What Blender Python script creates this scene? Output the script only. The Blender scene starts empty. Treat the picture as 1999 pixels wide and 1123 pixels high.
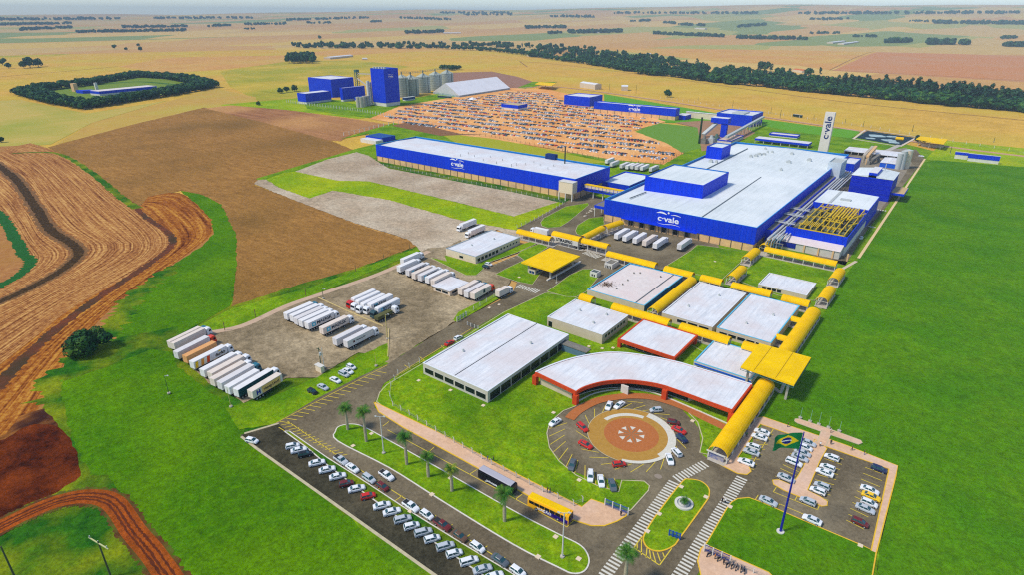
import bpy, math, random
from mathutils import Vector, Matrix
from mathutils.geometry import tessellate_polygon
random.seed(7)
R = math.radians
sc = bpy.context.scene
# ------------------------------------------------------------------ camera
H = 115.0
F_, YAW, PIT = 1190.75, -0.65283, 0.41902          # focal length in photo pixels (1999 wide), heading, tilt
fw = Vector((math.sin(YAW)*math.cos(PIT), math.cos(YAW)*math.cos(PIT), -math.sin(PIT)))
rt = Vector((math.cos(YAW), -math.sin(YAW), 0.0)); up = rt.cross(fw)
cam = bpy.data.objects.new('camera', bpy.data.cameras.new('camera'))
sc.collection.objects.link(cam); sc.camera = cam
sc.cycles.use_denoising = False; sc.cycles.filter_width = 1.2
cam.matrix_world = Matrix(((rt.x, up.x, -fw.x, 0), (rt.y, up.y, -fw.y, 0), (rt.z, up.z, -fw.z, H), (0, 0, 0, 1)))
cam.data.sensor_width = 36; cam.data.lens = F_/1999*36; cam.data.clip_end = 60000; cam.data.clip_start = 1
# ------------------------------------------------------------------ sky, sun, exposure
SUN_EL, SUN_AZ = R(52), R(215)      # azimuth measured clockwise from +Y, direction the light comes from
w = bpy.data.worlds.new('World'); sc.world = w; w.use_nodes = True
wn = w.node_tree.nodes; wl = w.node_tree.links
sky = wn.new('ShaderNodeTexSky'); sky.sky_type = 'NISHITA'; sky.sun_disc = False
sky.sun_elevation = SUN_EL; sky.sun_rotation = SUN_AZ; sky.air_density = 0.8; sky.dust_density = 0.35; sky.ozone_density = 1.4
wl.new(sky.outputs[0], wn['Background'].inputs[0]); wn['Background'].inputs[1].default_value = 0.15
sl = bpy.data.lights.new('sun', 'SUN'); sl.energy = 2.6; sl.angle = R(9); sl.color = (1, .92, .78)
so = bpy.data.objects.new('sun', sl); sc.collection.objects.link(so)
sd = Vector((math.sin(SUN_AZ)*math.cos(SUN_EL), math.cos(SUN_AZ)*math.cos(SUN_EL), math.sin(SUN_EL)))
so.rotation_euler = sd.to_track_quat('Z', 'Y').to_euler(); so.location = (0, 0, 150)
vs = sc.view_settings; vs.view_transform = 'Standard'; vs.look = 'None'; vs.gamma = 1; vs.exposure = 0.3
# ------------------------------------------------------------------ terrain and picture-to-ground helper
def terr(x, y):
    d = math.hypot(x, y)
    if d < 2600: return 0.0
    t = min(1, (d-2600)/9500); t = t*t*(3-2*t)
    az = math.atan2(x*math.cos(YAW)-y*math.sin(YAW), x*math.sin(YAW)+y*math.cos(YAW))
    amp = 205 + 85*max(-1, min(1, (az+.1)/.5)) - 60*max(0, az-.2)
    n = 14*math.sin(x*.00071+1.3)*math.cos(y*.00083) + 9*math.sin(x*.0019+y*.0013) + 5*math.sin(x*.0041-y*.0037)
    return t*(amp+n)
def G(px, py, z=0.0):
    d = fw*F_ + rt*(px-1000) - up*(py-562)
    t = (z-H)/d.z
    return Vector((d.x*t, d.y*t, z))
def GT(px, py):                    # same, but on the far rolling terrain
    d = (fw*F_ + rt*(px-1000) - up*(py-562)).normalized()
    s = 200.0
    while s < 15000:
        p = d*s
        if H+p.z <= terr(p.x, p.y): break
        s *= 1.01
    p = d*s
    return Vector((p.x, p.y, terr(p.x, p.y)))
def PR(p):
    q = p-Vector((0, 0, H)); z = q.dot(fw)
    return (1000+F_*q.dot(rt)/z, 562-F_*q.dot(up)/z)
def HZ(bx, by, ty):
    p = G(bx, by); lo, hi = 0, 90
    for _ in range(40):
        m = (lo+hi)/2
        if PR(Vector((p.x, p.y, m)))[1] > ty: lo = m
        else: hi = m
    return lo
# ------------------------------------------------------------------ materials
def lin(c): return tuple(((v/255)/12.92 if v/255 <= .04045 else ((v/255+.055)/1.055)**2.4) for v in c)
MT = {}
GRAIN = .38
def M(name, c, c2=None, scale=.5, rough=.8, metal=0, c3=None, s3=.02, stretch=(1, 1, 1), bump=0, det=6, contrast=1.6, spec=.12, uv=False, rot=0, grain=None, ribs=None):
    """principled surface; c..c2 small scale variation, c3 mixed in as large patches"""
    if name in MT: return MT[name]
    if grain is None: grain = GRAIN if (bump or c3 is not None) else 0
    m = bpy.data.materials.new(name); m.use_nodes = True; MT[name] = m
    n = m.node_tree.nodes; l = m.node_tree.links; b = n['Principled BSDF']
    b.inputs['Roughness'].default_value = rough; b.inputs['Metallic'].default_value = metal
    b.inputs['Specular IOR Level'].default_value = spec
    L = lin(c)
    b.inputs['Base Color'].default_value = (*L, 1)
    m.diffuse_color = (*L, 1)
    if c2 is None: return m
    tc = n.new('ShaderNodeTexCoord'); mp = n.new('ShaderNodeMapping'); mp.inputs['Scale'].default_value = stretch
    mp.inputs['Rotation'].default_value = (0, 0, rot)
    if uv: l.new(tc.outputs['UV'], mp.inputs[0])
    else:
        g = n.new('ShaderNodeNewGeometry'); l.new(g.outputs['Position'], mp.inputs[0])
    nz = n.new('ShaderNodeTexNoise'); nz.inputs['Scale'].default_value = scale; nz.inputs['Detail'].default_value = det
    nz.inputs['Roughness'].default_value = .65
    l.new(mp.outputs[0], nz.inputs['Vector'])
    mr = n.new('ShaderNodeMapRange'); mr.inputs[1].default_value = .5-.35/contrast; mr.inputs[2].default_value = .5+.35/contrast
    l.new(nz.outputs[0], mr.inputs[0])
    mx = n.new('ShaderNodeMix'); mx.data_type = 'RGBA'; l.new(mr.outputs[0], mx.inputs[0])
    mx.inputs[6].default_value = (*L, 1); mx.inputs[7].default_value = (*lin(c2), 1)
    out = mx.outputs[2]
    if c3 is not None:
        n2 = n.new('ShaderNodeTexNoise'); n2.inputs['Scale'].default_value = s3; n2.inputs['Detail'].default_value = 5
        if uv: l.new(mp.outputs[0], n2.inputs['Vector'])
        else:
            g2 = n.new('ShaderNodeNewGeometry'); l.new(g2.outputs['Position'], n2.inputs['Vector'])
        m2 = n.new('ShaderNodeMapRange'); m2.inputs[1].default_value = .42; m2.inputs[2].default_value = .66
        l.new(n2.outputs[0], m2.inputs[0])
        mx2 = n.new('ShaderNodeMix'); mx2.data_type = 'RGBA'; l.new(m2.outputs[0], mx2.inputs[0])
        l.new(out, mx2.inputs[6]); mx2.inputs[7].default_value = (*lin(c3), 1); out = mx2.outputs[2]
    if grain:
        for gs, ga in ((1.3, grain), (.28, grain*.55))+(((.018, .1),) if grain > .1 else ()):
            g4 = n.new('ShaderNodeNewGeometry'); n4 = n.new('ShaderNodeTexNoise'); n4.inputs['Scale'].default_value = gs; n4.inputs['Detail'].default_value = 3; n4.inputs['Roughness'].default_value = .8
            l.new(g4.outputs['Position'], n4.inputs['Vector']); m4 = n.new('ShaderNodeMapRange'); m4.inputs[1].default_value = .3; m4.inputs[2].default_value = .7; m4.inputs[3].default_value = 1-ga; m4.inputs[4].default_value = 1+ga
            l.new(n4.outputs[0], m4.inputs[0]); x4 = n.new('ShaderNodeMix'); x4.data_type = 'RGBA'; x4.blend_type = 'MULTIPLY'; x4.inputs[0].default_value = 1; x4.clamp_result = True
            l.new(out, x4.inputs[6]); l.new(m4.outputs[0], x4.inputs[7]); out = x4.outputs[2]
    if ribs:
        per, dirv, wdt, amt = ribs
        g5 = n.new('ShaderNodeNewGeometry'); dp = n.new('ShaderNodeVectorMath'); dp.operation = 'DOT_PRODUCT'; dp.inputs[1].default_value = tuple(v/per for v in dirv); l.new(g5.outputs['Position'], dp.inputs[0])
        fr = n.new('ShaderNodeMath'); fr.operation = 'FRACT'; l.new(dp.outputs['Value'], fr.inputs[0]); lt = n.new('ShaderNodeMath'); lt.operation = 'LESS_THAN'; lt.inputs[1].default_value = wdt; l.new(fr.outputs[0], lt.inputs[0])
        m5 = n.new('ShaderNodeMapRange'); m5.inputs[3].default_value = 1; m5.inputs[4].default_value = 1-amt; l.new(lt.outputs[0], m5.inputs[0])
        x5 = n.new('ShaderNodeMix'); x5.data_type = 'RGBA'; x5.blend_type = 'MULTIPLY'; x5.inputs[0].default_value = 1; l.new(out, x5.inputs[6]); l.new(m5.outputs[0], x5.inputs[7]); out = x5.outputs[2]
    l.new(out, b.inputs['Base Color'])
    if bump:
        bp = n.new('ShaderNodeBump'); bp.inputs['Strength'].default_value = bump; bp.inputs['Distance'].default_value = .3
        l.new(nz.outputs[0], bp.inputs['Height']); l.new(bp.outputs[0], b.inputs['Normal'])
    return m
_M = M
def MG(*a, **k): k.setdefault('spec', .02); return _M(*a, **k)
# ground kinds
g_lawn = MG('lawn', (102, 144, 8), (134, 160, 14), .35, c3=(82, 126, 6), s3=.05, bump=.4, det=9, contrast=2.4)
g_field = MG('green_crop', (80, 126, 0), (62, 112, 0), .5, c3=(92, 134, 0), s3=.03, bump=.5, det=9, contrast=2.0)
g_fieldR = MG('green_crop_deep', (74, 124, 0), (92, 136, 0), .3, c3=(68, 120, 0), s3=.035, bump=.5, det=9, contrast=1.9)
g_lime = MG('lime_grass', (144, 170, 4), (114, 150, 4), .4, c3=(164, 176, 10), s3=.03, bump=.4, det=9, contrast=2.2)
g_weed = MG('rough_weeds', (58, 112, 14), (26, 80, 14), .25, c3=(126, 138, 16), s3=.06, bump=.8, det=10, contrast=2.2)
g_brown = MG('bare_field', (172, 126, 64), (140, 98, 46), .18, c3=(136, 100, 48), s3=.012, stretch=(.35, 1.6, 1), bump=.4, det=12, contrast=1.9, rot=.25)
g_rust = MG('rusty_field', (176, 124, 82), (136, 88, 54), .06, c3=(190, 140, 84), s3=.01, stretch=(.3, 2.2, 1), bump=.3, det=10, contrast=2.0, rot=.1)
g_wheat = MG('wheat', (218, 172, 74), (196, 154, 62), .05, c3=(200, 172, 62), s3=.006, stretch=(1, 1, 1), det=10, contrast=2.0)
g_wheatp = MG('wheat_pink', (216, 162, 88), (196, 142, 76), .05, c3=(206, 166, 82), s3=.004, det=10, contrast=1.8)
g_olive = MG('olive_field', (176, 166, 50), (150, 148, 42), .04, c3=(204, 172, 62), s3=.008, stretch=(.5, 2, 1), det=10, contrast=2.0, rot=.8)
g_gravel = MG('pale_gravel', (190, 168, 140), (158, 140, 114), .12, c3=(198, 182, 156), s3=.03, bump=.2, det=10, contrast=1.6)
g_yard = MG('yard_gravel', (156, 138, 108), (120, 106, 80), .22, c3=(176, 158, 126), s3=.035, bump=.3, det=11, contrast=1.8)
g_asph = MG('asphalt', (118, 106, 84), (96, 86, 68), 1.2, c3=(134, 122, 98), s3=.05, bump=.1, det=9, contrast=1.8, rough=.9, grain=.24)
g_asphd = MG('dark_asphalt', (72, 68, 52), (52, 50, 38), 1.0, c3=(84, 78, 60), s3=.08, det=9, contrast=1.8, rough=.9)
g_pave = MG('pink_paving', (228, 188, 152), (210, 170, 136), .9, c3=(218, 184, 158), s3=.09, det=8, contrast=1.6, grain=.12)
g_orange = MG('orange_soil', (236, 166, 96), (218, 148, 80), .08, c3=(240, 182, 116), s3=.02, det=9, contrast=1.8)
g_red = MG('red_earth', (92, 36, 10), (48, 18, 6), .5, c3=(122, 54, 14), s3=.08, bump=.8, det=10, contrast=2.2)
g_track = MG('dirt_track', (176, 88, 26), (136, 62, 16), .3, c3=(150, 76, 22), s3=.1, bump=.5, det=10, contrast=1.8)
g_brick = MG('brick_paving', (192, 118, 66), (170, 100, 56), 1.4, det=7, contrast=1.6)
g_sand = MG('sandy_paving', (190, 146, 70), (170, 128, 58), 1.2, det=7, contrast=1.6)
p_white = MG('white_road_paint', (226, 222, 208), (200, 196, 180), 2.0, rough=.7)
p_yel = MG('yellow_road_paint', (232, 206, 70), (206, 182, 62), 2.0, rough=.7)
kerbm = MG('kerb_concrete', (206, 194, 160), (180, 168, 136), 1.0)
kerby = MG('kerb_yellow', (240, 196, 60), (216, 172, 50), 1.0)
kerbw = MG('kerb_white', (232, 226, 214), (206, 200, 188), 1.0)
GRAIN = .07
# building kinds
blue = M('blue_cladding', (0, 62, 226), (0, 46, 196), .8, rough=.5, det=6, contrast=2, stretch=(1, 1, .15), ribs=(3.0, (1, 1, 0), .08, .3), c3=(0, 52, 204), s3=.12)
teal = M('teal_flashing', (14, 118, 190), (10, 100, 170), .8, rough=.5)
cream = M('cream_panel', (240, 196, 138), (220, 176, 120), .3, c3=(206, 170, 128), s3=.2)
beige = M('beige_wall', (214, 198, 172), (196, 180, 156), .4)
whitew = M('white_wall', (224, 220, 210), (206, 202, 192), .5)
roofw = M('white_metal_roof', (236, 237, 238), (208, 212, 217), .5, c3=(220, 213, 212), s3=.09, rough=.6, stretch=(1.6, .2, 1), contrast=2.2, ribs=(3.2, (1, 0, 0), .05, .12))
roofg = M('pale_metal_roof', (226, 233, 232), (208, 216, 217), .3, c3=(232, 237, 236), s3=.03, rough=.6, stretch=(1.6, .15, 1), contrast=2, ribs=(6.0, (1, 0, 0), .035, .14))
roofp = M('pinkish_roof', (232, 222, 216), (216, 204, 198), .4, c3=(226, 210, 204), s3=.1, rough=.7)
yel = M('yellow_roofing', (252, 204, 0), (240, 186, 0), .8, rough=.7, det=5, spec=.05, c3=(236, 184, 0), s3=.25, ribs=(1.1, (1, 1, 0), .1, .14))
yelo = M('yellow_flat_roof', (252, 208, 0), (244, 196, 0), .5, rough=.7, det=5, spec=.05, c3=(238, 192, 0), s3=.2, ribs=(1.0, (1, 0, 0), .1, .1))
redw = M('red_render', (214, 78, 30), (190, 62, 22), .8)
dkglass = M('dark_glass', (12, 22, 26), rough=.3, spec=.3)
dark = M('dark_opening', (30, 32, 34))
steel = M('pale_steel', (196, 200, 196), (172, 178, 176), 1.5, rough=.5)
gsteel = M('galvanised', (176, 182, 170), (146, 158, 150), .6, rough=.5, metal=.2, stretch=(1, 1, 3))
conc = M('concrete', (196, 188, 174), (172, 164, 150), .8)
greyc = M('grey_concrete', (140, 136, 126), (112, 108, 98), .8)
blk = M('black_rubber', (26, 26, 28), rough=.8)
ypipe = M('yellow_pipe', (226, 190, 30), (200, 166, 24), 1, rough=.5)
leaf = M('foliage', (16, 66, 48), (6, 40, 38), .35, c3=(48, 92, 44), s3=.12, rough=.7, contrast=2.4)
leaf2 = M('foliage_green', (34, 88, 34), (14, 56, 30), .35, c3=(78, 114, 36), s3=.12, rough=.7, contrast=2.4)
leafe = M('foliage_grey_green', (34, 78, 62), (16, 50, 48), .5, c3=(66, 98, 66), s3=.12, rough=.7, contrast=2.4)
palml = M('palm_frond', (58, 124, 30), (32, 88, 24), 1.2, rough=.6, c3=(96, 132, 36), s3=.8)
palmy = M('palm_frond_yellow', (152, 158, 40), (112, 136, 36), 1.2, rough=.6)
bark = M('bark', (150, 134, 112), (118, 102, 84), 1.5)
palmt = M('palm_trunk', (190, 178, 150), (158, 146, 120), 2)
# ------------------------------------------------------------------ object helpers
COL = sc.collection
def tag(o, label=None, cat=None, group=None, kind=None):
    if label: o['label'] = label
    if cat: o['category'] = cat
    if group: o['group'] = group
    if kind: o['kind'] = kind
    return o
def empty(name, loc, rz=0, label=None, cat=None, group=None):
    o = bpy.data.objects.new(name, None); COL.objects.link(o); o.location = loc; o.rotation_euler = (0, 0, rz)
    o.empty_display_size = 1
    return tag(o, label, cat, group)
class MB:
    def __init__(s): s.v = []; s.f = []; s.m = []; s.uv = None
    def face(s, pts, mi=0):
        k = len(s.v); s.v += [tuple(p) for p in pts]; s.f.append(tuple(range(k, k+len(pts)))); s.m.append(mi); return s
    def box(s, x0, x1, y0, y1, z0, z1, mi=0, top=None, bottom=True):
        k = len(s.v)
        s.v += [(x0, y0, z0), (x1, y0, z0), (x1, y1, z0), (x0, y1, z0), (x0, y0, z1), (x1, y0, z1), (x1, y1, z1), (x0, y1, z1)]
        fs = [(0, 1, 5, 4), (1, 2, 6, 5), (2, 3, 7, 6), (3, 0, 4, 7), (4, 5, 6, 7)] + ([(3, 2, 1, 0)] if bottom else [])
        for i, q in enumerate(fs): s.f.append(tuple(k+j for j in q)); s.m.append(top if (top is not None and i == 4) else mi)
        return s
    def prism(s, poly, z0, z1, mi=0, top=None):
        n = len(poly); k = len(s.v)
        a = sum(poly[i][0]*poly[(i+1) % n][1]-poly[(i+1) % n][0]*poly[i][1] for i in range(n))
        if a < 0: poly = poly[::-1]
        s.v += [(p[0], p[1], z0) for p in poly]+[(p[0], p[1], z1) for p in poly]
        for i in range(n):
            j = (i+1) % n; s.f.append((k+i, k+j, k+n+j, k+n+i)); s.m.append(mi)
        s.f.append(tuple(range(k+n, k+2*n))); s.m.append(mi if top is None else top); return s
    def beam(s, p, q, w, h=None, mi=0):
        p = Vector(p); q = Vector(q); h = h or w; d = (q-p)
        if d.length < 1e-6: return s
        d.normalize(); a = d.cross(Vector((0, 0, 1)))
        if a.length < 1e-3: a = Vector((1, 0, 0))
        a.normalize(); b = a.cross(d); a *= w/2; b *= h/2; k = len(s.v)
        for o in (p, q):
            for t in (a+b, a-b, -a-b, -a+b): s.v.append(tuple(o+t))
        for i in range(4): j = (i+1) % 4; s.f.append((k+i, k+4+i, k+4+j, k+j)); s.m.append(mi)
        s.f += [(k, k+1, k+2, k+3), (k+7, k+6, k+5, k+4)]; s.m += [mi, mi]; return s
    def tube(s, p, q, r0, r1=None, n=8, mi=0, cap=True):
        p = Vector(p); q = Vector(q); r1 = r0 if r1 is None else r1
        d = (q-p).normalized(); a = d.cross(Vector((0, 0, 1)))
        if a.length < 1e-3: a = Vector((1, 0, 0))
        a.normalize(); b = d.cross(a); k = len(s.v)
        for o, r in ((p, r0), (q, r1)):
            for i in range(n):
                t = 2*math.pi*i/n; s.v.append(tuple(o+a*(r*math.cos(t))+b*(r*math.sin(t))))
        for i in range(n): j = (i+1) % n; s.f.append((k+i, k+j, k+n+j, k+n+i)); s.m.append(mi)
        if cap: s.f += [tuple(k+i for i in range(n))[::-1], tuple(k+n+i for i in range(n))]; s.m += [mi, mi]
        return s
    def rings(s, rs, mi=0, cap=True):
        n = len(rs[0]); k = len(s.v)
        for r in rs: s.v += [tuple(p) for p in r]
        for a in range(len(rs)-1):
            for i in range(n):
                j = (i+1) % n; s.f.append((k+a*n+i, k+a*n+j, k+(a+1)*n+j, k+(a+1)*n+i)); s.m.append(mi)
        if cap:
            s.f += [tuple(k+i for i in range(n))[::-1], tuple(k+(len(rs)-1)*n+i for i in range(n))]; s.m += [mi, mi]
        return s
    def mesh(s, name, mats, o=(0, 0, 0)):
        me = bpy.data.meshes.new(name)
        me.from_pydata([(v[0]-o[0], v[1]-o[1], v[2]-o[2]) for v in s.v], [], s.f)
        for m in (mats if isinstance(mats, (list, tuple)) else [mats]): me.materials.append(m)
        me.polygons.foreach_set('material_index', s.m)
        me.update(); return me
    def build(s, name, mats, parent=None, origin=None, smooth=False):
        """link as ONE mesh object; with a parent the vertices are world ones minus the parent's place"""
        if origin is None: origin = parent['_o'] if (parent and '_o' in parent) else (0, 0, 0)
        me = s.mesh(name, mats, origin)
        if smooth: me.polygons.foreach_set('use_smooth', [True]*len(me.polygons))
        o = bpy.data.objects.new(name, me); COL.objects.link(o)
        if parent: o.parent = parent
        else: o.location = origin
        return o
def world_thing(name, loc, label, cat, group=None):   # an Empty whose parts are written in world coordinates
    e = empty(name, loc, 0, label, cat, group); e['_o'] = tuple(loc); return e
def inst(o, parent, loc, rz=0):
    c = o.copy(); COL.objects.link(c); c.parent = parent; c.location = loc; c.rotation_euler = (0, 0, rz); return c
def meshobj(name, me, parent=None, loc=(0, 0, 0), rot=(0, 0, 0), scale=(1, 1, 1)):
    o = bpy.data.objects.new(name, me); COL.objects.link(o)
    if parent: o.parent = parent
    o.location = loc; o.rotation_euler = rot; o.scale = scale; return o
def smooth(pts, n=6, closed=False):
    P = [Vector(p) for p in pts]; o = []; m = len(P)
    rng = range(m if closed else m-1)
    for i in rng:
        a = P[(i-1) % m] if (closed or i > 0) else P[0]; b = P[i]; c = P[(i+1) % m]; d = P[(i+2) % m] if (closed or i+2 < m) else P[-1]
        for k in range(n):
            t = k/n; o.append(.5*((2*b)+(c-a)*t+(2*a-5*b+4*c-d)*t*t+(3*b-a-3*c+d)*t**3))
    if not closed: o.append(P[-1])
    return o
LZ = [0.0]
def patch(name, px, mat, z, sm=0, world=False, kind='structure', jitter=0):
    """flat sheet on the ground; outline given as picture points"""
    P = [Vector((p[0], p[1], 0)) for p in px] if world else [G(*p) for p in px]
    if sm: P = smooth(P, sm, True)
    if jitter:
        Q = []
        for i, a in enumerate(P):
            b = P[(i+1) % len(P)]; L = (b-a).length; k = max(1, int(L/(jitter*2.5)))
            for j in range(k):
                q = a.lerp(b, j/k); Q.append(q+Vector((random.uniform(-1, 1)*jitter*.5, random.uniform(-1, 1)*jitter*.5, 0)))
        P = Q
    me = bpy.data.meshes.new(name)
    tri = tessellate_polygon([[(p.x, p.y, 0) for p in P]])
    me.from_pydata([(p.x, p.y, z) for p in P], [], [tuple(t) for t in tri])
    me.materials.append(mat); me.update()
    for f in me.polygons:
        if f.normal.z < 0: f.flip()
    o = bpy.data.objects.new(name, me); COL.objects.link(o); o['kind'] = kind; return o
def ribbon_pts(P, w0, w1=None):
    w1 = w1 or w0; L = []; Rr = []
    for i, p in enumerate(P):
        d = (P[min(i+1, len(P)-1)]-P[max(i-1, 0)]); d.z = 0; d.normalize(); nrm = Vector((-d.y, d.x, 0)); ww = (w0+(w1-w0)*i/(len(P)-1))/2
        L.append(p+nrm*ww); Rr.append(p-nrm*ww)
    return L, Rr
def ribbon(name, px, width, mat, z, sm=6, w1=None, kind='structure', closed=False, mb=None, h=None, jit=0):
    P = [G(*p) if not isinstance(p, Vector) else p for p in px]
    if sm: P = smooth(P, sm, closed)
    if closed: P.append(P[0])
    L, Q = ribbon_pts(P, width, w1)
    if jit:
        for i in range(len(P)):
            L[i] = L[i]+(L[i]-Q[i])*random.uniform(-jit, jit); Q[i] = Q[i]+(Q[i]-L[i])*random.uniform(-jit, jit)
    m = mb or MB()
    zz = z
    for i in range(len(P)-1):
        if h:   # raised kerb
            a, b, c, d = L[i], Q[i], Q[i+1], L[i+1]
            k = len(m.v); m.v += [(t.x, t.y, z) for t in (a, b, c, d)]+[(t.x, t.y, z+h) for t in (a, b, c, d)]
            for q in ((4, 5, 6, 7), (0, 1, 5, 4), (1, 2, 6, 5), (2, 3, 7, 6), (3, 0, 4, 7)): m.f.append(tuple(k+j for j in q)); m.m.append(0)
        else:
            m.face([(t.x, t.y, zz) for t in (L[i], Q[i], Q[i+1], L[i+1])])
    if mb: return m
    o = m.build(name, mat); o['kind'] = kind; return o
def lines(name, segs, width, mat, z):
    m = MB()
    for a, b in segs:
        A = G(*a) if not isinstance(a, Vector) else a; B = G(*b) if not isinstance(b, Vector) else b
        ribbon('', [A, B], width, mat, z, sm=0, mb=m)
    o = m.build(name, mat); o['kind'] = 'structure'; return o
_tc = {}
def text_mesh(s, mat, size=1, ext=.03, bold=.0):
    k = (s, mat.name, size, bold)
    if k in _tc: return _tc[k]
    cu = bpy.data.curves.new('lettering', 'FONT'); cu.body = s; cu.size = size; cu.extrude = ext; cu.offset = bold
    cu.align_x = 'CENTER'; cu.align_y = 'CENTER'
    ob = bpy.data.objects.new('lettering', cu); COL.objects.link(ob)
    dg = bpy.context.evaluated_depsgraph_get(); me = bpy.data.meshes.new_from_object(ob.evaluated_get(dg))
    bpy.data.objects.remove(ob); me.materials.clear(); me.materials.append(mat); me.name = 'lettering'
    _tc[k] = me; return me
def put_text(s, mat, size, loc, facing, parent, sx=1, bold=0, ext=.05, roll=0):
    """upright lettering; facing = world angle (deg) the letters look towards"""
    me = text_mesh(s, mat, size, ext, bold)
    o = bpy.data.objects.new('lettering', me); COL.objects.link(o)
    if parent:
        o.parent = parent; po = Vector(parent['_o']) if '_o' in parent else Vector((0, 0, 0)); loc = Vector(loc)-po
    m = Matrix.Translation(loc) @ Matrix.Rotation(R(facing+90), 4, 'Z') @ Matrix.Rotation(R(90), 4, 'X') @ Matrix.Rotation(R(roll), 4, 'Z') @ Matrix.Diagonal((sx, 1, 1, 1))
    o.matrix_local = m; return o
white_l = M('white_lettering', (240, 244, 248)); navy_l = M('navy_lettering', (24, 52, 110)); black_l = M('black_lettering', (34, 34, 38))
# ================================================================== GROUND
def ground_mat():
    m = bpy.data.materials.new('far_farmland'); m.use_nodes = True; n = m.node_tree.nodes; l = m.node_tree.links; b = n['Principled BSDF']
    b.inputs['Roughness'].default_value = .9; b.inputs['Specular IOR Level'].default_value = .1
    g = n.new('ShaderNodeNewGeometry'); mp = n.new('ShaderNodeMapping'); mp.inputs['Rotation'].default_value = (0, 0, .35); mp.inputs['Scale'].default_value = (.0016, .0007, 0)
    l.new(g.outputs['Position'], mp.inputs[0])
    nzd = n.new('ShaderNodeTexNoise'); nzd.inputs['Scale'].default_value = 1.2; l.new(mp.outputs[0], nzd.inputs['Vector'])
    va = n.new('ShaderNodeMix'); va.data_type = 'VECTOR'; va.inputs[0].default_value = .12
    l.new(mp.outputs[0], va.inputs[4]); l.new(nzd.outputs[1], va.inputs[5])
    v = n.new('ShaderNodeTexVoronoi'); v.inputs['Scale'].default_value = 1.6; v.distance = 'CHEBYCHEV'; v.inputs['Randomness'].default_value = .8
    l.new(va.outputs[1], v.inputs['Vector'])
    sx = n.new('ShaderNodeSeparateColor'); l.new(v.outputs['Color'], sx.inputs[0])
    cr = n.new('ShaderNodeValToRGB'); cr.color_ramp.interpolation = 'CONSTANT'
    cols = [(0, (206, 170, 100)), (.2, (208, 162, 90)), (.38, (176, 168, 88)), (.5, (216, 178, 98)), (.66, (140, 150, 80)), (.76, (204, 156, 88)), (.9, (212, 176, 86))]
    cr.color_ramp.elements[0].color = (*lin(cols[0][1]), 1); cr.color_ramp.elements[1].position = cols[1][0]; cr.color_ramp.elements[1].color = (*lin(cols[1][1]), 1)
    for p, c in cols[2:]:
        e = cr.color_ramp.elements.new(p); e.color = (*lin(c), 1)
    l.new(sx.outputs[0], cr.inputs[0])
    n2 = n.new('ShaderNodeTexNoise'); n2.inputs['Scale'].default_value = .03; n2.inputs['Detail'].default_value = 12; n2.inputs['Roughness'].default_value = .7
    l.new(g.outputs['Position'], n2.inputs['Vector'])
    mr = n.new('ShaderNodeMapRange'); mr.inputs[1].default_value = .3; mr.inputs[2].default_value = .7; mr.inputs[3].default_value = .78; mr.inputs[4].default_value = 1.12
    l.new(n2.outputs[0], mr.inputs[0])
    mx = n.new('ShaderNodeMix'); mx.data_type = 'RGBA'; mx.blend_type = 'MULTIPLY'; mx.inputs[0].default_value = 1
    l.new(cr.outputs[0], mx.inputs[6]); l.new(mr.outputs[0], mx.inputs[7]); l.new(mx.outputs[2], b.inputs['Base Color']); return m
xs = [-14000+i*280 for i in range(101)]
m = MB(); bm_v = []
rs_ = [0, 60, 200, 600, 1300, 2000, 2600, 2900, 3200, 3600, 4000, 4400, 4900, 5400, 5900, 6500, 7100, 7800, 8500, 9300, 10100, 11000, 12000, 13000, 14500]
NA = 160
for r in rs_:
    for k in range(NA):
        a = 2*math.pi*k/NA; x = r*math.cos(a); y = r*math.sin(a); m.v.append((x, y, terr(x, y)))
for i in range(len(rs_)-1):
    for k in range(NA):
        j = (k+1) % NA; m.f.append((i*NA+k, i*NA+j, (i+1)*NA+j, (i+1)*NA+k) if i else (k, NA+k, NA+j)); m.m.append(0)
gr = m.build('ground', ground_mat(), smooth=False); gr['kind'] = 'structure'
bmv = gr.data; bmv.validate()
for f in bmv.polygons:
    if f.normal.z < 0: f.flip()
st = [0.0]
def Z(step=.004): st[0] += step; return round(st[0], 4)
# --- middle distance
patch('wheat_field', [(-400, 300), (-300, 120), (0, 100), (300, 88), (600, 92), (900, 90), (1100, 110), (1300, 148), (1600, 182), (1999, 218), (2400, 260), (2400, 330), (1000, 400), (0, 420)], g_wheat, Z(.02))
patch('olive_field', [(0, 60), (300, 58), (420, 75), (250, 92), (100, 110), (0, 112)], g_olive, Z(.02))
patch('pink_field', [(1130, 92), (1500, 78), (1760, 87), (1620, 137), (1560, 128), (1400, 120), (1290, 108)], g_wheatp, Z(.02))
patch('red_brown_field', [(1762, 88), (1999, 93), (2200, 100), (2200, 180), (1999, 160), (1800, 148), (1625, 138), (1700, 105)], M('red_stubble', (208, 140, 82), (190, 124, 70), .06, c3=(196, 140, 92), s3=.006, det=10), Z(.02))
patch('reddish_field', [(230, 130), (330, 112), (560, 108), (560, 122), (440, 135), (330, 143)], g_wheatp, Z(.02))
patch('reddish_strip', [(590, 103), (700, 94), (900, 92), (1000, 96), (760, 103), (640, 110)], g_wheatp, Z(.02))
patch('pasture', [(430, 140), (560, 120), (700, 118), (800, 130), (760, 140), (700, 150), (600, 200), (520, 205), (450, 170)], g_olive, Z(.02))
patch('pasture', [(-60, 200), (40, 195), (170, 222), (330, 196), (180, 240), (100, 282), (0, 290), (-80, 290)], M('striped_pasture', (176, 166, 56), (206, 172, 90), .05, c3=(160, 160, 50), s3=.01, stretch=(3, .3, 1), det=8, rot=-.25), Z(.01))
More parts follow.
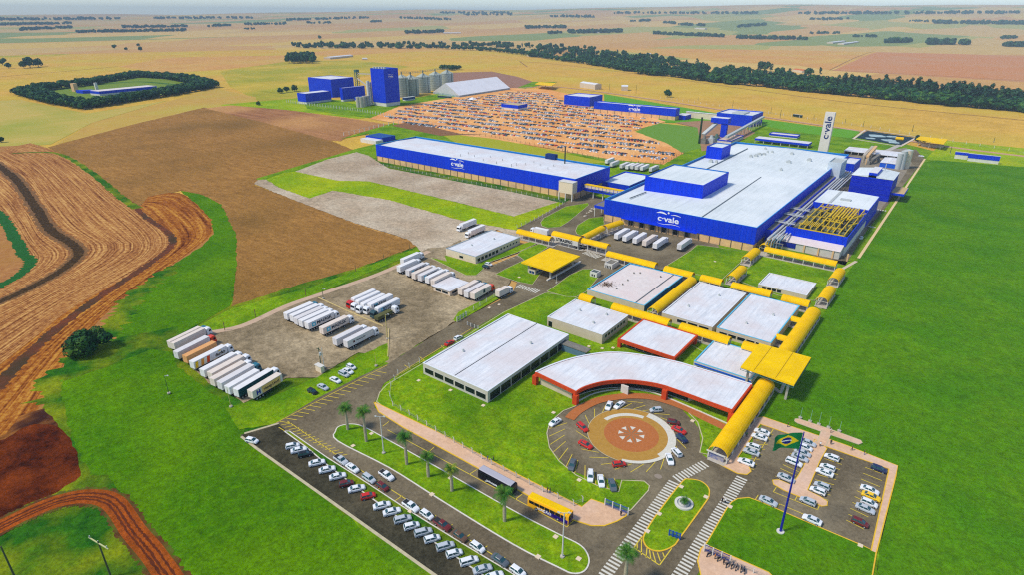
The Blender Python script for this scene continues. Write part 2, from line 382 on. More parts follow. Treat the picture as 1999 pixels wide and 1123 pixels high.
patch('gold_field', [(110, 282), (180, 240), (330, 198), (420, 172), (500, 190), (500, 200), (400, 213), (250, 250)], M('gold_stubble', (204, 164, 70), (184, 144, 60), .06, c3=(190, 166, 60), s3=.01, det=9), Z())
patch('rough_grass', [(430, 205), (600, 190), (720, 200), (790, 225), (700, 232), (560, 215), (470, 215)], g_lime, Z())
# field tracks (thin dark lines between crops)
for q in ([(1015, 120), (1100, 127), (1300, 152), (1500, 180), (1700, 205), (1999, 235)], [(0, 108), (140, 100), (260, 92), (420, 82), (530, 78)], [(0, 150), (120, 140), (230, 130)], [(1620, 137), (1690, 105), (1762, 87)], [(1620, 137), (1800, 146), (1999, 158)], [(1030, 131), (1015, 120)]):
    ribbon('field_track', q, 3.0, M('track_line', (150, 106, 62)), Z(.01), sm=4)
# --- left hand fields
patch('green_field', [(-330, -160), (320, -160), (320, 110), (0, 130), (-330, 90)], g_field, Z(), world=True)
patch('rough_grass', [(-200, 620), (60, 640), (300, 560), (640, 560), (840, 478), (860, 500), (760, 720), (480, 860), (860, 1130), (900, 1300), (-400, 1300), (-300, 800)], g_weed, Z())
patch('ploughed_field', [(-40, 288), (35, 285), (100, 292), (270, 403), (350, 377), (410, 410), (465, 420), (465, 520), (330, 665), (150, 740), (130, 860), (170, 960), (0, 1040), (-400, 1040), (-300, 500)], M('stubble_soil', (190, 136, 72), (150, 92, 44), .25, c3=(170, 120, 50), s3=.05, bump=.5, det=10), Z())
patch('brown_field', [(95, 288), (250, 246), (400, 210), (520, 240), (640, 272), (700, 298), (577, 336), (520, 352), (498, 362), (560, 385), (700, 440), (822, 478), (690, 530), (455, 600), (462, 470), (430, 400), (355, 372), (300, 385), (270, 405), (180, 340)], g_brown, Z(), jitter=1.5)
patch('rusty_field', [(402, 212), (450, 206), (560, 215), (700, 234), (772, 246), (690, 262), (665, 276), (640, 274), (520, 241)], g_rust, Z(), jitter=1)
def flow_mat(name, ca, cb, cc, su=.03, sv=60):
    m = bpy.data.materials.new(name); m.use_nodes = True; n = m.node_tree.nodes; l = m.node_tree.links; b = n['Principled BSDF']
    b.inputs['Roughness'].default_value = .95; b.inputs['Specular IOR Level'].default_value = .05
    tc = n.new('ShaderNodeTexCoord'); mp = n.new('ShaderNodeMapping'); mp.inputs['Scale'].default_value = (su, sv, 1); l.new(tc.outputs['UV'], mp.inputs[0])
    nz = n.new('ShaderNodeTexNoise'); nz.inputs['Scale'].default_value = 1; nz.inputs['Detail'].default_value = 6; nz.inputs['Roughness'].default_value = .6; l.new(mp.outputs[0], nz.inputs['Vector'])
    g = n.new('ShaderNodeNewGeometry'); n2 = n.new('ShaderNodeTexNoise'); n2.inputs['Scale'].default_value = .5; n2.inputs['Detail'].default_value = 8; n2.inputs['Roughness'].default_value = .75; l.new(g.outputs['Position'], n2.inputs['Vector'])
    ad = n.new('ShaderNodeMix'); ad.data_type = 'FLOAT'; ad.inputs[0].default_value = .46; l.new(nz.outputs[0], ad.inputs[2]); l.new(n2.outputs[0], ad.inputs[3])
    cr = n.new('ShaderNodeValToRGB'); e = cr.color_ramp.elements
    e[0].position = .39; e[0].color = (*lin(cc), 1); e[1].position = .6; e[1].color = (*lin(ca), 1); k = e.new(.5); k.color = (*lin(cb), 1)
    l.new(ad.outputs[0], cr.inputs[0]); l.new(cr.outputs[0], b.inputs['Base Color'])
    bp = n.new('ShaderNodeBump'); bp.inputs['Strength'].default_value = .6; bp.inputs['Distance'].default_value = .4; l.new(ad.outputs[0], bp.inputs['Height']); l.new(bp.outputs[0], b.inputs['Normal'])
    return m
def loft(name, curves, mat, z, n=40, sub=6):
    Cs = []
    for c in curves:
        P = smooth([G(*p) for p in c], 8)
        ln = [0]
        for i in range(1, len(P)): ln.append(ln[-1]+(P[i]-P[i-1]).length)
        o = []; j = 0
        for k in range(n+1):
            t = ln[-1]*k/n
            while j < len(ln)-2 and ln[j+1] < t: j += 1
            o.append(P[j].lerp(P[j+1], (t-ln[j])/max(1e-6, ln[j+1]-ln[j])))
        Cs.append((o, ln[-1]))
    rows = []; 
    for a in range(len(Cs)-1):
        for s_ in range(sub): rows.append([Cs[a][0][k].lerp(Cs[a+1][0][k], s_/sub) for k in range(n+1)])
    rows.append(Cs[-1][0]); mm = MB()
    for r_ in rows: mm.v += [(p.x, p.y, z) for p in r_]
    W = n+1
    for a in range(len(rows)-1):
        for k in range(n): mm.f.append((a*W+k, a*W+k+1, (a+1)*W+k+1, (a+1)*W+k)); mm.m.append(0)
    me = mm.mesh(name, mat); uvl = me.uv_layers.new(name='UVMap'); L = Cs[0][1]
    wid = sum((rows[a+1][n//2]-rows[a][n//2]).length for a in range(len(rows)-1))
    for lp in me.loops:
        a, k = divmod(lp.vertex_index, W); uvl.data[lp.index].uv = (k/n*L, a/(len(rows)-1)*wid/60)
    for f in me.polygons:
        if f.normal.z < 0: f.flip()
    o = bpy.data.objects.new(name, me); COL.objects.link(o); o['kind'] = 'structure'; return o
K1 = [(60, 280), (110, 296), (180, 335), (245, 388), (300, 430), (335, 470), (305, 508), (215, 560), (130, 612), (60, 668), (-40, 745), (-160, 820)]
K2 = [(20, 288), (80, 315), (145, 370), (200, 420), (250, 462), (270, 482), (240, 510), (160, 555), (80, 600), (0, 650), (-80, 705)]
K3 = [(-20, 310), (30, 348), (70, 400), (100, 445), (150, 475), (158, 498), (120, 532), (70, 560), (20, 585), (-40, 610), (-120, 650)]
K4 = [(-60, 370), (-5, 405), (25, 440), (50, 480), (66, 508), (45, 532), (10, 552), (-20, 566), (-60, 585), (-100, 605), (-160, 630)]
K0 = [(290, 385), (352, 378), (405, 420), (418, 450), (395, 476), (320, 530), (235, 590), (170, 655), (108, 740), (60, 830), (0, 920), (-60, 1000)]
KA = [(275, 403), (300, 425), (330, 450), (345, 475), (325, 500), (260, 550), (190, 600), (120, 655), (50, 720), (-20, 790), (-120, 880)]
fm = flow_mat('contour_stubble', (216, 168, 96), (172, 114, 60), (92, 42, 18), .012, 42)
fm2 = flow_mat('contour_stubble_gold', (206, 148, 58), (160, 92, 30), (78, 30, 8), .012, 38)
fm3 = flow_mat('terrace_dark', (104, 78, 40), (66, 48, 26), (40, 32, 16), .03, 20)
loft('terraced_field', [K1, K2, K3, K4], fm, Z())
loft('terraced_field', [K0, KA], fm2, Z(), n=50)
loft('terraced_field', [KA, [(262, 400)]+K1[4:]], fm2, Z(), n=50)
ribbon('terrace_bank', [(-20, 312), (30, 350), (68, 402), (98, 448), (142, 478), (154, 498), (120, 530), (70, 558), (20, 583), (-40, 608)], 10, M('bank_fringe', (142, 100, 54), (104, 72, 36), .4, det=9), Z(), w1=7, sm=24, jit=.1)
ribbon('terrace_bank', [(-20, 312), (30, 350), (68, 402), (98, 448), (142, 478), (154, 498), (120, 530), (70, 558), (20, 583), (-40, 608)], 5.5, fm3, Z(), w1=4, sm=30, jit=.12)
ribbon('terrace_bank', [(255, 395), (285, 425), (325, 452), (338, 474), (315, 500), (250, 545), (180, 592), (110, 645), (50, 700), (-10, 765)], 3.2, M('red_bank', (128, 66, 30), (84, 42, 18), .4, det=9, c3=(70, 52, 26), s3=.05), Z(), w1=5, sm=24, jit=.16)
ribbon('terrace_bank', [(25, 300), (110, 300), (175, 335), (235, 385), (268, 408)], 3.5, g_weed, Z(), w1=6, sm=24, jit=.16)
ribbon('grass_bank', [(-40, 385), (0, 420), (22, 452), (45, 495), (60, 512), (42, 536), (5, 558), (-40, 580)], 6, M('dark_green_bank', (30, 104, 26), (20, 78, 20), .3, det=8), Z(), w1=5, sm=20, jit=.14)
patch('green_field', [(352, 373), (395, 381), (432, 400), (462, 460), (462, 520), (452, 598), (338, 662), (225, 692), (235, 625), (262, 578), (300, 543), (395, 482), (416, 458), (414, 430), (385, 400)], g_field, Z(), jitter=1.2)
ribbon('weed_strip', [(345, 520), (300, 552), (255, 590), (225, 635), (180, 680), (130, 730), (95, 790)], 7, g_weed, Z(), w1=12, sm=14, jit=.3)
patch('rough_grass', [(452, 600), (600, 552), (690, 528), (825, 478), (838, 484), (700, 540), (560, 600), (440, 648), (345, 672), (300, 700), (120, 745), (85, 800), (110, 860), (160, 930), (230, 980), (290, 1050), (345, 1130), (880, 1180), (845, 1123), (500, 880), (480, 850), (540, 828), (620, 780), (755, 715), (760, 660), (620, 740), (470, 790), (340, 700), (340, 668)], g_weed, Z(), jitter=1.2)
patch('mown_verge', [(452, 605), (600, 565), (700, 528), (830, 479), (836, 484), (700, 542), (560, 600), (450, 645), (340, 672), (330, 668)], g_lawn, Z())
patch('green_field', [(117, 745), (200, 720), (290, 682), (335, 690), (345, 715), (400, 760), (465, 800), (478, 850), (500, 880), (845, 1128), (860, 1200), (340, 1200), (250, 1060), (160, 900), (130, 820)], g_field, Z(), jitter=1)
patch('furrowed_edge', [(-300, 1040), (-260, 900), (-60, 880), (10, 850), (40, 815), (85, 800), (112, 830), (124, 860), (60, 990), (0, 1026)], M('red_furrows', (176, 112, 40), (84, 36, 10), .22, c3=(58, 24, 8), s3=.06, bump=.6, det=10, contrast=3, stretch=(1.2, .35, 1), rot=.3), Z(), jitter=1)
patch('rough_grass', [(110, 770), (150, 700), (225, 664), (345, 640), (352, 676), (290, 686), (200, 722), (122, 748)], g_weed, Z(), jitter=1)
patch('red_earth', [(-200, 1030), (-60, 880), (8, 862), (40, 842), (70, 830), (112, 836), (140, 866), (160, 935), (120, 968), (60, 992), (0, 1024)], g_red, Z(), sm=3, jitter=.8)
patch('green_field', [(-60, 1085), (20, 1050), (100, 1015), (170, 995), (225, 1020), (262, 1070), (300, 1135), (260, 1200), (-60, 1200)], g_weed, Z(), sm=3, jitter=.8)
patch('rough_grass', [(50, 990), (118, 962), (160, 932), (210, 930), (262, 990), (250, 1010), (170, 985), (100, 1002)], g_weed, Z(), jitter=.8)
ribbon('track_edge', [(-60, 1060), (0, 1032), (60, 1003), (120, 980), (175, 972), (222, 985), (262, 1040), (300, 1085), (345, 1150)], 7.4, M('track_edge', (112, 66, 24), (70, 44, 16), .5, det=9, c3=(90, 100, 24), s3=.2), Z(), w1=6.6, sm=20, jit=.08)
ribbon('dirt_track', [(-60, 1060), (0, 1032), (60, 1003), (120, 980), (175, 972), (222, 985), (262, 1040), (300, 1085), (345, 1150)], 5.4, g_track, Z(), w1=5.0)
patch('farm_lawn', [(38, 185), (100, 200), (165, 211), (250, 198), (415, 171), (380, 157), (330, 151), (272, 147), (215, 157), (110, 171)], M('farm_lawn', (128, 146, 36), (100, 128, 30), .05, det=8), Z())
for q_ in ([(190, 166), (270, 160), (350, 166), (410, 168)], [(80, 178), (130, 190), (180, 200)]): ribbon('hedge_ground', q_, 12, M('hedge_ground', (40, 90, 20), (70, 110, 24), .2), Z())
for w_, c_ in ((-1.1, 0), (1.1, 0), (-.2, 1)):
    P_ = smooth([G(*q) for q in [(-60, 1060), (0, 1032), (60, 1003), (120, 980), (175, 972), (222, 985), (262, 1040), (300, 1085), (345, 1150)]], 20)
    L_, R_ = ribbon_pts(P_, abs(w_)*2); Q_ = L_ if w_ > 0 else R_
    ribbon('wheel_rut', Q_, .5, M('rut_dark', (110, 48, 14), (78, 34, 10), .6, det=8), Z(), sm=0, jit=.3)
# --- works compound: lawns first
patch('lawn', [(500, 350), (700, 290), (730, 283), (720, 262), (665, 272), (770, 240), (860, 258), (1100, 300), (1320, 300), (1500, 236), (1660, 255), (1840, 300), (1830, 320), (1600, 700), (1480, 880), (1740, 920), (1700, 1200), (830, 1200), (560, 850), (740, 715), (1040, 560), (1160, 480), (1000, 450), (560, 385)], g_lawn, Z())
patch('lawn', [(580, 182), (600, 212), (650, 222), (760, 235), (900, 205), (1000, 178), (1090, 160), (980, 160), (820, 190), (700, 205)], g_lawn, Z())
patch('lawn', [(1180, 184), (1480, 235), (1490, 245), (1300, 240), (1180, 200)], M('bright_lawn', (104, 164, 16), (88, 150, 18), .2, det=8), Z())
patch('lawn', [(1490, 233), (1600, 248), (1682, 256), (1660, 270), (1580, 262), (1480, 245)], M('bright_lawn', (104, 164, 16)), Z())
patch('green_field', [(1806, 317), (1860, 310), (2060, 335), (2500, 420), (2600, 1300), (1700, 1300), (1716, 1080), (1754, 914), (1478, 822), (1560, 700), (1606, 620), (1650, 540), (1677, 505)], g_fieldR, Z())
patch('verge', [(1844, 275), (2100, 300), (2100, 335), (1806, 312)], g_lime, Z())
patch('lime_bank', [(860, 262), (960, 268), (1100, 300), (1190, 318), (1120, 322), (900, 285)], M('gold_grass', (176, 172, 20), (150, 156, 24), .3, det=8), Z())
patch('grass_plot', [(1232, 262), (1280, 240), (1370, 250), (1368, 290), (1330, 300), (1300, 285)], M('plot_grass', (112, 152, 44), (96, 140, 36), .3, det=8), Z())
ribbon('perimeter_road', [(880, 160), (1000, 172), (1090, 170), (1300, 198), (1500, 230), (1690, 258), (1820, 283), (2100, 318)], 7, M('rosy_road', (204, 160, 130), (190, 146, 116), .3), Z())
patch('dark_soil', [(868, 185), (885, 142), (960, 140), (1010, 150), (1040, 160), (985, 182)], M('dark_soil', (164, 120, 94), (144, 104, 84), .1), Z())
patch('car_park', [(722, 232), (780, 208), (850, 196), (1000, 172), (1075, 176), (1180, 200), (1300, 238), (1236, 256), (1300, 280), (1335, 300), (1296, 322), (1190, 312), (1080, 292), (950, 270), (870, 262), (800, 246)], g_orange, Z(), jitter=1.5)
patch('earth_bank', [(765, 246), (800, 238), (900, 262), (960, 262), (860, 266)], M('earth_bank', (150, 104, 66), (120, 84, 54), .2), Z())
patch('dirt_yard', [(1318, 240), (1375, 236), (1420, 236), (1475, 260), (1420, 290), (1370, 296), (1362, 250)], M('dirt_yard', (176, 134, 100), (150, 116, 84), .2), Z())
# gravel lots left of the long warehouse
patch('gravel_lot', [(577, 336), (640, 312), (697, 298), (722, 306), (760, 330), (1000, 372), (1104, 391), (1060, 408), (1003, 424), (900, 398), (720, 355), (660, 354)], g_gravel, Z(), jitter=1)
patch('mown_strip', [(520, 351), (555, 338), (577, 336), (660, 354), (720, 355), (1003, 424), (1104, 391), (1118, 396), (1012, 452), (900, 432), (760, 392), (650, 373), (605, 389), (545, 367)], g_lime, Z(), jitter=.6)
patch('gravel_lot', [(496, 360), (505, 352), (520, 352), (545, 367), (605, 389), (650, 373), (760, 392), (900, 432), (1012, 452), (1012, 470), (970, 450), (868, 488), (830, 500), (800, 470), (690, 436), (560, 386)], g_gravel, Z(), jitter=1)
patch('hedge_strip', [(720, 306), (733, 313), (1104, 388), (1112, 394), (1100, 398), (1000, 376), (760, 330)], g_weed, Z())
patch('truck_yard', [(335, 672), (345, 668), (440, 650), (540, 610), (640, 572), (760, 530), (836, 486), (872, 484), (900, 470), (935, 520), (960, 528), (1000, 545), (985, 575), (900, 628), (886, 632), (760, 712), (700, 690), (620, 740), (560, 742), (480, 790), (400, 745)], g_yard, Z(), jitter=1)
ribbon('yard_path', [(380, 656), (470, 640), (560, 600), (640, 572), (745, 535), (838, 492)], 3.2, M('pale_path', (206, 178, 150), (190, 160, 132), .5), Z())
patch('lawn_wedge', [(618, 740), (640, 730), (757, 672), (760, 705), (700, 745), (640, 790), (552, 828), (470, 842), (440, 800), (540, 775)], g_lawn, Z(), jitter=.8)
patch('lawn_wedge', [(885, 628), (895, 612), (1000, 560), (975, 585), (893, 632)], g_lawn, Z())
# asphalt
patch('road', [(500, 845), (540, 829), (620, 781), (700, 740), (757, 714), (886, 634), (1000, 577), (1012, 548), (980, 536), (940, 528), (1040, 488), (1050, 490), (1085, 480), (1120, 485), (1188, 500), (1240, 520), (1290, 530), (1400, 480), (1175, 440), (1118, 478), (1010, 448), (1105, 397), (1145, 398), (1180, 410), (1130, 440), (1190, 500), (1100, 560), (1064, 575), (985, 610), (825, 705), (750, 752), (732, 790), (732, 800), (1120, 1000), (1226, 1000), (1268, 956), (1240, 940), (1160, 940), (1110, 920), (1075, 880), (1068, 845), (1090, 812), (1150, 783), (1232, 775), (1320, 790), (1365, 840), (1368, 888), (1386, 903), (1400, 905), (1465, 925), (1470, 860), (1490, 830), (1752, 912), (1708, 1082), (1440, 985), (1320, 1200), (900, 1200), (845, 1123), (470, 853)], g_asph, Z())
patch('dark_car_park', [(472, 853), (500, 846), (545, 832), (560, 845), (640, 905), (740, 975), (1040, 1180), (930, 1180), (845, 1123)], g_asphd, Z())
patch('loading_yard', [(1104, 396), (1145, 376), (1200, 400), (1178, 430), (1400, 478), (1405, 484), (1302, 522), (1190, 500), (1130, 470), (1060, 470), (1010, 448)], g_asph, Z())
patch('side_road', [(1592, 506), (1655, 512), (1690, 455), (1805, 312), (1788, 292), (1770, 300), (1735, 385), (1700, 410), (1650, 500), (1530, 468), (1500, 460), (1490, 470), (1650, 520)], g_asph, Z())
patch('works_yard', [(1640, 300), (1770, 290), (1780, 320), (1735, 390), (1650, 500), (1528, 475), (1510, 450), (1620, 330)], M('works_yard', (158, 146, 126), (128, 118, 102), .3, det=9), Z())
patch('pond', [(1693, 256), (1790, 270), (1757, 285), (1672, 270)], M('pond_water', (8, 44, 58), (4, 30, 44), .3, rough=.6, spec=.15), Z())
lines('pond_kerb', [((1690, 254), (1792, 268)), ((1792, 268), (1757, 287)), ((1757, 287), (1666, 272)), ((1666, 272), (1690, 254))], 2.2, M('pond_edge', (220, 200, 176)), Z())
patch('road', [(1118, 498), (1190, 492), (1292, 528), (1240, 548), (1150, 566), (1100, 563), (1125, 530)], g_asph, Z())
ribbon('kerb', [(472, 856), (500, 878), (845, 1124), (930, 1184)], .8, kerbm, Z(), sm=0)
ribbon('kerb', [(478, 850), (545, 830)], .8, kerbm, Z(), sm=0)
ZI = Z()          # level of raised islands
IH = [0]
def island(name, px, mat, kerb, sm=0, kw=.35, h=.1):
    IH[0] += .0025; h += IH[0]
    P = [G(*p) for p in px]
    if sm: P = smooth(P, sm, True)
    m = MB(); m.prism([(p.x, p.y) for p in P], ZI-.02, ZI+h-.012, 0); o = m.build(name, mat); o['kind'] = 'structure'
    k = ribbon('', [Vector((p.x, p.y, 0)) for p in P], kw, None, ZI-.01, sm=0, closed=True, mb=MB(), h=h); o2 = k.build('kerb', kerb); o2['kind'] = 'structure'
island('median_lawn', [(656, 846), (664, 836), (688, 832), (712, 838), (760, 864), (860, 920), (1000, 1000), (1090, 1047), (1130, 1067), (1146, 1084), (1150, 1103), (1140, 1120), (1118, 1124), (1090, 1112), (1000, 1066), (860, 980), (760, 917), (660, 865)], g_lawn, kerbw, 4)
island('median_lawn', [(1331, 946), (1345, 940), (1368, 944), (1383, 957), (1384, 972), (1376, 987), (1327, 1055), (1315, 1070), (1292, 1080), (1272, 1078), (1259, 1067), (1258, 1048), (1285, 1005)], g_lawn, kerby, 4)
island('verge_strip', [(556, 846), (566, 846), (640, 898), (700, 936), (800, 1002), (900, 1064), (1000, 1124), (1080, 1180), (1020, 1180), (900, 1098), (800, 1030), (700, 958), (640, 912), (600, 878)], g_weed, kerbw, 0, .3)
island('office_lawn', [(736, 788), (742, 770), (756, 755), (828, 712), (985, 612), (1064, 575), (1120, 582), (1320, 660), (1460, 740), (1395, 890), (1388, 893), (1366, 888), (1372, 860), (1362, 828), (1335, 800), (1290, 783), (1232, 776), (1160, 783), (1100, 806), (1074, 828), (1068, 850), (1073, 878), (1092, 905), (1125, 932), (1165, 952), (1208, 965), (1214, 942), (1240, 943), (1258, 944), (1268, 953), (1266, 962), (1232, 1000), (1225, 1004), (1154, 979), (1136, 994), (1000, 925), (860, 850), (745, 795)], g_lawn, kerbm, 0, .3)
island('pavement', [(731, 789), (745, 795), (860, 850), (1000, 925), (1136, 994), (1154, 979), (1225, 1004), (1222, 1012), (1205, 1022), (1180, 1031), (1155, 1031), (1120, 1020), (1000, 955), (860, 878), (790, 840), (740, 808)], g_pave, kerby, 0, .35)
island('south_lawn', [(1380, 1064), (1420, 995), (1428, 985), (1440, 978), (1462, 976), (1484, 984), (1580, 1026), (1684, 1070), (1710, 1083), (1690, 1200), (1500, 1200), (1368, 1076)], g_fieldR, kerby, 0, .3)
island('entrance_paving', [(1368, 1076), (1378, 1068), (1500, 1122), (1560, 1180), (1380, 1180), (1362, 1100)], g_pave, kerby, 0, .3)
# walkway lawn squares / gate lawns
island('gate_lawn', [(1018, 492), (1058, 476), (1070, 485), (1028, 512), (1060, 530), (1040, 558), (1012, 553), (968, 538), (990, 526), (1024, 510), (1010, 500)], g_lawn, kerbm, 0, .25)
island('gate_lawn', [(1056, 436), (1062, 428), (1105, 405), (1148, 398), (1150, 402), (1110, 435), (1094, 445), (1070, 447), (1058, 443)], g_lawn, kerbm, 0, .25)
island('gate_lawn', [(1124, 452), (1128, 442), (1150, 428), (1178, 425), (1180, 440), (1135, 462), (1126, 458)], g_lawn, kerbm, 0, .25)
island('gate_lawn', [(1068, 572), (1085, 560), (1112, 540), (1138, 528), (1160, 528), (1172, 540), (1145, 572), (1125, 583), (1105, 582)], g_lawn, kerbm, 0, .25)
island('gate_lawn', [(872, 512), (868, 500), (930, 518), (1015, 480), (1050, 470), (1056, 474), (1010, 495), (950, 516), (944, 528), (930, 540), (910, 540), (840, 505)], g_lawn, kerbm, 0, .25)
island('dock_lawn', [(1302, 521), (1348, 492), (1362, 480), (1400, 485), (1466, 496), (1410, 548), (1340, 534)], g_lawn, kerbm, 0, .25)
island('dock_lawn', [(1490, 500), (1634, 530), (1620, 560), (1590, 590), (1520, 580), (1435, 548)], g_lawn, kerbm, 0, .25)
ribbon('kerb', [(1676, 506), (1806, 311)], 1.4, M('sand_kerb', (228, 200, 150)), Z(.006), sm=0)
ribbon('kerb', [(1672, 512), (1640, 530), (1600, 605)], 1.6, M('path_pale', (206, 190, 160)), Z(), sm=0)
# right-hand car park paving
island('parking_walk', [(1476, 820), (1490, 818), (1650, 873), (1752, 914), (1748, 935), (1710, 1084), (1700, 1080), (1735, 920), (1640, 886), (1560, 858), (1484, 832), (1468, 858), (1440, 897), (1462, 915), (1466, 925), (1458, 931), (1440, 929), (1395, 906), (1388, 898), (1412, 900)], g_pave, kerby, 0, .3)
island('parking_walk', [(1590, 862), (1614, 880), (1600, 905), (1576, 962), (1600, 974), (1615, 984), (1614, 992), (1604, 993), (1584, 984), (1530, 962), (1510, 950), (1508, 942), (1520, 941), (1545, 952), (1560, 930), (1580, 892)], g_pave, kerby, 0, .25)
island('flag_path', [(1552, 822), (1560, 822), (1620, 842), (1680, 864), (1683, 869), (1676, 872), (1612, 850), (1556, 830), (1551, 826)], g_pave, kerbm, 0, .2)
island('flag_path', [(1603, 845), (1622, 851), (1612, 876), (1594, 870)], g_pave, kerbm, 0, .2)
ZP = ZI+.001
# compass plaza
C0 = G(1232.5, 852.5)
def disc(name, r0, r1, mat, z, a0=0, a1=360, n=72, kind='structure', c=C0):
    m = MB(); k = max(3, int(n*(a1-a0)/360))
    for i in range(k):
        t0 = R(a0+(a1-a0)*i/k); t1 = R(a0+(a1-a0)*(i+1)/k)
        p = lambda r, t: (c.x+r*math.cos(t), c.y+r*math.sin(t), z)
        m.face([p(r1, t0), p(r1, t1), p(r0, t1), p(r0, t0)] if r0 > 0 else [p(r1, t0), p(r1, t1), p(0, 0)])
    o = m.build(name, mat); o['kind'] = kind; 
    for f in o.data.polygons:
        if f.normal.z < 0: f.flip()
    return o
m = MB(); m.prism([(C0.x+12.9*math.cos(R(a)), C0.y+12.9*math.sin(R(a))) for a in range(0, 360, 5)], ZI, ZI+.12); m.build('plaza', g_sand)['kind'] = 'structure'
disc('plaza_kerb', 12.9, 13.1, kerbm, ZI+.124)
disc('plaza_paving', 0, 8.1, g_brick, ZI+.124)
wz = ZI+.128
disc('plaza_band', 9.2, 10.6, p_white, wz, 95, 170)
disc('plaza_band', 10.7, 13.0, p_white, wz, 5, 92); disc('plaza_band', 11.9, 13.0, p_white, wz, -75, 5); disc('plaza_band', 10.7, 13.0, p_white, wz+.004, -20, 5)
def star():
    e = world_thing('compass_rose', (C0.x, C0.y, wz), 'white and grey eight pointed compass star inlaid in the round plaza', 'compass rose')
    m2 = MB()
    for k in range(8):
        m1 = MB()
        a = R(k*45+20)
        p = lambda r, t: (C0.x+r*math.cos(t), C0.y+r*math.sin(t), wz+.004)
        m1.face([p(2.2, a), p(3.9, a-R(13)), p(3.9, a+R(13))]); m1.build('white_point', p_white, e); m2.face([(C0.x, C0.y, wz+.004), p(2.2, a-R(22.5)), p(4.9 if k % 2 else 3.6, a-R(22.5)+R(2)), p(1.8, a-R(12))])
    m2.build('grey_rays', M('grey_tile', (128, 116, 92)), e)
star()
# brick path along curved building
ribbon('brick_path', [(1112, 822), (1130, 805), (1165, 787), (1205, 779), (1240, 777), (1280, 781), (1330, 797), (1372, 818), (1418, 840)], 3.2, g_brick, ZI+.135)
ribbon('kerb', [(1122, 792), (1160, 773), (1205, 765), (1250, 766), (1300, 780), (1420, 832)], .4, kerbw, ZI+.12, h=.25)
# zebra crossings
def zebra(a, b, wid, step, name='zebra_crossing', z=ZP):
    A = G(*a); B = G(*b); d = (B-A); L = d.length; d.normalize(); nrm = Vector((-d.y, d.x, 0)); m = MB(); k = int(L/step)
    for i in range(k):
        p = A+d*(i*step); q = p+d*(step*.5)
        m.face([(t.x, t.y, z) for t in (p+nrm*wid/2, p-nrm*wid/2, q-nrm*wid/2, q+nrm*wid/2)])
    o = m.build(name, p_white); o['kind'] = 'structure'
    for f in o.data.polygons:
        if f.normal.z < 0: f.flip()
zebra((1165, 1150), (1320, 940), 2.9, 1.1); zebra((1320, 940), (1383, 906), 2.9, 1.1)
zebra((1318, 1140), (1452, 932), 2.9, 1.1)
zebra((1012, 560), (1055, 574), 4, 1.2); zebra((1143, 494), (1174, 506), 5, 1.3); zebra((1713, 411), (1733, 414), 3, 1.4); zebra((1697, 443), (1713, 448), 3, 1.4)
# yellow markings
Y = []
for i in range(17):
    t = i/17; x = 545+(748-545)*t; y = 826+(722-826)*t; Y.append(((x, y), (x+24-5*t, y+4)))
for i in range(15):
    t = i/14; x = 545+(655-545)*t; y = 832+(893-832)*t; Y.append(((x+4, y+2), (x+24, y-4+2)))
Y += [((540, 829), (757, 716)), ((562, 826), (655, 890)), ((545, 838), (650, 903)), ((655, 890), (1060, 1150))]
for px_ in ((700, 922), (750, 952), (784, 974), (818, 994), (850, 1012), (882, 1030), (916, 1050), (950, 1072), (985, 1094)): Y.append(((px_[0]-12, px_[1]+8), (px_[0]+2, px_[1]-2)))
Y += [((757, 843), (1107, 1033)), ((833, 891), (848, 877)), ((917, 930), (931, 921)), ((1008, 978), (1020, 969)), ((1107, 1033), (1120, 1021)), ((748, 836), (760, 827))]
Y += [((772, 740), (830, 706)), ((775, 722+14), (920, 645)), ((790, 716), (802, 724)), ((820, 700), (830, 708)), ((862, 678), (868, 684))]
lines('road_markings', Y, .22, p_yel, ZP)
Y = []
for (x0, y0, x1, y1) in [(75, 415, 280, 350), (70, 505, 255, 420), (85, 598, 250, 490), (118, 688, 262, 562), (182, 778, 290, 638), (262, 865, 338, 710), (362, 945, 403, 780), (483, 1015, 485, 838), (583, 895, 612, 1075), (693, 945, 745, 1110), (815, 985, 885, 1115), (675, 250, 722, 145), (593, 300, 593, 190), (535, 365, 485, 260), (525, 535, 380, 440), (640, 690, 440, 650), (755, 752, 535, 745), (800, 812, 668, 828), (1020, 822, 825, 885), (1160, 822, 1005, 918), (1290, 800, 1185, 915), (1395, 745, 1350, 885), (1520, 610, 1590, 735), (1535, 535, 1645, 645), (1445, 365, 1580, 440), (1350, 290, 1440, 320), (1280, 242, 1455, 257), (1145, 210, 1235, 200), (1040, 190, 1175, 148), (890, 190, 1020, 125), (760, 215, 830, 165), (970, 100, 1150, 118)]:
    Y.append(((1060+x0/5.88, 770+y0/5.88), (1060+x1/5.88, 770+y1/5.88)))
lines('parking_lines', Y, .2, p_yel, ZP)
Y = []
def c4(x, y): return (1380+x/5.4, 800+y/5.4)
for i in range(8): Y.append((c4(545-i*27, 300-5+i*48), c4(700-i*29, 280+i*53+0)))
for i in range(9): Y.append((c4(930-i*26, 400+i*40), c4(1100-i*27, 470+i*41)))
for i in range(9): Y.append((c4(1262-i*24, 480+i*56), c4(1440-i*20, 545+i*54)))
for i in range(10): Y.append((c4(1665-i*22, 628+i*62), c4(1868-i*24, 706+i*64)))
Y += [(c4(700, 225), c4(490, 570)), (c4(700, 888), c4(1165, 1078)), (c4(700, 888), c4(730, 840)), (c4(925, 980), c4(950, 935)), (c4(1165, 1078), c4(1185, 1030)), (c4(510, 970), c4(540, 922)), (c4(740, 1060), c4(765, 1015)), (c4(765, 1015), c4(1100, 1160))]
lines('parking_lines', Y, .2, p_yel, ZP)
c66 = lambda x, y: (1120+x/5.553, 940+y/5.553)
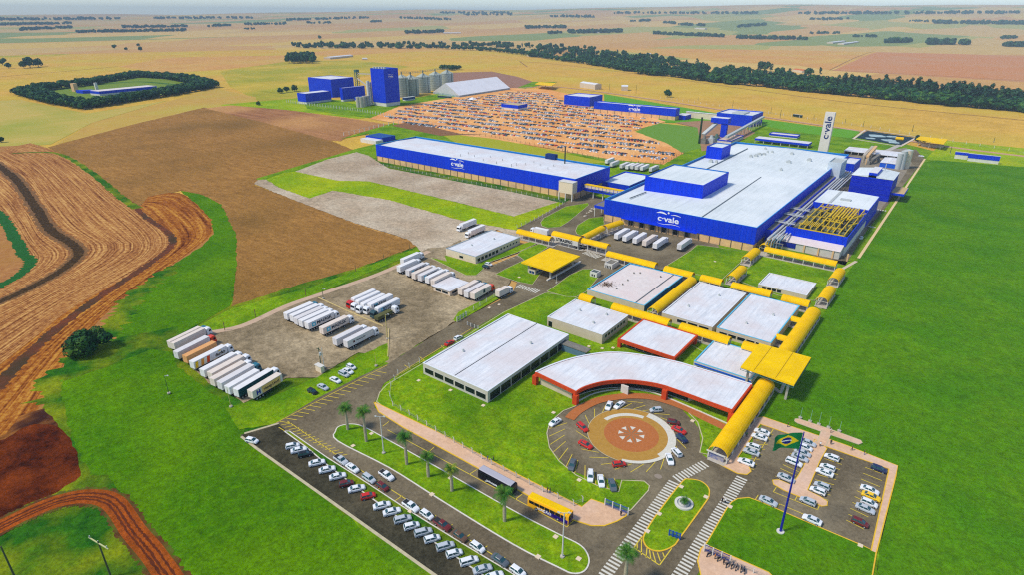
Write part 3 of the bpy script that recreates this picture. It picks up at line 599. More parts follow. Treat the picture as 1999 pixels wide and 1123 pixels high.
Y = [(c66(*a), c66(*b)) for a, b in (((745, 615), (655, 742)), ((655, 742), (930, 932)), ((930, 932), (1062, 750)), ((735, 650), (735, 822)), ((690, 705), (688, 765)), ((795, 745), (785, 850)), ((822, 765), (838, 872)), ((858, 785), (890, 900)), ((908, 795), (940, 890)), ((965, 795), (985, 850)))]
lines('road_markings', Y, .25, p_yel, ZP)
Y = []
for i in range(9): Y.append(((958+i*9.3, 514-i*3.0), (970+i*8.7, 518-i*2.8)))
lines('parking_lines', Y, .18, p_white, ZP)
DBG = 0
# ================================================================== BUILDINGS
def bp(nb, ny, Lp, Rp, h=None):
    n = G(*nb); h = h or HZ(nb[0], nb[1], ny); a = G(*Lp, h); b = G(*Rp, h)
    if DBG: print('BP', nb, [round(v,1) for v in (a.x, n.x, n.y, b.y, h)], 'W %.1f D %.1f'%(n.x-a.x, b.y-n.y), 'dL %.1f dR %.1f'%(a.y-n.y, b.x-n.x))
    return [a.x, n.x, n.y, b.y, h]
def bld(name, label, B, wall, roof, cat='building', lower=None, zs=0, par=0, cap=None, inner=None, gable=0, group=None, pilast=0, over=0, ribs=0):
    x0, x1, y0, y1, h = B
    e = world_thing(name, ((x0+x1)/2, (y0+y1)/2, 0), label, cat, group)
    m = MB(); zr = h-par
    m.box(x0, x1, y0, y1, zs if lower else 0, zr-.05 if par == 0 else h-par-.3, 0)
    if par:
        t = .35
        m.box(x0, x1, y0, y0+t, zr-.3, h).box(x0, x1, y1-t, y1, zr-.3, h).box(x0, x0+t, y0+t, y1-t, zr-.3, h).box(x1-t, x1, y0+t, y1-t, zr-.3, h)
    m.build('wall', wall, e)
    if lower:
        m = MB(); m.box(x0+.25, x1-.25, y0+.25, y1-.25, 0, zs, 0); m.build('lower_wall', lower, e)
        if pilast:
            k = int((x1-x0)/pilast); pj = M('panel_joint', (120, 104, 84))
            for i in range(k+1):
                x = x0+.2+(x1-x0-.4)*i/k; MB().box(x-.18, x+.18, y0-.02, y0+.24, 0, zs-.02).build('pilaster', pj, e)
            k = int((y1-y0)/pilast)
            for i in range(1, k+1):
                y = y0+.2+(y1-y0-.4)*i/k; MB().box(x1-.24, x1+.02, y-.18, y+.18, 0, zs-.02).build('pilaster', pj, e)
    # roof
    m = MB(); t = .36 if par else -over; g = gable; yc = (y0+y1)/2; xc = (x0+x1)/2
    if g == 0 and par == 0: m.box(x0-over, x1+over, y0-over, y1+over, zr-.04, zr+.18)
    else:
        X0, X1, Y0, Y1 = x0+t, x1-t, y0+t, y1-t
        if (x1-x0) > (y1-y0):
            m.face([(X0, Y0, zr), (X1, Y0, zr), (X1, yc, zr+g), (X0, yc, zr+g)]).face([(X0, yc, zr+g), (X1, yc, zr+g), (X1, Y1, zr), (X0, Y1, zr)])
            m.face([(X1, Y0, zr), (X1, Y1, zr), (X1, yc, zr+g)]).face([(X0, Y1, zr), (X0, Y0, zr), (X0, yc, zr+g)])
        else:
            m.face([(X0, Y0, zr), (xc, Y0, zr+g), (xc, Y1, zr+g), (X0, Y1, zr)]).face([(xc, Y0, zr+g), (X1, Y0, zr), (X1, Y1, zr), (xc, Y1, zr+g)])
            m.face([(X0, Y0, zr), (X1, Y0, zr), (xc, Y0, zr+g)]).face([(X1, Y1, zr), (X0, Y1, zr), (xc, Y1, zr+g)])
    m.build('roof', roof, e)
    if inner:
        m = MB(); t = .37
        m.box(x0+.35, x0+t+.03, y0+.4, y1-.4, zr, h-.02).box(x0+.4, x1-.4, y1-t-.03, y1-.35, zr, h-.02)
        m.build('parapet_lining', inner, e)
    if cap:
        m = MB(); m.box(x0-.05, x1+.05, y0-.05, y0+.4, h, h+.1).box(x0-.05, x1+.05, y1-.4, y1+.05, h, h+.1).box(x0-.05, x0+.4, y0+.4, y1-.4, h, h+.1).box(x1-.4, x1+.05, y0+.4, y1-.4, h, h+.1)
        m.build('coping', cap, e)
    if ribs:
        m = MB(); k = int((y1-y0)/ribs)
        for i in range(1, k): y = y0+(y1-y0)*i/k; m.box(x0+.5, x1-.5, y-.06, y+.06, zr+.16, zr+.24)
        m.build('roof_seam', M('roof_seam', (160, 166, 172)), e)
    return e
def win(e, B, face, a, b, z0, z1, n=1, gap=.3, mat=None, name='window', frame=True):
    """row of n windows between fractions a..b of a wall; each its own part with a frame under it"""
    x0, x1, y0, y1, h = B; mat = mat or dkglass
    L = (x1-x0) if face == 'S' else (y1-y0); wv = (b-a)*L/n
    for i in range(n):
        s = a*L+i*wv+gap/2; t = a*L+(i+1)*wv-gap/2
        m = MB(); f = MB()
        if face == 'S':
            m.box(x0+s, x0+t, y0-.06, y0+.02, z0, z1); q = [(x0+s-.08, x0+t+.08, y0-.1, y0+.01, z0-.1, z0), (x0+s-.08, x0+t+.08, y0-.1, y0+.01, z1, z1+.1)]
        else:
            m.box(x1-.02, x1+.06, y0+s, y0+t, z0, z1); q = [(x1-.01, x1+.1, y0+s-.08, y0+t+.08, z0-.1, z0), (x1-.01, x1+.1, y0+s-.08, y0+t+.08, z1, z1+.1)]
        o = m.build(name, mat, e)
        if frame:
            for k in q: f.box(*k)
            f.build('frame', steel, o, origin=e['_o'])
def logo(e, loc, facing, s, mat=None):
    """the white company wordmark with a swoosh above and below"""
    mat = mat or white_l
    put_text('c·vale', mat, s, loc, facing, e, 1.25, .02*s)
    a = R(facing); n = Vector((math.cos(a), math.sin(a), 0)); t = Vector((-n.y, n.x, 0)); o = Vector(loc)+n*.04
    def arc(pts, w):
        m = MB()
        for i in range(len(pts)-1):
            p, q = pts[i], pts[i+1]; w0 = w*math.sin(math.pi*(i+.15)/len(pts)); w1 = w*math.sin(math.pi*(i+1.15)/len(pts))
            m.face([o+t*(p[0]*s)+Vector((0, 0, (p[1]-w0)*s)), o+t*(q[0]*s)+Vector((0, 0, (q[1]-w1)*s)), o+t*(q[0]*s)+Vector((0, 0, (q[1]+w1)*s)), o+t*(p[0]*s)+Vector((0, 0, (p[1]+w0)*s))])
        m.build('swoosh', mat, e)
    arc([(-1.65+.2*i, .62+.16*math.sin(i*.45)) for i in range(8)], .11)
    arc([(.25+.17*i, .62+.1*math.sin(i*.42)) for i in range(9)], .05)
    arc([(-1.5+.2*i, -.62-.08*math.sin(i*.42)) for i in range(17)], .035)
    m = MB(); k = 10; c = o+t*(-.02*s)+Vector((0, 0, .85*s))
    m.face([c+t*(.13*s*math.cos(2*math.pi*i/k))+Vector((0, 0, .13*s*math.sin(2*math.pi*i/k))) for i in range(k)])
    m.build('emblem_dot', mat, e)
# ---- main plant
Bp = bp((1470, 494), 445, (1178, 390), (1620, 333))
Bp[3] = G(1440, 277, Bp[4]).y
main = bld('processing_plant', 'huge blue processing plant with white roof and docks facing parked trailers', Bp, blue, roofg, lower=cream, zs=4.6, par=1.6, inner=teal, cap=M('coping_blue', (60, 160, 230)), gable=1.2, pilast=6)
x0, x1, y0, y1, h = Bp
P = G(1305, 444, 0); lx = None
# logo position on the south wall from the picture
def on_south(px, py, y):      # world x,z of a picture point on the plane Y=y
    d = fw*F_ + rt*(px-1000) - up*(py-562); t = y/d.y; return Vector((d.x*t, y, H+d.z*t))
def on_east(px, py, x):
    d = fw*F_ + rt*(px-1000) - up*(py-562); t = x/d.x; return Vector((x, d.y*t, H+d.z*t))
p = on_south(1305, 429, y0); q = on_south(1328, 433, y0); logo(main, (p.x, y0-.1, p.z), -90, abs(q.x-p.x)/1.55)
m = MB()   # dock canopy and doors
a = on_south(1215, 438, y0).x; b = on_south(1362, 462, y0).x
m.box(a, b, y0-2.2, y0+.1, 4.7, 5.1); m.build('dock_canopy', blue, main)
for i in range(6):
    xx = a+(b-a)*(.12+i*.15); m = MB(); m.box(xx-1.3, xx+1.3, y0+.05, y0+.24, 1.0, 4.2); o = m.build('dock_door', dark, main)
    f = MB(); f.box(xx-1.7, xx-1.32, y0-.25, y0+.24, .6, 4.4).box(xx+1.32, xx+1.7, y0-.25, y0+.24, .6, 4.4).box(xx-1.7, xx+1.7, y0-.25, y0+.24, 4.2, 4.62); f.build('dock_shelter', greyc, o, origin=main['_o'])
# roof seams and vents
m = MB(); zr = h-1.6
for px0, px1 in (((1371, 424), (1486, 346)), ((1230, 387), (1262, 375)), ((1380, 330), (1460, 290))):
    A = G(*px0, zr+.9); A2 = G(*px1, zr+.9); m.beam((A.x, A.y, zr+.95), (A2.x, A2.y, zr+.95), .5, .5)
m.build('roof_seam', M('seam_grey', (120, 128, 132)), main)
for q in ((1388, 316), (1466, 307), (1476, 306), (1483, 303), (1492, 303), (1499, 299), (1508, 299), (1546, 302), (1525, 333), (1580, 314), (1494, 292), (1399, 317), (1540, 318)):
    A = G(*q, zr+.8); m = MB(); s = random.uniform(.8, 1.6); m.box(A.x-s, A.x+s, A.y-s*.7, A.y+s*.7, zr+.2, zr+2.2).box(A.x-s*.5, A.x+s*.5, A.y-s*.3, A.y+s*.3, zr+2.2, zr+2.8); m.build('roof_vent', steel, main)
# raised block on the roof
nb = G(1373, 393, h); A = G(1260, 344, 0)
hb = h+9.5
def roofblock(nr, Lr, Rr, zb, zt, label, name='roof_block', parent=None, inner_=True):
    n = G(*nr, zt); a = G(*Lr, zt); b = G(*Rr, zt); X0, X1, Y0, Y1 = a.x, n.x, n.y, b.y
    m = MB(); m.box(X0, X1, Y0, Y1, zb, zt-.9); t = .4
    m.box(X0, X1, Y0, Y0+t, zt-.95, zt).box(X0, X1, Y1-t, Y1, zt-.95, zt).box(X0, X0+t, Y0+t, Y1-t, zt-.95, zt).box(X1-t, X1, Y0+t, Y1-t, zt-.95, zt)
    o = m.build(name, blue, parent)
    m = MB(); m.box(X0+t, X1-t, Y0+t, Y1-t, zt-.9, zt-.7); m.build('block_roof', roofg, o, origin=parent['_o'])
    m = MB(); m.box(X0+t+.01, X0+t+.06, Y0+t, Y1-t, zt-.7, zt-.02).box(X0+t, X1-t, Y1-t-.06, Y1-t-.01, zt-.7, zt-.02); m.build('lining', teal, o, origin=parent['_o'])
hz_ = None
def zfind(basepx, topy, zb):
    p = G(*basepx, zb); lo, hi = zb, zb+60
    for _ in range(40):
        mm_ = (lo+hi)/2
        if PR(Vector((p.x, p.y, mm_)))[1] > topy: lo = mm_
        else: hi = mm_
    return lo
roofblock((1374, 362), (1260, 344), (1419, 335), zr-.4, zfind((1371, 392), 362, zr), '', 'roof_block', main)
roofblock((1411, 289), (1386, 283), (1424, 281), zr-.4, zfind((1408, 313), 289, zr), '', 'roof_hoist_tower', main)
# white penthouse tower and far east wing
B = bp((1662, 352), 321, (1641, 316), (1679, 309)); bld('plant_wing', 'small blue wing with white roof right behind the white tower block', B, blue, roofw, cap=teal, par=.6)
B = bp((1633, 368), 319, (1622, 313), (1648, 309)); bld('white_tower_block', 'windowless white tower block rising at the right edge of the plant roof', B, M('tower_white', (206, 216, 218), (190, 202, 206), .5), steel, par=.8, cat='tower')
# ---- long warehouse
Bw = bp((1122, 391), 350, (729, 283), (1190, 325)); zr = Bw[4]-1.3
wh = bld('long_warehouse', 'long blue warehouse with white roof and cream base panels beside the pale gravel lots', Bw, blue, roofw, lower=cream, zs=Bw[4]*.33, par=1.3, inner=teal, cap=M('coping_blue', (60, 160, 230)), gable=.8, pilast=7)
p = on_south(893, 321, Bw[2]); q = on_south(906, 324, Bw[2]); logo(wh, (p.x, Bw[2]-.1, p.z), -90, abs(q.x-p.x)/1.5)
A = G(1103, 320, zr); m = MB(); m.tube((A.x, A.y, zr), (A.x, A.y, zr+13), .5); m.build('chimney', M('dark_pipe', (44, 58, 50)), wh)
A = G(1078, 311, zr); m = MB(); m.box(A.x-5, A.x+4, A.y-2, A.y+2, zr, zr+4); m.build('roof_plant_room', M('navy', (20, 50, 110)), wh)
for i in range(14):
    A = G(900+i*14+random.uniform(-4, 4), 304+i*2+random.uniform(-5, 8), zr); m = MB(); m.tube((A.x, A.y, zr), (A.x, A.y, zr+2.2), .18, n=6); m.build('roof_vent', greyc, wh)
B = bp((1121, 375), 355, (1103, 353), (1135, 352)); n = G(1121, 391)
e = world_thing('lift_lobby', (Bw[1]+2, Bw[2]-3, 0), 'cream stair block on white columns at the near corner of the long warehouse', 'building')
x1_ = n.x+1; y1_ = Bw[2]-.05
m = MB(); m.box(x1_-10, x1_+1, y1_-6, y1_, 5.5, 13.0); m.build('wall', M('cream_light', (230, 212, 182)), e)
m = MB(); m.box(x1_-10.2, x1_+1.2, y1_-6.2, y1_, 13.0, 13.3); m.build('roof', whitew, e)
for dx, dy in ((-9.7, -5.7), (.7, -5.7), (-4.5, -5.7)):
    m = MB(); m.box(x1_+dx-.3, x1_+dx+.3, y1_+dy-.3, y1_+dy+.3, 0, 5.5); m.build('column', whitew, e)
# footbridge yellow roof
a = G(1121, 358, 8.5); b = G(1212, 380, 8.5)
e = world_thing('footbridge', (a.x, a.y, 0), 'enclosed footbridge with yellow roof and blue truss between warehouse and plant', 'bridge')
yy = a.y; xa = x1_+1.2; xb = Bp[0]-.1
m = MB(); m.box(xa, xb, yy-1.6, yy+1.6, 9.2, 9.6); k = len(m.v); m.build('roof', yel, e)
m = MB(); m.box(xa, xb, yy-1.5, yy+1.5, 7.4, 9.18); m.build('panel', M('cream_light', (230, 212, 182)), e)
m = MB()
for i in range(14):
    x = xa+(xb-xa)*i/13; m.box(x-.12, x+.12, yy-1.62, yy-1.5, 5.6, 9.2)
    if i < 13: xn = xa+(xb-xa)*(i+1)/13; m.beam((x, yy-1.6, 5.7), (xn, yy-1.6, 7.2), .2)
m.box(xa, xb, yy-1.7, yy+1.6, 5.3, 5.7).box(xa, xb, yy-1.66, yy-1.52, 7.1, 7.4); m.build('truss', blue, e)
for f_ in (.18, .38, .62, .9):
    x = xa+(xb-xa)*f_; m = MB(); m.box(x-.3, x+.3, yy-.4, yy+.4, 0, 5.3); m.build('column', whitew, e)
# mid block
B = bp((1228, 378), 363, (1176, 352), (1262, 341)); B[1] = min(B[1], Bp[0]-.2); bld('link_block', 'low blue block with white roof wedged between warehouse and plant in front of parked trailers', B, blue, roofg, par=.8, cap=teal)
# low blue canopy at plant's left corner
A = G(1152, 395, 4); e = world_thing('side_canopy', (A.x, A.y, 0), 'small blue flat canopy attached at the left front corner of the plant', 'canopy')
X1 = Bp[0]-.1; Y0 = Bp[2]+4
m = MB(); m.box(X1-9, X1, Y0, Y0+18, 6, 7.6); m.build('roof', blue, e); m = MB(); m.box(X1-8.5, X1-.4, Y0+.4, Y0+17.5, 7.6, 7.65); m.build('gravel_top', greyc, e)
for dx, dy in ((-8.7, .3), (-8.7, 9), (-8.7, 17)):
    m = MB(); m.box(X1+dx-.2, X1+dx+.2, Y0+dy-.2, Y0+dy+.2, 0, 6); m.build('column', whitew, e)
# ---- pylon tower
pz = HZ(1605, 305, 219); P0 = G(1605, 305)
e = world_thing('sign_tower', (P0.x, P0.y, 0), 'tall slim white tower with vertical dark blue lettering behind the plant', 'tower')
wv = 7.8
m = MB(); m.box(P0.x-wv/2, P0.x+wv/2, P0.y-2, P0.y+2, 0, pz); m.build('shaft', M('tower_cream', (232, 224, 214), (222, 212, 200), .3), e)
m = MB(); m.box(P0.x-wv/2-.1, P0.x+wv/2+.1, P0.y-2.1, P0.y+2.1, 0, 5); m.build('base', whitew, e)
put_text('c·vale', navy_l, 7.6, (P0.x, P0.y-2.1, pz*.66), -90, e, 1.15, .1, roll=90)
# ---- utility / machine-room complex on the right
_n, _l, _r = G(1697, 411, 10.8), G(1588, 394, 10.8), G(1719, 384, 10.8); B2 = [_l.x, _n.x, _n.y, _r.y, 10.8]; e2 = bld('compressor_house', 'blue building with broad white roof behind the yellow pipework deck', B2, blue, roofg, cap=None, par=.1, gable=.5, lower=None)
m = MB(); x0, x1, y0, y1, h = B2; m.box((x0+x1)/2-3, (x0+x1)/2+3, y0+12, y0+16, h, h+.9); m.box(x0+8, x0+9.5, y0+2, y1-2, h+.1, h+.5); m.build('roof_hatch', steel, e2)
B1 = bp((1646, 501), 464, (1537, 441), (1697, 411)); B1[1] = B2[1]; B1[3] = B2[2]-.1
x0, x1, y0, y1, h = B1; h1 = h
e1 = world_thing('utility_building', ((x0+x1)/2, (y0+y1)/2, 0), 'blue parapet building with cream lean-to front, its open roof deck crowded with yellow pipes', 'building')
m = MB(); t = .4; zd = h-3.2
m.box(x0, x1, y0, y1, h*.5, zd); m.box(x0, x1, y0, y0+t, zd, h).box(x1-t, x1, y0+t, y1, zd, h).box(x0, x0+t, y0+t, y1, zd, h-1.5); m.build('wall', blue, e1)
m = MB(); m.box(x0+.2, x1-.2, y0+.2, y1, 0, h*.5); m.build('lower_wall', whitew, e1)
m = MB(); m.box(x0+.5, x1-.5, y0+.5, y1-.2, zd, zd+.1); m.build('deck', greyc, e1)
m = MB()   # lean-to
m.box(x0-3, x1-1, y0-7.5, y0-.05, 0, 4.6); m.build('annex_wall', M('annex', (214, 208, 196), (196, 190, 178), .5), e1)
m = MB(); m.face([(x0-3.3, y0-8, 4.65), (x1-.8, y0-8, 4.65), (x1-.8, y0-.02, 6), (x0-3.3, y0-.02, 6)]).face([(x0-3.3, y0-8, 4.6), (x0-3.3, y0-.02, 4.6), (x0-3.3, y0-.02, 6), (x0-3.3, y0-8, 4.65)]); m.build('annex_roof', roofp, e1)
m = MB(); m.box(x0-2, x0+8, y0-7.75, y0-7.5, 1.6, 4.3); m.build('blue_shutter', M('navy_panel', (14, 36, 150)), e1)
for i in range(4):
    xx = x0+12+i*7; m = MB(); m.box(xx, xx+.7, y0-8.0, y0-7.5, 0, 4.5); m.build('pilaster', cream, e1)
e1y0 = y0
# machinery and yellow pipes: a thing standing on the deck
yp = world_thing('yellow_pipe_rack', ((x0+x1)/2, (y0+y1)/2, zd+.1), 'tangle of bright yellow refrigeration pipes on posts over the blue building deck', 'pipework')
m = MB(); zb = zd+.1; W = x1-x0; D = y1-y0
for i in range(7):
    yv = y0+2+(D-4)*i/6; m.beam((x0+6+(i*7 % 5)*1.8, yv+(i % 3-1)*1.5, zb+3.4+.25*(i % 3)), (x1-2-(i*5 % 4)*2.4, yv+(i % 3-1)*1.5, zb+3.4+.25*(i % 3)), .5)
for i in range(9):
    xv = x0+6+(W-8)*i/8; m.beam((xv, y0+2, zb+3.9), (xv, y1-1, zb+3.9), .45)
    for j in range(4):
        yv = y0+2+(D-4)*j/3; m.beam((xv, yv, zb), (xv, yv, zb+3.8), .3)
for i in range(10):
    xv = x0+W*.22+i*.9; m.beam((xv, y0+5, zb+4.4), (xv, y0+13, zb+4.4), .35)
for i in range(16):
    xv = x0+W*random.uniform(.3, .92); yv = y0+D*random.uniform(.15, .75); m.beam((xv, yv, zb+4.1), (xv+random.choice([0, 0, W*.12]), yv+random.choice([D*.12, D*.2]), zb+4.1+random.uniform(0, .8)), .42)
for i in range(8):
    xv = x0+W*(.5+.05*i); m.beam((xv, y0+D*.5, zb+4.3), (xv, y0+D*.92, zb+4.3), .7)
m.build('pipes', ypipe, yp)
for k in range(11):
    i, j = k % 4, k//4
    xx = x0+4+i*W*.23; yv = y0+5+j*D*.28
    c = world_thing('condenser', (xx, yv, zb), ['ribbed condenser unit under the yellow pipes, %s in the %s row' % (['leftmost', 'second from left', 'third from left', 'rightmost'][i], ['front', 'middle', 'back'][j])][0], 'condenser', 'condensers on the pipework deck')
    m = MB(); m.box(xx, xx+W*.14, yv, yv+D*.17, zb+.6, zb+3.0)
    for q in range(8): m.box(xx+W*.14*q/8, xx+W*.14*q/8+.15, yv-.08, yv, zb+.7, zb+2.9)
    m.build('casing', M('condenser_grey', (118, 122, 96), (92, 98, 80), 1), c)
    m = MB()
    for q in range(3): m.tube((xx+W*.14*(q+.5)/3, yv+D*.085, zb+3.0), (xx+W*.14*(q+.5)/3, yv+D*.085, zb+3.5), W*.02, n=10)
    m.build('fan', blk if k % 2 else ypipe, c)
c = world_thing('tank_skid', (x1-8, y0+4, zb), 'white and blue tanks on the front right corner of the deck', 'tank')
m = MB(); m.tube((x1-9, y0+2.5, zb+1.6), (x1-4, y0+2.5, zb+1.6), 1.2, n=12); m.build('tank', whitew, c); m = MB(); m.box(x1-9, x1-4, y0+4.4, y0+6.4, zb, zb+2.4); m.build('cabinet', M('cabinet_blue', (40, 96, 160)), c)
# pipes alongside plant right wall
e = world_thing('pipe_bridge', (Bp[1]+6, (Bp[2]+Bp[3])/2, 0), 'long bundle of silver pipes on a low rack between plant and compressor house', 'pipework')
m = MB()
ya, yb = Bp[2]+6, G(1630, 350).y
for i, (r_, zz) in enumerate(((.7, 7.2), (.5, 7.0), (.6, 7.1), (.4, 6.8), (.45, 6.9))): m.tube((Bp[1]+5+i*1.7, ya+i*2, zz), (Bp[1]+5+i*1.7, yb, zz), r_, n=8)
m.build('pipe', M('silver', (214, 216, 212), (186, 188, 186), 2, rough=.4), e)
m = MB()
for i in range(12):
    yv = ya+(yb-ya)*i/11; m.box(Bp[1]+4, Bp[1]+13, yv-.25, yv+.25, 5.7, 6.1).box(Bp[1]+4.2, Bp[1]+4.6, yv-.2, yv+.2, 0, 5.7).box(Bp[1]+12.4, Bp[1]+12.8, yv-.2, yv+.2, 0, 5.7)
m.build('rack', greyc, e)
e = world_thing('side_gallery', (Bp[1]+2, (Bp[2]+Bp[3])/2, 0), 'blue edged gallery with grey gravel top along the plant right wall', 'annex')
m = MB(); m.box(Bp[1]+.1, Bp[1]+3.8, Bp[2]+18, yb-10, 0, 8.4); m.build('wall', blue, e); m = MB(); m.box(Bp[1]+.5, Bp[1]+3.4, Bp[2]+18.4, yb-10.4, 8.4, 8.5); m.build('top', greyc, e)
e = world_thing('pipe_crossing', (Bp[1]+8, Bp[2]+40, 0), 'pale pipe bridges stepping from the plant wall to the yellow pipe deck', 'pipework')
for k_, yy_ in enumerate((Bp[2]+34, Bp[2]+52, Bp[2]+66)):
    m = MB(); m.beam((Bp[1]+.2, yy_, 9.2), (B1[0]+2, yy_, 9.2), 1.2, .5); m.beam((Bp[1]+.2, yy_+1, 9.9), (B1[0]+2, yy_+1, 9.9), .2); m.build('pipe_tray', steel, e)
for k_ in range(6):
    m = MB(); xx_ = Bp[1]+5+k_*1.1; m.tube((xx_, Bp[2]+3+k_, 6.5), (xx_, Bp[2]+16, 7.2), .3, n=6); m.tube((xx_, Bp[2]+3+k_, 0), (xx_, Bp[2]+3+k_, 6.6), .3, n=6); m.build('downpipe', M('teal_pipe', (70, 120, 140)) if k_ % 2 else steel, e)
# boiler house
B3 = bp((1733, 396), 352, (1664, 341), (1751, 336)); e3 = bld('boiler_house', 'tall blue ribbed boiler house with pale roof and a ridge vent', B3, M('blue_ribbed', (4, 42, 206), (2, 28, 160), .9, stretch=(.1, .1, 3), rough=.5, contrast=3), roofg, gable=1.6, over=.3)
x0, x1, y0, y1, h = B3; xc = (x0+x1)/2; m = MB(); m.box(xc-2.4, xc+2.4, y0-.3, y1-6, h-.8, h+3.2, 0, top=1); m.build('ridge_vent', [blue, roofw], e3)
m = MB(); m.box(x1+.05, x1+8, y0+3, y0+24, 5, 6.4); m.build('side_platform', blue, e3); m = MB(); m.box(x1+.3, x1+7.8, y0+3.3, y0+23.7, 6.4, 6.5); m.build('platform_top', M('tan_top', (206, 176, 126)), e3)
A = G(1727, 337, h); m = MB(); m.tube((A.x, A.y, h), (A.x, A.y, h+6), .25, n=6); m.build('stack', steel, e3)
B = bp((1748, 331), 321, (1720, 316), (1753, 310)); bld('pump_house', 'small bright blue pump house with white roof beside steel tanks', B, M('mid_blue', (20, 92, 210)), roofw, gable=.6, over=.3)
B = bp((1762, 315), 307, (1648, 294), (1768, 298)); e = world_thing('open_shed', ((B[0]+B[1])/2, (B[2]+B[3])/2, 0), 'long white roofed open shed in front of the aerated pond', 'shed')
m = MB(); m.box(B[0], B[1], B[2], B[3], B[4]-.3, B[4]); m.build('roof', roofw, e)
m = MB(); m.box(B[0]+.5, B[1]-.5, B[3]-1, B[3]-.6, 0, B[4]-.32).box(B[0]+.4, B[0]+.8, B[2]+.8, B[3]-1.2, 0, B[4]-.32); m.build('back_wall', greyc, e)
for i in range(9):
    x = B[0]+.6+(B[1]-B[0]-1.2)*i/8; m = MB(); m.box(x-.25, x+.25, B[2]+.2, B[2]+.7, 0, B[4]-.32); m.build('post', conc, e)
for i, (q, r_, hh, lab) in enumerate([((1733, 341), 2.6, 0, ''), ((1752, 331), 2.2, 13, 'tall pale steel tank left of its twin beside the blue pump house'), ((1758, 331), 2.4, 15, 'tall pale steel tank next to the cream tank'), ((1766, 329), 3.2, 15, 'wide cream coloured tank at the roadside behind the boiler house')]):
    if not hh: continue
    A = G(*q); t_ = world_thing('storage_tank', (A.x, A.y, 0), lab, 'tank', 'tanks behind the boiler house')
    m = MB(); m.tube((A.x, A.y, 0), (A.x, A.y, hh), r_, n=20, cap=False); m.build('shell', steel if i < 3 else M('cream_tank', (232, 212, 184)), t_)
    m = MB(); m.tube((A.x, A.y, hh), (A.x, A.y, hh+.8), r_+.05, .3, n=20); m.build('lid', steel, t_)
e = world_thing('cooling_plant', tuple(G(1705, 322)), 'cluster of grey ducts and louvred boxes between shed and plant', 'machinery')
for i, (a_, b_, zz) in enumerate([((1684, 318), (1700, 304), 6), ((1690, 322), (1706, 306), 7), ((1700, 322), (1714, 316), 4)]):
    A = G(*a_); Bq = G(*b_); m = MB(); m.beam((A.x, A.y, zz), (Bq.x, Bq.y, zz+2), 2.2, 1.6, 0); m.beam((A.x, A.y, 0), (A.x, A.y, zz), .6); m.beam((Bq.x, Bq.y, 0), (Bq.x, Bq.y, zz+2), .6); m.build('duct', [conc, cream, greyc][i], e)
for i in range(9):
    A = G(1690+random.uniform(0, 28), 314+random.uniform(-4, 10)); s = random.uniform(1, 2.2); m = MB(); m.box(A.x-s, A.x+s, A.y-s, A.y+s, 0, 2+s); m.build('louvred_box', random.choice([greyc, conc, steel]), e)
e = world_thing('heat_exchangers', tuple(G(1651, 352)), 'rusty and green vessels stacked beside the white tower block', 'machinery')
for i in range(8):
    A = G(1645+random.uniform(0, 16), 346+random.uniform(0, 14)); s = random.uniform(.8, 1.6); m = MB()
    if i % 2: m.tube((A.x-2, A.y, 1+s), (A.x+2, A.y, 1+s), s, n=10)
    else: m.box(A.x-s, A.x+s, A.y-s, A.y+s, 0, 5*s)
    m.build('vessel', random.choice([M('green_grey', (92, 116, 104)), cream, greyc]), e)
# ---- offices
off_wall = M('office_wall', (208, 200, 186), (190, 182, 168), .5)
Ba = bp((953, 791), 766, (824, 711), (1113, 655)); ea = bld('canteen_hall', 'large white roofed hall with dark glazed bands nearest the truck yard road', Ba, off_wall, roofw, gable=.5, par=.25, cap=M('pale_coping', (224, 228, 232)))
win(ea, Ba, 'S', .02, .98, 1.5, 3.4, 6, .7); win(ea, Ba, 'E', .02, .96, .8, 3.8, 8, .5)
x0, x1, y0, y1, h = Ba; m = MB(); xm = x0+(x1-x0)*.5; m.box(xm-.12, xm+.12, y0+.4, y1-.4, h+.2, h+.34); m.build('roof_seam', M('seam_dark', (60, 66, 72)), ea)
Bb = bp((1175, 676), 655, (1068, 620), (1229, 617)); eb = bld('training_block', 'square beige office with white roof joined by a glass link to the dark glazed hall', Bb, beige, roofw, par=.2, gable=.3, cap=M('pale_coping', (224, 228, 232)))
win(eb, Bb, 'E', .08, .9, 2.4, 3.6, 7, .8); win(eb, Bb, 'S', .02, .1, .6, 3, 1)
x0, x1, y0, y1, h = Ba; A = G(1113, 672); m = MB()
e = world_thing('link_corridor', (x1, y1, 0), 'short grey covered link between glazed hall and square beige office', 'corridor')
m.box(x1+.05, x1+11, y1-5.5, y1-2, 3.2, 3.5); m.build('roof', greyc, e); m = MB(); m.box(x1+.3, x1+10.5, y1-5.3, y1-5.1, .2, 3.1); m.build('glazing', M('blueish_glass', (96, 128, 150), rough=.2), e)
Bc = bp((1316, 719), 700, (1202, 666), (1362, 655)); h = Bc[4]; x0, x1, y0, y1, h = Bc
ec = world_thing('red_framed_office', ((x0+x1)/2, (y0+y1)/2, 0), 'office with white roof and red colonnade right behind the curved building', 'building')
m = MB(); m.box(x0+2.4, x1-2.4, y0+2.4, y1-.5, 0, h-1); m.build('wall', beige, ec)
m = MB(); t = .7; m.box(x0, x1, y0, y0+t, h-1.2, h).box(x1-t, x1, y0+t, y1, h-1.2, h).box(x0, x0+t, y0+t, y1, h-1.2, h).box(x0+t, x1-t, y1-t, y1, h-1.2, h); m.build('fascia', redw, ec)
for (a_, b_) in ((x0+.05, y0+.05), (x1-1.35, y0+.05), (x1-1.35, y1-1.4)):
    m = MB(); m.box(a_, a_+1.3, b_, b_+1.3, 0, h-1.21); m.build('column', redw, ec)
m = MB(); m.box(x0+t, x1-t, y0+t, y1-t, h-.5, h-.1); m.build('roof', roofw, ec)
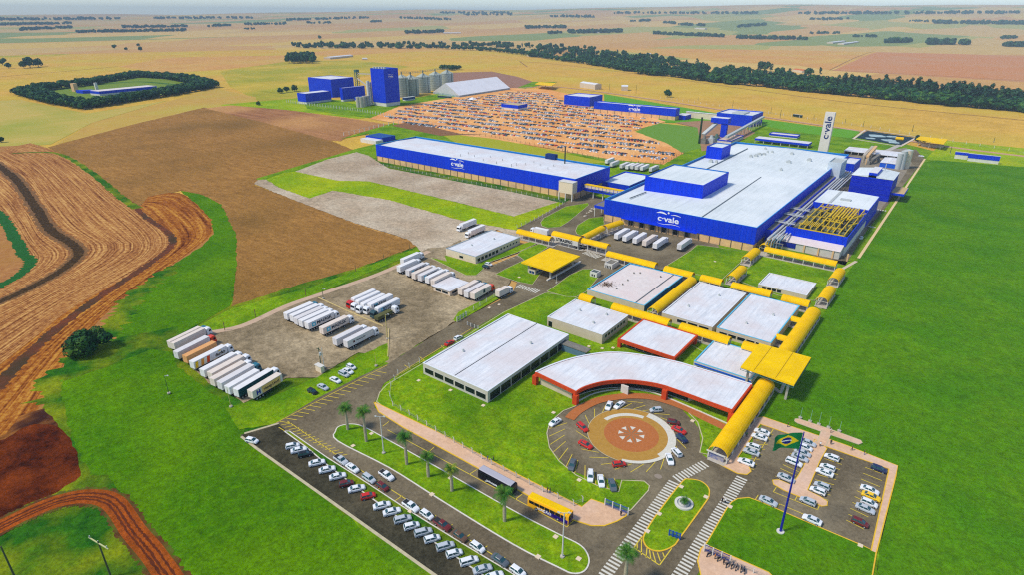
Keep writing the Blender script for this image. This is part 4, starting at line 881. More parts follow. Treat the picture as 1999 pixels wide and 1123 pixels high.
win(ec, (x0+2.4, x1-2.4, y0+2.4, y1-.5, h), 'S', .03, .97, .8, 3, 5, .4)
Bd = bp((1465, 757), 743, (1362, 699), (1494, 694)); ed = bld('clinic_block', 'low white roofed block with a bright blue band beside the big yellow canopy', Bd, whitew, roofw, par=.2, cap=M('sky_trim', (90, 190, 224)))
x0, x1, y0, y1, h = Bd; m = MB(); m.box(x0+.3, x1, y0-.12, y0, 1.6, h-.6); m.build('blue_band', M('mid_blue', (20, 92, 210)), ed); win(ed, Bd, 'S', .05, .95, .3, 1.4, 10, .3)

Be = bp((1257, 611), 598, (1145, 567), (1338, 541)); ee = bld('changing_rooms', 'weathered pinkish white roof with rusty debris by the gate roundabout', Be, beige, roofp, par=.35, inner=teal, cap=M('sky_trim', (90, 190, 224)), gable=.3)
x0, x1, y0, y1, h = Be; xm = x0+(x1-x0)*.84; m = MB(); m.box(xm-.1, xm+.1, y0+.5, y1-.5, h-.15, h+.12); m.build('roof_seam', M('seam_grey', (120, 128, 132)), ee)
m = MB(); m.box(x1, x1+.1, y0+.3, y1-.3, .4, 2.9); m.build('blue_band', M('band_blue', (10, 90, 150)), ee)
for q in ((1238, 534), (1250, 534), (1226, 548), (1216, 556), (1204, 565), (1290, 541)):
    A = G(*q, h); m = MB(); m.tube((A.x, A.y, h-.3), (A.x, A.y, h+.5), .35, n=8); m.build('roof_vent', greyc, ee)
rs = world_thing('debris_pile', tuple(G(1186, 555, h)), 'ragged brown leaves and rubble strewn over the pinkish roof', 'debris')
m = MB()
for i in range(160):
    A = G(1186+random.gauss(0, 7), 556+random.gauss(0, 2.4), h); a_ = random.uniform(0, 6.3); l_ = random.uniform(.3, 1.1)
    m.face([(A.x, A.y, h+.02), (A.x+l_*math.cos(a_), A.y+l_*math.sin(a_), h+random.uniform(.1, .7)), (A.x+.4*math.cos(a_+1), A.y+.4*math.sin(a_+1), h+random.uniform(0, .4))])
m.build('rubble', M('rubble', (122, 88, 58), (90, 70, 44), 2), rs)
Bf = bp((1389, 656), 640, (1293, 611), (1455, 573)); ef = bld('locker_block', 'beige block with clean white roof left of the twin block across a dark gap', Bf, beige, roofw, par=.2, cap=M('pale_coping', (224, 228, 232)), gable=.3); win(ef, Bf, 'S', .3, .95, 1.5, 2.8, 3, .8)
Bg = bp((1502, 690), 671, (1397, 643), (1557, 597)); eg = bld('laundry_block', 'beige block with clean white roof just left of the longest yellow walkway', Bg, beige, roofw, par=.2, cap=M('sky_trim', (90, 190, 224)), gable=.3); win(eg, Bg, 'S', .05, .9, 1.5, 2.8, 5, .6)
Bh = bp((1573, 589), 578, (1480, 556), (1591, 553)); eh = bld('small_office', 'small white roofed office alone on the lawn square among yellow walkways', Bh, beige, roofw, par=.2, cap=M('pale_coping', (224, 228, 232))); win(eh, Bh, 'S', .08, .5, 1, 2.3, 4, .5)
Bi = bp((929, 517), 502, (869, 486), (1017, 464)); ei = bld('weighbridge_office', 'long cream office with white roof beside the gate car park', Bi, M('cream_office', (232, 212, 186), (218, 198, 170), .4), roofw, par=.2, cap=M('sky_trim2', (150, 170, 180)), gable=.3); win(ei, Bi, 'E', .03, .5, 1.2, 2.8, 6, .9); win(ei, Bi, 'E', .52, .95, 1.9, 2.8, 6, 1.4); win(ei, Bi, 'S', .45, .6, 1.4, 2.6, 1, .5)
B = bp((880, 580), 567, (848, 557), (913, 554)); B = bp((879, 581), 569, (849, 557), (911, 552)); ej = bld('yard_kiosk', 'small white roofed kiosk wedged between two rows of parked trailers', B, M('cream_office', (232, 212, 186)), roofw, over=.6); win(ej, B, 'S', .1, .9, 1, 2, 2, .6); win(ej, B, 'E', .1, .5, 1, 2, 1, .6)
B = bp((1200, 555+14), 548, (1150, 540), (1230, 540))
# gatehouse huts
B = bp((1165, 545), 536, (1151, 533), (1177, 532)); B[4] = 3; ek = bld('guard_hut', 'small white hut with dark flat roof beside the gate lawn', B, whitew, M('slate', (86, 98, 96)), par=.3); win(ek, B, 'S', .2, .8, 1, 2, 2, .5)
B = bp((1195, 528), 519, (1181, 515), (1212, 512)); B[4] = 3; ek = bld('gate_booth', 'white louvred booth behind the weathered roof by the gate', B, whitew, greyc, par=.3); win(ek, B, 'S', .1, .9, .5, 2, 4, .4)
# ---- curved building
hc = (HZ(1121, 792, 766)+HZ(1425, 830, 802))/2
inner_px = [(1125, 766), (1138, 758), (1158, 751), (1180, 746), (1205, 743.5), (1230, 743.5), (1255, 746), (1280, 750), (1300, 755), (1340, 769), (1380, 784), (1430, 802)]
outer_px = [(1468, 752), (1420, 737), (1370, 722), (1330, 710), (1290, 701), (1250, 694), (1215, 690), (1180, 690), (1145, 695), (1110, 703), (1075, 715), (1046, 728)]
I = [G(*q, hc) for q in inner_px]; O = [G(*q, hc) for q in outer_px]
I = smooth(I[:9], 4)+I[9:]; O = O[:3]+smooth(O[3:], 4)
ecv = world_thing('curved_reception', tuple(sum((p for p in I), Vector())/len(I)*1.0), 'curved white roofed reception with thick red orange frame around the round plaza', 'building')
ecv.location.z = 0; ecv['_o'] = tuple(ecv.location)
m = MB(); m.prism([(p.x, p.y) for p in I+O], hc-.35, hc-.02); m.build('roof', roofw, ecv)
m = MB()
Pc = I+O
for i in range(len(Pc)):
    a_, b_ = Pc[i], Pc[(i+1) % len(Pc)]; m.beam((a_.x, a_.y, hc-.55), (b_.x, b_.y, hc-.55), .5, 1.3)
m.build('fascia', redw, ecv)
m = MB()
for i in range(len(O)-1): m.beam((O[i].x, O[i].y, hc+.16), (O[i+1].x, O[i+1].y, hc+.16), .6, .1)
m.build('parapet_cap', M('pale_coping', (224, 228, 232)), ecv)
for p in (I[0], O[-1], G(1300, 756, hc), I[-1], O[0]):
    m = MB(); m.box(p.x-.8, p.x+.8, p.y-.8, p.y+.8, 0, hc-1.21); m.build('column', redw, ecv)
def inset(pts, dd, c=None):
    o = []
    for i, p in enumerate(pts):
        d = (pts[min(i+1, len(pts)-1)]-pts[max(i-1, 0)]); d.normalize(); o.append(p+Vector((-d.y, d.x, 0))*dd)
    return o
Ii = inset(I, 2.6)[2:-2]
m = MB(); mb_ = MB(); mw = MB()
for i in range(len(Ii)-1):
    m.beam((Ii[i].x, Ii[i].y, 2.6), (Ii[i+1].x, Ii[i+1].y, 2.6), .2, 3.6); mb_.beam((Ii[i].x, Ii[i].y, .4), (Ii[i+1].x, Ii[i+1].y, .4), .3, .7)
m.build('glass_wall', dkglass, ecv); mb_.build('base_wall', whitew, ecv)
Oi = inset(O, 1.2); m = MB()
for i in range(1, len(Oi)-2): m.beam((Oi[i].x, Oi[i].y, hc/2-.5), (Oi[i+1].x, Oi[i+1].y, hc/2-.5), .25, hc-1.1)
p_, q_ = Ii[0], Oi[-2]; m.beam((p_.x, p_.y, hc/2-.5), (q_.x, q_.y, hc/2-.5), .25, hc-1.1); p_, q_ = Ii[-1], Oi[1]; m.beam((p_.x, p_.y, hc/2-.5), (q_.x, q_.y, hc/2-.5), .25, hc-1.1)
m.build('back_wall', beige, ecv)
p = G(1219, 772, 0); m = MB(); m.box(p.x-1.3, p.x+1.3, p.y-.2, p.y+.3, 0, 3.6); m.build('entrance_portal', whitew, ecv)
for a_, b_ in (((1128, 790), (1198, 772)), ((1222, 768), (1292, 782))):
    pass
for nm_, lab_, Bq_, pts_ in ((0, 'glazed hall', Ba, [(.2, .3), (.75, .7)]), (0, 'square beige office', Bb, [(.3, .6), (.7, .3), (.72, .75)]), (0, 'left twin block', Bf, [(.3, .3), (.6, .75)]), (0, 'right twin block', Bg, [(.4, .25), (.7, .6)]), (0, 'cream gate office', Bi, [(.4, .3), (.55, .7)])):
    for u_, v_ in pts_:
        X_ = Bq_[0]+(Bq_[1]-Bq_[0])*u_; Y_ = Bq_[2]+(Bq_[3]-Bq_[2])*v_; m = MB(); m.box(X_-.35, X_+.35, Y_-.3, Y_+.3, Bq_[4]-.3, Bq_[4]+.75); m.tube((X_, Y_, Bq_[4]+.75), (X_, Y_, Bq_[4]+.95), .25, n=8)
        par_ = {id(Ba): ea, id(Bb): eb, id(Bf): ef, id(Bg): eg, id(Bi): ei}[id(Bq_)]; m.build('roof_vent', steel, par_)
# ---- yellow canopies
def canopy(name, label, h, corners, cols, extra=None):
    P = [G(*q, h) for q in corners]; e = world_thing(name, tuple(sum(P, Vector())/4), label, 'canopy'); e.location.z = 0; e['_o'] = tuple(e.location)
    m = MB(); m.prism([(p.x, p.y) for p in P], h-.7, h); m.build('roof', yelo, e)
    for (u, v) in cols:
        p = P[0].lerp(P[1], u).lerp(P[3].lerp(P[2], u), v); m = MB(); m.box(p.x-.35, p.x+.35, p.y-.35, p.y+.35, 0, h-.71); m.build('column', conc, e)
    return e, P
eg_, Pg = canopy('gate_canopy', 'square flat yellow canopy over the truck gate and its booth', 5.8, [(1018, 512), (1079, 530), (1133, 500), (1074, 484)], [(.15, .1), (.85, .1), (.15, .9), (.85, .9)])
em_, Pm = canopy('entrance_canopy', 'large flat yellow canopy over the junction of the walkways beside the deep green field', 8.2, [(1447, 716), (1551, 752), (1584, 699), (1483, 671)], [(.12, .12), (.88, .12), (.12, .88), (.88, .88)])
m = MB()
for u in (.25, .66):
    a_ = Pm[0].lerp(Pm[1], u); b_ = Pm[3].lerp(Pm[2], u); m.beam((a_.x, a_.y, 8.22), (b_.x, b_.y, 8.22), .12, .12)
m.build('roof_joint', M('joint_brown', (150, 120, 20)), em_)
m = MB()
for i in range(9):
    for (c0, c1) in ((Pm[0], Pm[1]), (Pm[1], Pm[2])):
        a_ = c0.lerp(c1, i/9); b_ = c0.lerp(c1, (i+1)/9); m.beam((a_.x, a_.y, 7.4), (b_.x, b_.y, 6.9 if i % 2 else 7.4), .12)
        m.beam((a_.x, a_.y, 6.8), (b_.x, b_.y, 6.8), .12); m.beam((a_.x, a_.y, 6.8), (a_.x, a_.y, 7.45), .1)
m.build('edge_truss', M('truss_teal', (60, 110, 110)), em_)
e = world_thing('spiral_stair', tuple(G(1523, 768)), 'grey concrete stair foot below the right corner of the large yellow canopy', 'stair')
p = G(1523, 770); m = MB(); m.beam((p.x, p.y, 0), (p.x+.6, p.y+1.5, 4.5), .9, .5); m.beam((p.x, p.y, .3), (p.x-2.2, p.y+1.0, .9), .9, .5); m.build('stringer', steel, e)
B = [Pg[0].x+3.5, Pg[0].x+7.5, Pg[0].y+1.2, Pg[0].y+9, 3]; eb_ = bld('gate_office', 'cream booth with dark blue windows under the truck gate canopy', B, beige, greyc, par=.2); win(eb_, B, 'S', .1, .9, 1, 2.2, 2, .3, mat=M('navy_glass', (30, 60, 110), rough=.2)); win(eb_, B, 'E', .1, .9, 1, 2.2, 3, .3, mat=M('navy_glass', (30, 60, 110), rough=.2))
e = world_thing('weigh_island', (Pg[0].x+10, Pg[0].y-1, 0), 'low white traffic barrier wall under the truck gate canopy', 'wall')
m = MB(); m.box(Pg[1].x-3, Pg[1].x-2.2, Pg[0].y-1, Pg[3].y+4, 0, 1); m.build('wall', whitew, e)
# far canopies
ef1, _ = canopy('exit_canopy', 'yellow canopy with vehicle booths beside the aerated pond', 7, [(1789, 271), (1843, 281), (1851, 272), (1797, 266)], [(.1, .2), (.5, .2), (.9, .2), (.1, .8), (.9, .8)])
p = G(1820, 287); m = MB(); m.box(p.x-9, p.x+9, p.y-3, p.y+3, .05, 2.8); m.build('booth', conc, ef1)
ef2, _ = canopy('far_canopy', 'tiny far yellow canopy beyond the crowded orange car park', 8, [(1045, 164), (1078, 167), (1086, 162), (1053, 160)], [(.1, .5), (.5, .5), (.9, .5)])
# ---- far feed mill group
def far(name, label, nb, ny, Lp, Rp, wall=blue, roof=teal, **k):
    B = bp(nb, ny, Lp, Rp); x1_, y0_, h_ = B[1], B[2], B[4]
    lo, hi = y0_+1, y0_+120
    for _ in range(40):
        mi_ = (lo+hi)/2
        if PR(Vector((x1_, mi_, h_)))[0] < Rp[0]: lo = mi_
        else: hi = mi_
    B[3] = lo; lo, hi = x1_-150, x1_-1
    for _ in range(40):
        mi_ = (lo+hi)/2
        if PR(Vector((mi_, y0_, h_)))[0] < Lp[0]: lo = mi_
        else: hi = mi_
    B[0] = lo
    return bld(name, label, B, wall, roof, **k), B
et, Bt = far('mill_tower', 'tallest solid blue mill tower left of the round silos', (755, 209), 135, (723, 133), (777, 129), roof=M('tower_roof', (60, 110, 170)), lower=whitew, zs=5, par=1.5, cap=teal)
p = on_east(763, 149, Bt[1]); logo(et, (Bt[1]+.15, p.y, p.z), 0, 3.0)
m = MB()
for i in range(5): m.box(Bt[0]+2+i*3.2, Bt[0]+3.6+i*3.2, Bt[2]+3+i*2, Bt[2]+6+i*2, Bt[4]-1.4, Bt[4]+1.8)
m.build('roof_machinery', whitew, et)
far('mill_warehouse', 'wide blue warehouse behind the other mill buildings at far left', (650, 191), 155, (601, 156), (690, 148), roof=roofw, lower=None, par=.5)
far('mill_shed', 'low blue shed with white base at the left end of the mill', (599, 204), 183, (580, 182), (646, 177), roof=roofw, lower=whitew, zs=3, par=.3)
far('mill_block', 'mid height blue block just left of the tallest mill tower', (671, 199), 172, (663, 171), (712, 168), roof=roofw, lower=whitew, zs=3, par=.3)
far('mill_office', 'small low teal roofed office at the foot of the mill tower', (702, 199), 191, (692, 189), (722, 186), wall=blue, roof=teal, lower=whitew, zs=2, over=.5)
far('unloading_shed', 'small dark blue shed between mill tower and silos', (792, 198), 191, (786, 189), (811, 187), wall=M('mid_navy', (16, 60, 130)), roof=steel, lower=whitew, zs=2, over=.5)
far('cream_silo_block', 'narrow cream block between two blue mill buildings', (663, 189), 172, (655, 171), (668, 170), wall=cream, roof=whitew)
for i, (q, hh, r_) in enumerate([((701, 210), 14, 3), ((707, 210), 14, 3), ((713, 208), 14, 3), ((719, 207), 14, 3), ((722, 206), 33, 2.2), ((726, 205), 31, 2.2), ((648, 190), 9, 2.5), ((652, 188), 9, 2.5)]):
    A = G(*q); t_ = world_thing('mill_tank', (A.x, A.y, 0), 'pale slender tank standing at the foot of the blue mill', 'tank', 'pale tanks at the foot of the mill')
    m = MB(); m.tube((A.x, A.y, 0), (A.x, A.y, hh), r_, n=14); m.build('shell', conc if i < 4 else whitew, t_)
# conveyor tower and lines
A = G(700, 178); zt = HZ(700, 178, 136); e = world_thing('elevator_tower', (A.x, A.y, 0), 'lattice bucket elevator tower with sloping chutes behind the mill block', 'tower')
m = MB()
for dx, dy in ((-2.5, -2.5), (2.5, -2.5), (2.5, 2.5), (-2.5, 2.5)): m.beam((A.x+dx, A.y+dy, 0), (A.x+dx, A.y+dy, zt), .6)
for i in range(10):
    z0 = zt*i/10; z1 = zt*(i+1)/10; m.beam((A.x-2.5, A.y-2.5, z0), (A.x+2.5, A.y-2.5, z1), .4); m.beam((A.x+2.5, A.y-2.5, z0), (A.x+2.5, A.y+2.5, z1), .4); m.beam((A.x-2.5, A.y-2.5, z1), (A.x+2.5, A.y-2.5, z1), .4)
m.box(A.x-3, A.x+3, A.y-3, A.y+3, zt-4, zt); m.build('frame', M('lattice_green', (70, 110, 104)), e)
T2 = G(780, 188); m = MB(); m.beam((A.x, A.y, zt-6), (T2.x, T2.y, 31), 1.6); m.beam((A.x, A.y, zt*.6), (G(722, 200).x, G(722, 200).y, 22), 1.4); m.build('conveyor', conc, e)
# silos
sil = []
for i, (px, pb, pt, ws, lab) in enumerate([(787, 187, 150, 22, 'round steel silo half hidden behind the blue mill tower'), (804, 184, 152, 27, 'largest looking round steel silo, nearest to the mill tower'), (828, 179, 148, 24, 'second full round steel silo from the mill tower'), (851.5, 174, 144, 22.5, 'third full round steel silo, before the last'), (874, 169, 141, 22, 'round steel silo at the right end above the white tent')]):
    A = G(px, pb+3); dist = (A-Vector((0, 0, H))).dot(fw); r_ = ws*.56*dist/F_; A = A+Vector((A.x, A.y, 0)).normalized()*r_*.6
    hs = zfind((px, pb), pt, 0)
    s = world_thing('grain_silo', (A.x, A.y, 0), lab, 'silo', 'round steel grain silos')
    m = MB(); m.tube((A.x, A.y, 0), (A.x, A.y, hs), r_, n=36, cap=False); m.build('shell', gsteel, s)
    m = MB()
    for k in range(9):
        z_ = hs*(k+.5)/9; rr = r_+.12; n_ = 36
        m.rings([[(A.x+rr*math.cos(2*math.pi*j/n_), A.y+rr*math.sin(2*math.pi*j/n_), z_+dz) for j in range(n_)] for dz in (-.15, .15)], cap=False)
    m.build('stiffening_rings', M('ring_grey', (130, 142, 134)), s)
    m = MB(); m.tube((A.x, A.y, hs), (A.x, A.y, hs+r_*.48), r_+.25, .8, n=36); m.build('cone_roof', M('silo_roof', (186, 192, 180), (160, 168, 158), .5, metal=.1), s)
    m = MB(); m.beam((A.x+1, A.y-1, hs+r_*.5), (A.x+r_*.9, A.y-r_*.5, hs+.6), .7, .7); m.beam((A.x+r_+.4, A.y-.5, 0), (A.x+r_+.4, A.y-.5, hs+1), .7); m.build('ladder', M('ladder_grey', (120, 130, 124)), s)
    sil.append((A, hs, r_))
e = world_thing('silo_gantry', tuple(sil[2][0]), 'overhead conveyor gantry running above the silo cone roofs', 'conveyor')
m = MB()
for i in range(len(sil)-1):
    a_, b_ = sil[i], sil[i+1]; za = a_[1]+a_[2]*.5+2; zb_ = b_[1]+b_[2]*.5+2
    m.beam((a_[0].x, a_[0].y, za), (b_[0].x, b_[0].y, zb_), 1.2, .4); m.beam((a_[0].x, a_[0].y, za+2), (b_[0].x, b_[0].y, zb_+2), .3)
    for k in range(5):
        u = k/5; p = a_[0].lerp(b_[0], u); z_ = za+(zb_-za)*u; m.beam((p.x, p.y, z_), (p.x, p.y, z_+2), .3)
    m.beam((a_[0].x, a_[0].y, za-2), (a_[0].x, a_[0].y, za+2), 1.4)
m.build('gantry', M('gantry_green', (110, 128, 118)), e)
# white tent
a, b, c, d = G(846, 183), G(897, 190.5), G(996, 175), G(944, 168)
e = world_thing('event_tent', tuple((a+b+c+d)/4), 'long white peaked event tent beside the silos', 'tent')
hw = 3.0; r0 = (a+b)/2; r1 = (d+c)/2; hr = zfind((871, 187), 162.5, 0)
up3 = lambda p, z: (p.x, p.y, z)
d = a+(c-b)
r1 = (d+c)/2
m = MB(); m.face([up3(b, hw), up3(c, hw), up3(r1, hr), up3(r0, hr)]).face([up3(r0, hr), up3(r1, hr), up3(d, hw), up3(a, hw)]); m.build('roof', M('tent_white', (240, 238, 240), (226, 224, 226), .1), e)
m = MB(); m.face([up3(a, hw), up3(b, hw), up3(r0, hr)]).face([up3(c, hw), up3(d, hw), up3(r1, hr)]); m.build('gable', M('tent_gable', (216, 208, 210), (180, 186, 194), .4, stretch=(2, 2, .1)), e)
m = MB()
for p, q in ((a, b), (b, c), (c, d), (d, a)):
    m.face([up3(p, .1), up3(q, .1), up3(q, hw), up3(p, hw)])
m.build('side_wall', M('tent_side', (96, 128, 138), (200, 206, 210), .25), e)
p = G(923, 198); e = world_thing('small_marquee', tuple(p), 'small white pyramid marquee at the edge of the orange car park', 'tent')
m = MB(); k = 5; pk = [(p.x-k, p.y-k), (p.x+k, p.y-k), (p.x+k, p.y+k), (p.x-k, p.y+k)]
for i in range(4): m.face([(*pk[i], 3), (*pk[(i+1) % 4], 3), (p.x, p.y, 6.2)])
m.build('roof', M('tent_white', (240, 238, 240)), e)
for q in pk:
    m = MB(); m.box(q[0]-.25, q[0]+.25, q[1]-.25, q[1]+.25, 0, 3); m.build('pole', steel, e)
# ---- hatchery group far right
ef_, Bz = far('fish_factory_block', 'blue block at the left end of the far blue factory row', (1151, 209), 190, (1102, 186), (1177, 186), roof=roofw, par=.8)
el_, Bl = far('fish_plant', 'long far blue factory with white logo above the orange car park', (1318, 236), 213, (1160, 198), (1328, 207), roof=roofw, lower=cream, zs=5, par=.8, pilast=10)
p = on_south(1239, 213, Bl[2]); logo(el_, (p.x, Bl[2]-.15, p.z), -90, 5.6)
far('annex_block', 'small blue annex with open ground floor right of the long far factory', (1338, 235), 226, (1322, 223), (1350, 220), roof=roofw, over=.3)
far('cream_connector', 'low cream connecting building with white roof in the far factory row', (1404, 236), 224, (1340, 216), (1408, 221), wall=M('cream_light', (230, 212, 182)), roof=roofw, over=.4)
er_, Br = far('rendering_plant', 'square blue building with pale roof at the right end of the far row', (1466, 249), 226, (1400, 219), (1491, 217.5), roof=roofw, par=1, cap=M('sky_trim', (90, 190, 224)))
m = MB(); m.box(Br[0]+15, Br[1]-12, Br[2]+8, Br[3]-12, Br[4]-.9, Br[4]+.4); m.build('roof_light', steel, er_)
A = G(1412, 268); zt = HZ(1412, 268, 231); e = world_thing('blue_elevator', (A.x, A.y, 0), 'blue T shaped elevator column with pale chute in front of the square blue building', 'tower')
m = MB(); m.box(A.x-3, A.x+3, A.y-2, A.y+2, 0, zt-5); m.build('column', blue, e); m = MB(); m.box(A.x-14, A.x+4, A.y-3, A.y+6, zt-5, zt); m.build('head', blue, e)
m = MB(); m.beam((A.x-9, A.y, zt-6), (A.x-16, A.y-14, 3), 4.5, 2); m.build('chute', steel, e); m = MB(); m.box(A.x-13.8, A.x+3.8, A.y-2.8, A.y+5.8, zt, zt+.2); m.build('head_roof', roofw, e)
for q, s_, lab in (((1374, 281), 2.5, 0), ((1388, 280), 3, 1), ((1398, 277), 2.5, 2)):
    A = G(*q); e = world_thing('ground_hopper', (A.x, A.y, 0), ['squat grey hopper by the green chimney', 'middle pale hopper below the chute', 'teal hopper at the foot of the blue elevator'][lab], 'hopper')
    m = MB(); m.box(A.x-s_, A.x+s_, A.y-s_, A.y+s_, 0, 5).tube((A.x, A.y, 5), (A.x, A.y, 8), s_*.8, s_*.4, n=10); m.build('hopper', [greyc, steel, M('green_grey', (92, 116, 104))][lab], e)
A = G(1365, 281); zt = HZ(1365, 281, 229); e = world_thing('green_chimney', (A.x, A.y, 0), 'thin dark green chimney beside the grass plot', 'chimney')
m = MB(); m.tube((A.x, A.y, 0), (A.x, A.y, zt), 1.1, .9, n=10); m.build('stack', M('chimney_green', (40, 66, 40)), e)
B = bp((1577, 291), 281, (1480, 267), (1585, 277)); e = world_thing('truck_wash', ((B[0]+B[1])/2, (B[2]+B[3])/2, 0), 'long white roofed blue edged open canopy behind the plant', 'canopy')
m = MB(); m.box(B[0], B[1], B[2], B[3], B[4]-.3, B[4]); m.build('roof', roofw, e); m = MB(); m.box(B[0], B[1], B[2]-.2, B[2]-.02, B[4]-2, B[4]-.05).box(B[1]+.02, B[1]+.2, B[2], B[3], B[4]-2, B[4]-.05); m.build('fascia', blue, e)
for i in range(7):
    x = B[0]+.6+(B[1]-B[0]-1.2)*i/6
    m = MB(); m.box(x-.3, x+.3, B[2]+.1, B[2]+.6, 0, B[4]-.32).box(x-.3, x+.3, B[3]-.7, B[3]-.2, 0, B[4]-.32); m.build('post', conc, e)
far('lab_block', 'small blue edged L shaped block on the grass behind the long canopy', (1556, 272), 266, (1502, 261), (1563, 259), roof=roofp, lower=whitew, zs=1.4, par=.5)
B = bp((1427, 283), 275, (1400, 272), (1449, 264)); bld('motor_room', 'low blue trimmed building at the far end of the covered conveyor', B, blue, M('tan_roof', (210, 184, 164)), par=.5, lower=whitew, zs=3)
# covered conveyor
a, b = G(1416, 282), G(1488, 244)
e = world_thing('covered_conveyor', tuple((a+b)/2), 'pale covered conveyor on trestles below the square blue building', 'conveyor')
m = MB(); m.beam((a.x, a.y, 7), (b.x, b.y, 9), 3, 2); m.build('gallery', steel, e)
for i in range(10):
    p = a.lerp(b, (i+.5)/10); m = MB(); m.beam((p.x-1, p.y, 0), (p.x-1, p.y, 7), .5).beam((p.x+1, p.y, 0), (p.x+1, p.y, 7), .5); m.build('trestle', conc, e)
far('parking_office', 'lone small blue hut in the middle of the orange car park', (1012, 217), 206, (979, 205), (1030, 203), roof=M('gold_roof', (196, 176, 130)), lower=whitew, zs=3, par=.3)
far('guard_house', 'blue and white guard building alone beyond the deep green field', (1949, 322), 306, (1892, 300), (1951, 304), wall=blue, roof=roofw, lower=whitew, zs=3.2)
far('guard_store', 'taller blue and white store at the left end of the lone guard building', (1888, 313), 299, (1866, 295), (1892, 292.5), wall=blue, roof=roofw, lower=whitew, zs=4)
far('transformer_house', 'blue walled substation with pale canopy left of the long warehouse', (746, 279), 270, (714, 264), (772, 259), wall=blue, roof=M('navy_roof', (40, 84, 150)))
B = bp((735, 283), 276, (703, 271), (752, 274)); bld('low_annex', 'low white annex in front of the blue substation', B, whitew, roofw)
# ring farm building in the tree square
e = world_thing('poultry_farm', tuple(G(240, 182)), 'long blue banded farm building inside the square ring of trees', 'building')
a, b = G(178, 186), G(290, 175); d = (b-a).normalized(); n = Vector((-d.y, d.x, 0)); n = n if n.y > 0 else -n
q = [a, b, b+n*26, a+n*26]; m = MB(); m.prism([(p.x, p.y) for p in q], 0, 3); m.build('lower_wall', whitew, e)
m = MB(); m.prism([(p.x, p.y) for p in [t+(-n*.3) for t in q[:2]]+q[2:]], 3, 7); m.build('wall', blue, e); m = MB(); m.prism([(p.x, p.y) for p in [t+n*.6 for t in q[:2]]+[t-n*.5 for t in q[2:]]], 7, 7.3); m.build('roof', roofp, e)
a2 = G(150, 182); b2 = G(180, 181); m = MB(); m.prism([(p.x, p.y) for p in (a2, b2, b2+n*20, a2+n*20)], 0, 5); m.build('wing', blue, e)
p = G(148, 179); m = MB(); m.box(p.x-6, p.x+6, p.y-3, p.y+3, 0, 13); m.build('tower', cream, e)
p = G(190, 176); m = MB(); m.box(p.x-2, p.x+2, p.y-2, p.y+2, 0, 12); m.build('tank_tower', whitew, e)
# distant farm sheds
for (a_, b_, wd, hh, lab) in [((645, 116), (690, 112), 22, 5, 'far pale roofed farm shed above the mill'), ((866, 66), (900, 66), 30, 6, 'distant white shed beside a tree line at top centre'), ((1626, 86), (1652, 82), 26, 6, 'left one of two distant white poultry sheds on the wheat'), ((1648, 88), (1678, 83), 26, 6, 'right one of two distant white poultry sheds on the wheat'), ((708, 118), (718, 118), 12, 4, 'tiny white hut right of the far pale shed'), ((1037, 111), (1052, 109), 14, 4, 'far pale house at the left start of the tree belt'), ((1068, 111), (1082, 110), 14, 4, 'far grey roofed house between belt trees'), ((1258, 112), (1272, 108), 14, 5, 'far white house in front of the bare slope'), ((1547, 140), (1566, 143), 16, 5, 'far house with orange roof in the tree belt'), ((1160, 65), (1172, 65), 20, 5, 'distant white speck shed on the horizon field'), ((1132, 172), (1162, 176), 14, 8, 'white louvred box building behind the far blue factory'), ((1213, 178), (1226, 178), 12, 7, 'small blue roofed tank hut on the perimeter road'), ((1356, 57), (1376, 58), 20, 5, 'distant tiny white barn')]:
    a, b = GT(*a_), GT(*b_); z0 = a.z; d = (b-a); d.z = 0; L_ = d.length; d.normalize(); n = Vector((-d.y, d.x, 0)); n = n if n.dot(fw) > 0 else -n
    e = world_thing('farm_shed', tuple(a), lab, 'shed'); q = [a, b, b+n*wd, a+n*wd]
    m = MB(); m.prism([(p.x, p.y) for p in q], z0-2, z0+hh); m.build('wall', beige, e)
    r0 = a+n*wd/2; r1 = b+n*wd/2; rf = M('orange_tile', (206, 110, 60)) if 'orange' in lab else roofw
    m = MB(); f3 = lambda p, z: (p.x, p.y, z)
    m.face([f3(a, z0+hh+.1), f3(b, z0+hh+.1), f3(r1, z0+hh+2), f3(r0, z0+hh+2)]).face([f3(r0, z0+hh+2), f3(r1, z0+hh+2), f3(b+n*wd, z0+hh+.1), f3(a+n*wd, z0+hh+.1)]).face([f3(a, z0+hh), f3(r0, z0+hh+2), f3(a+n*wd, z0+hh)]).face([f3(b, z0+hh), f3(r1, z0+hh+2), f3(b+n*wd, z0+hh)])
    m.build('roof', rf, e)
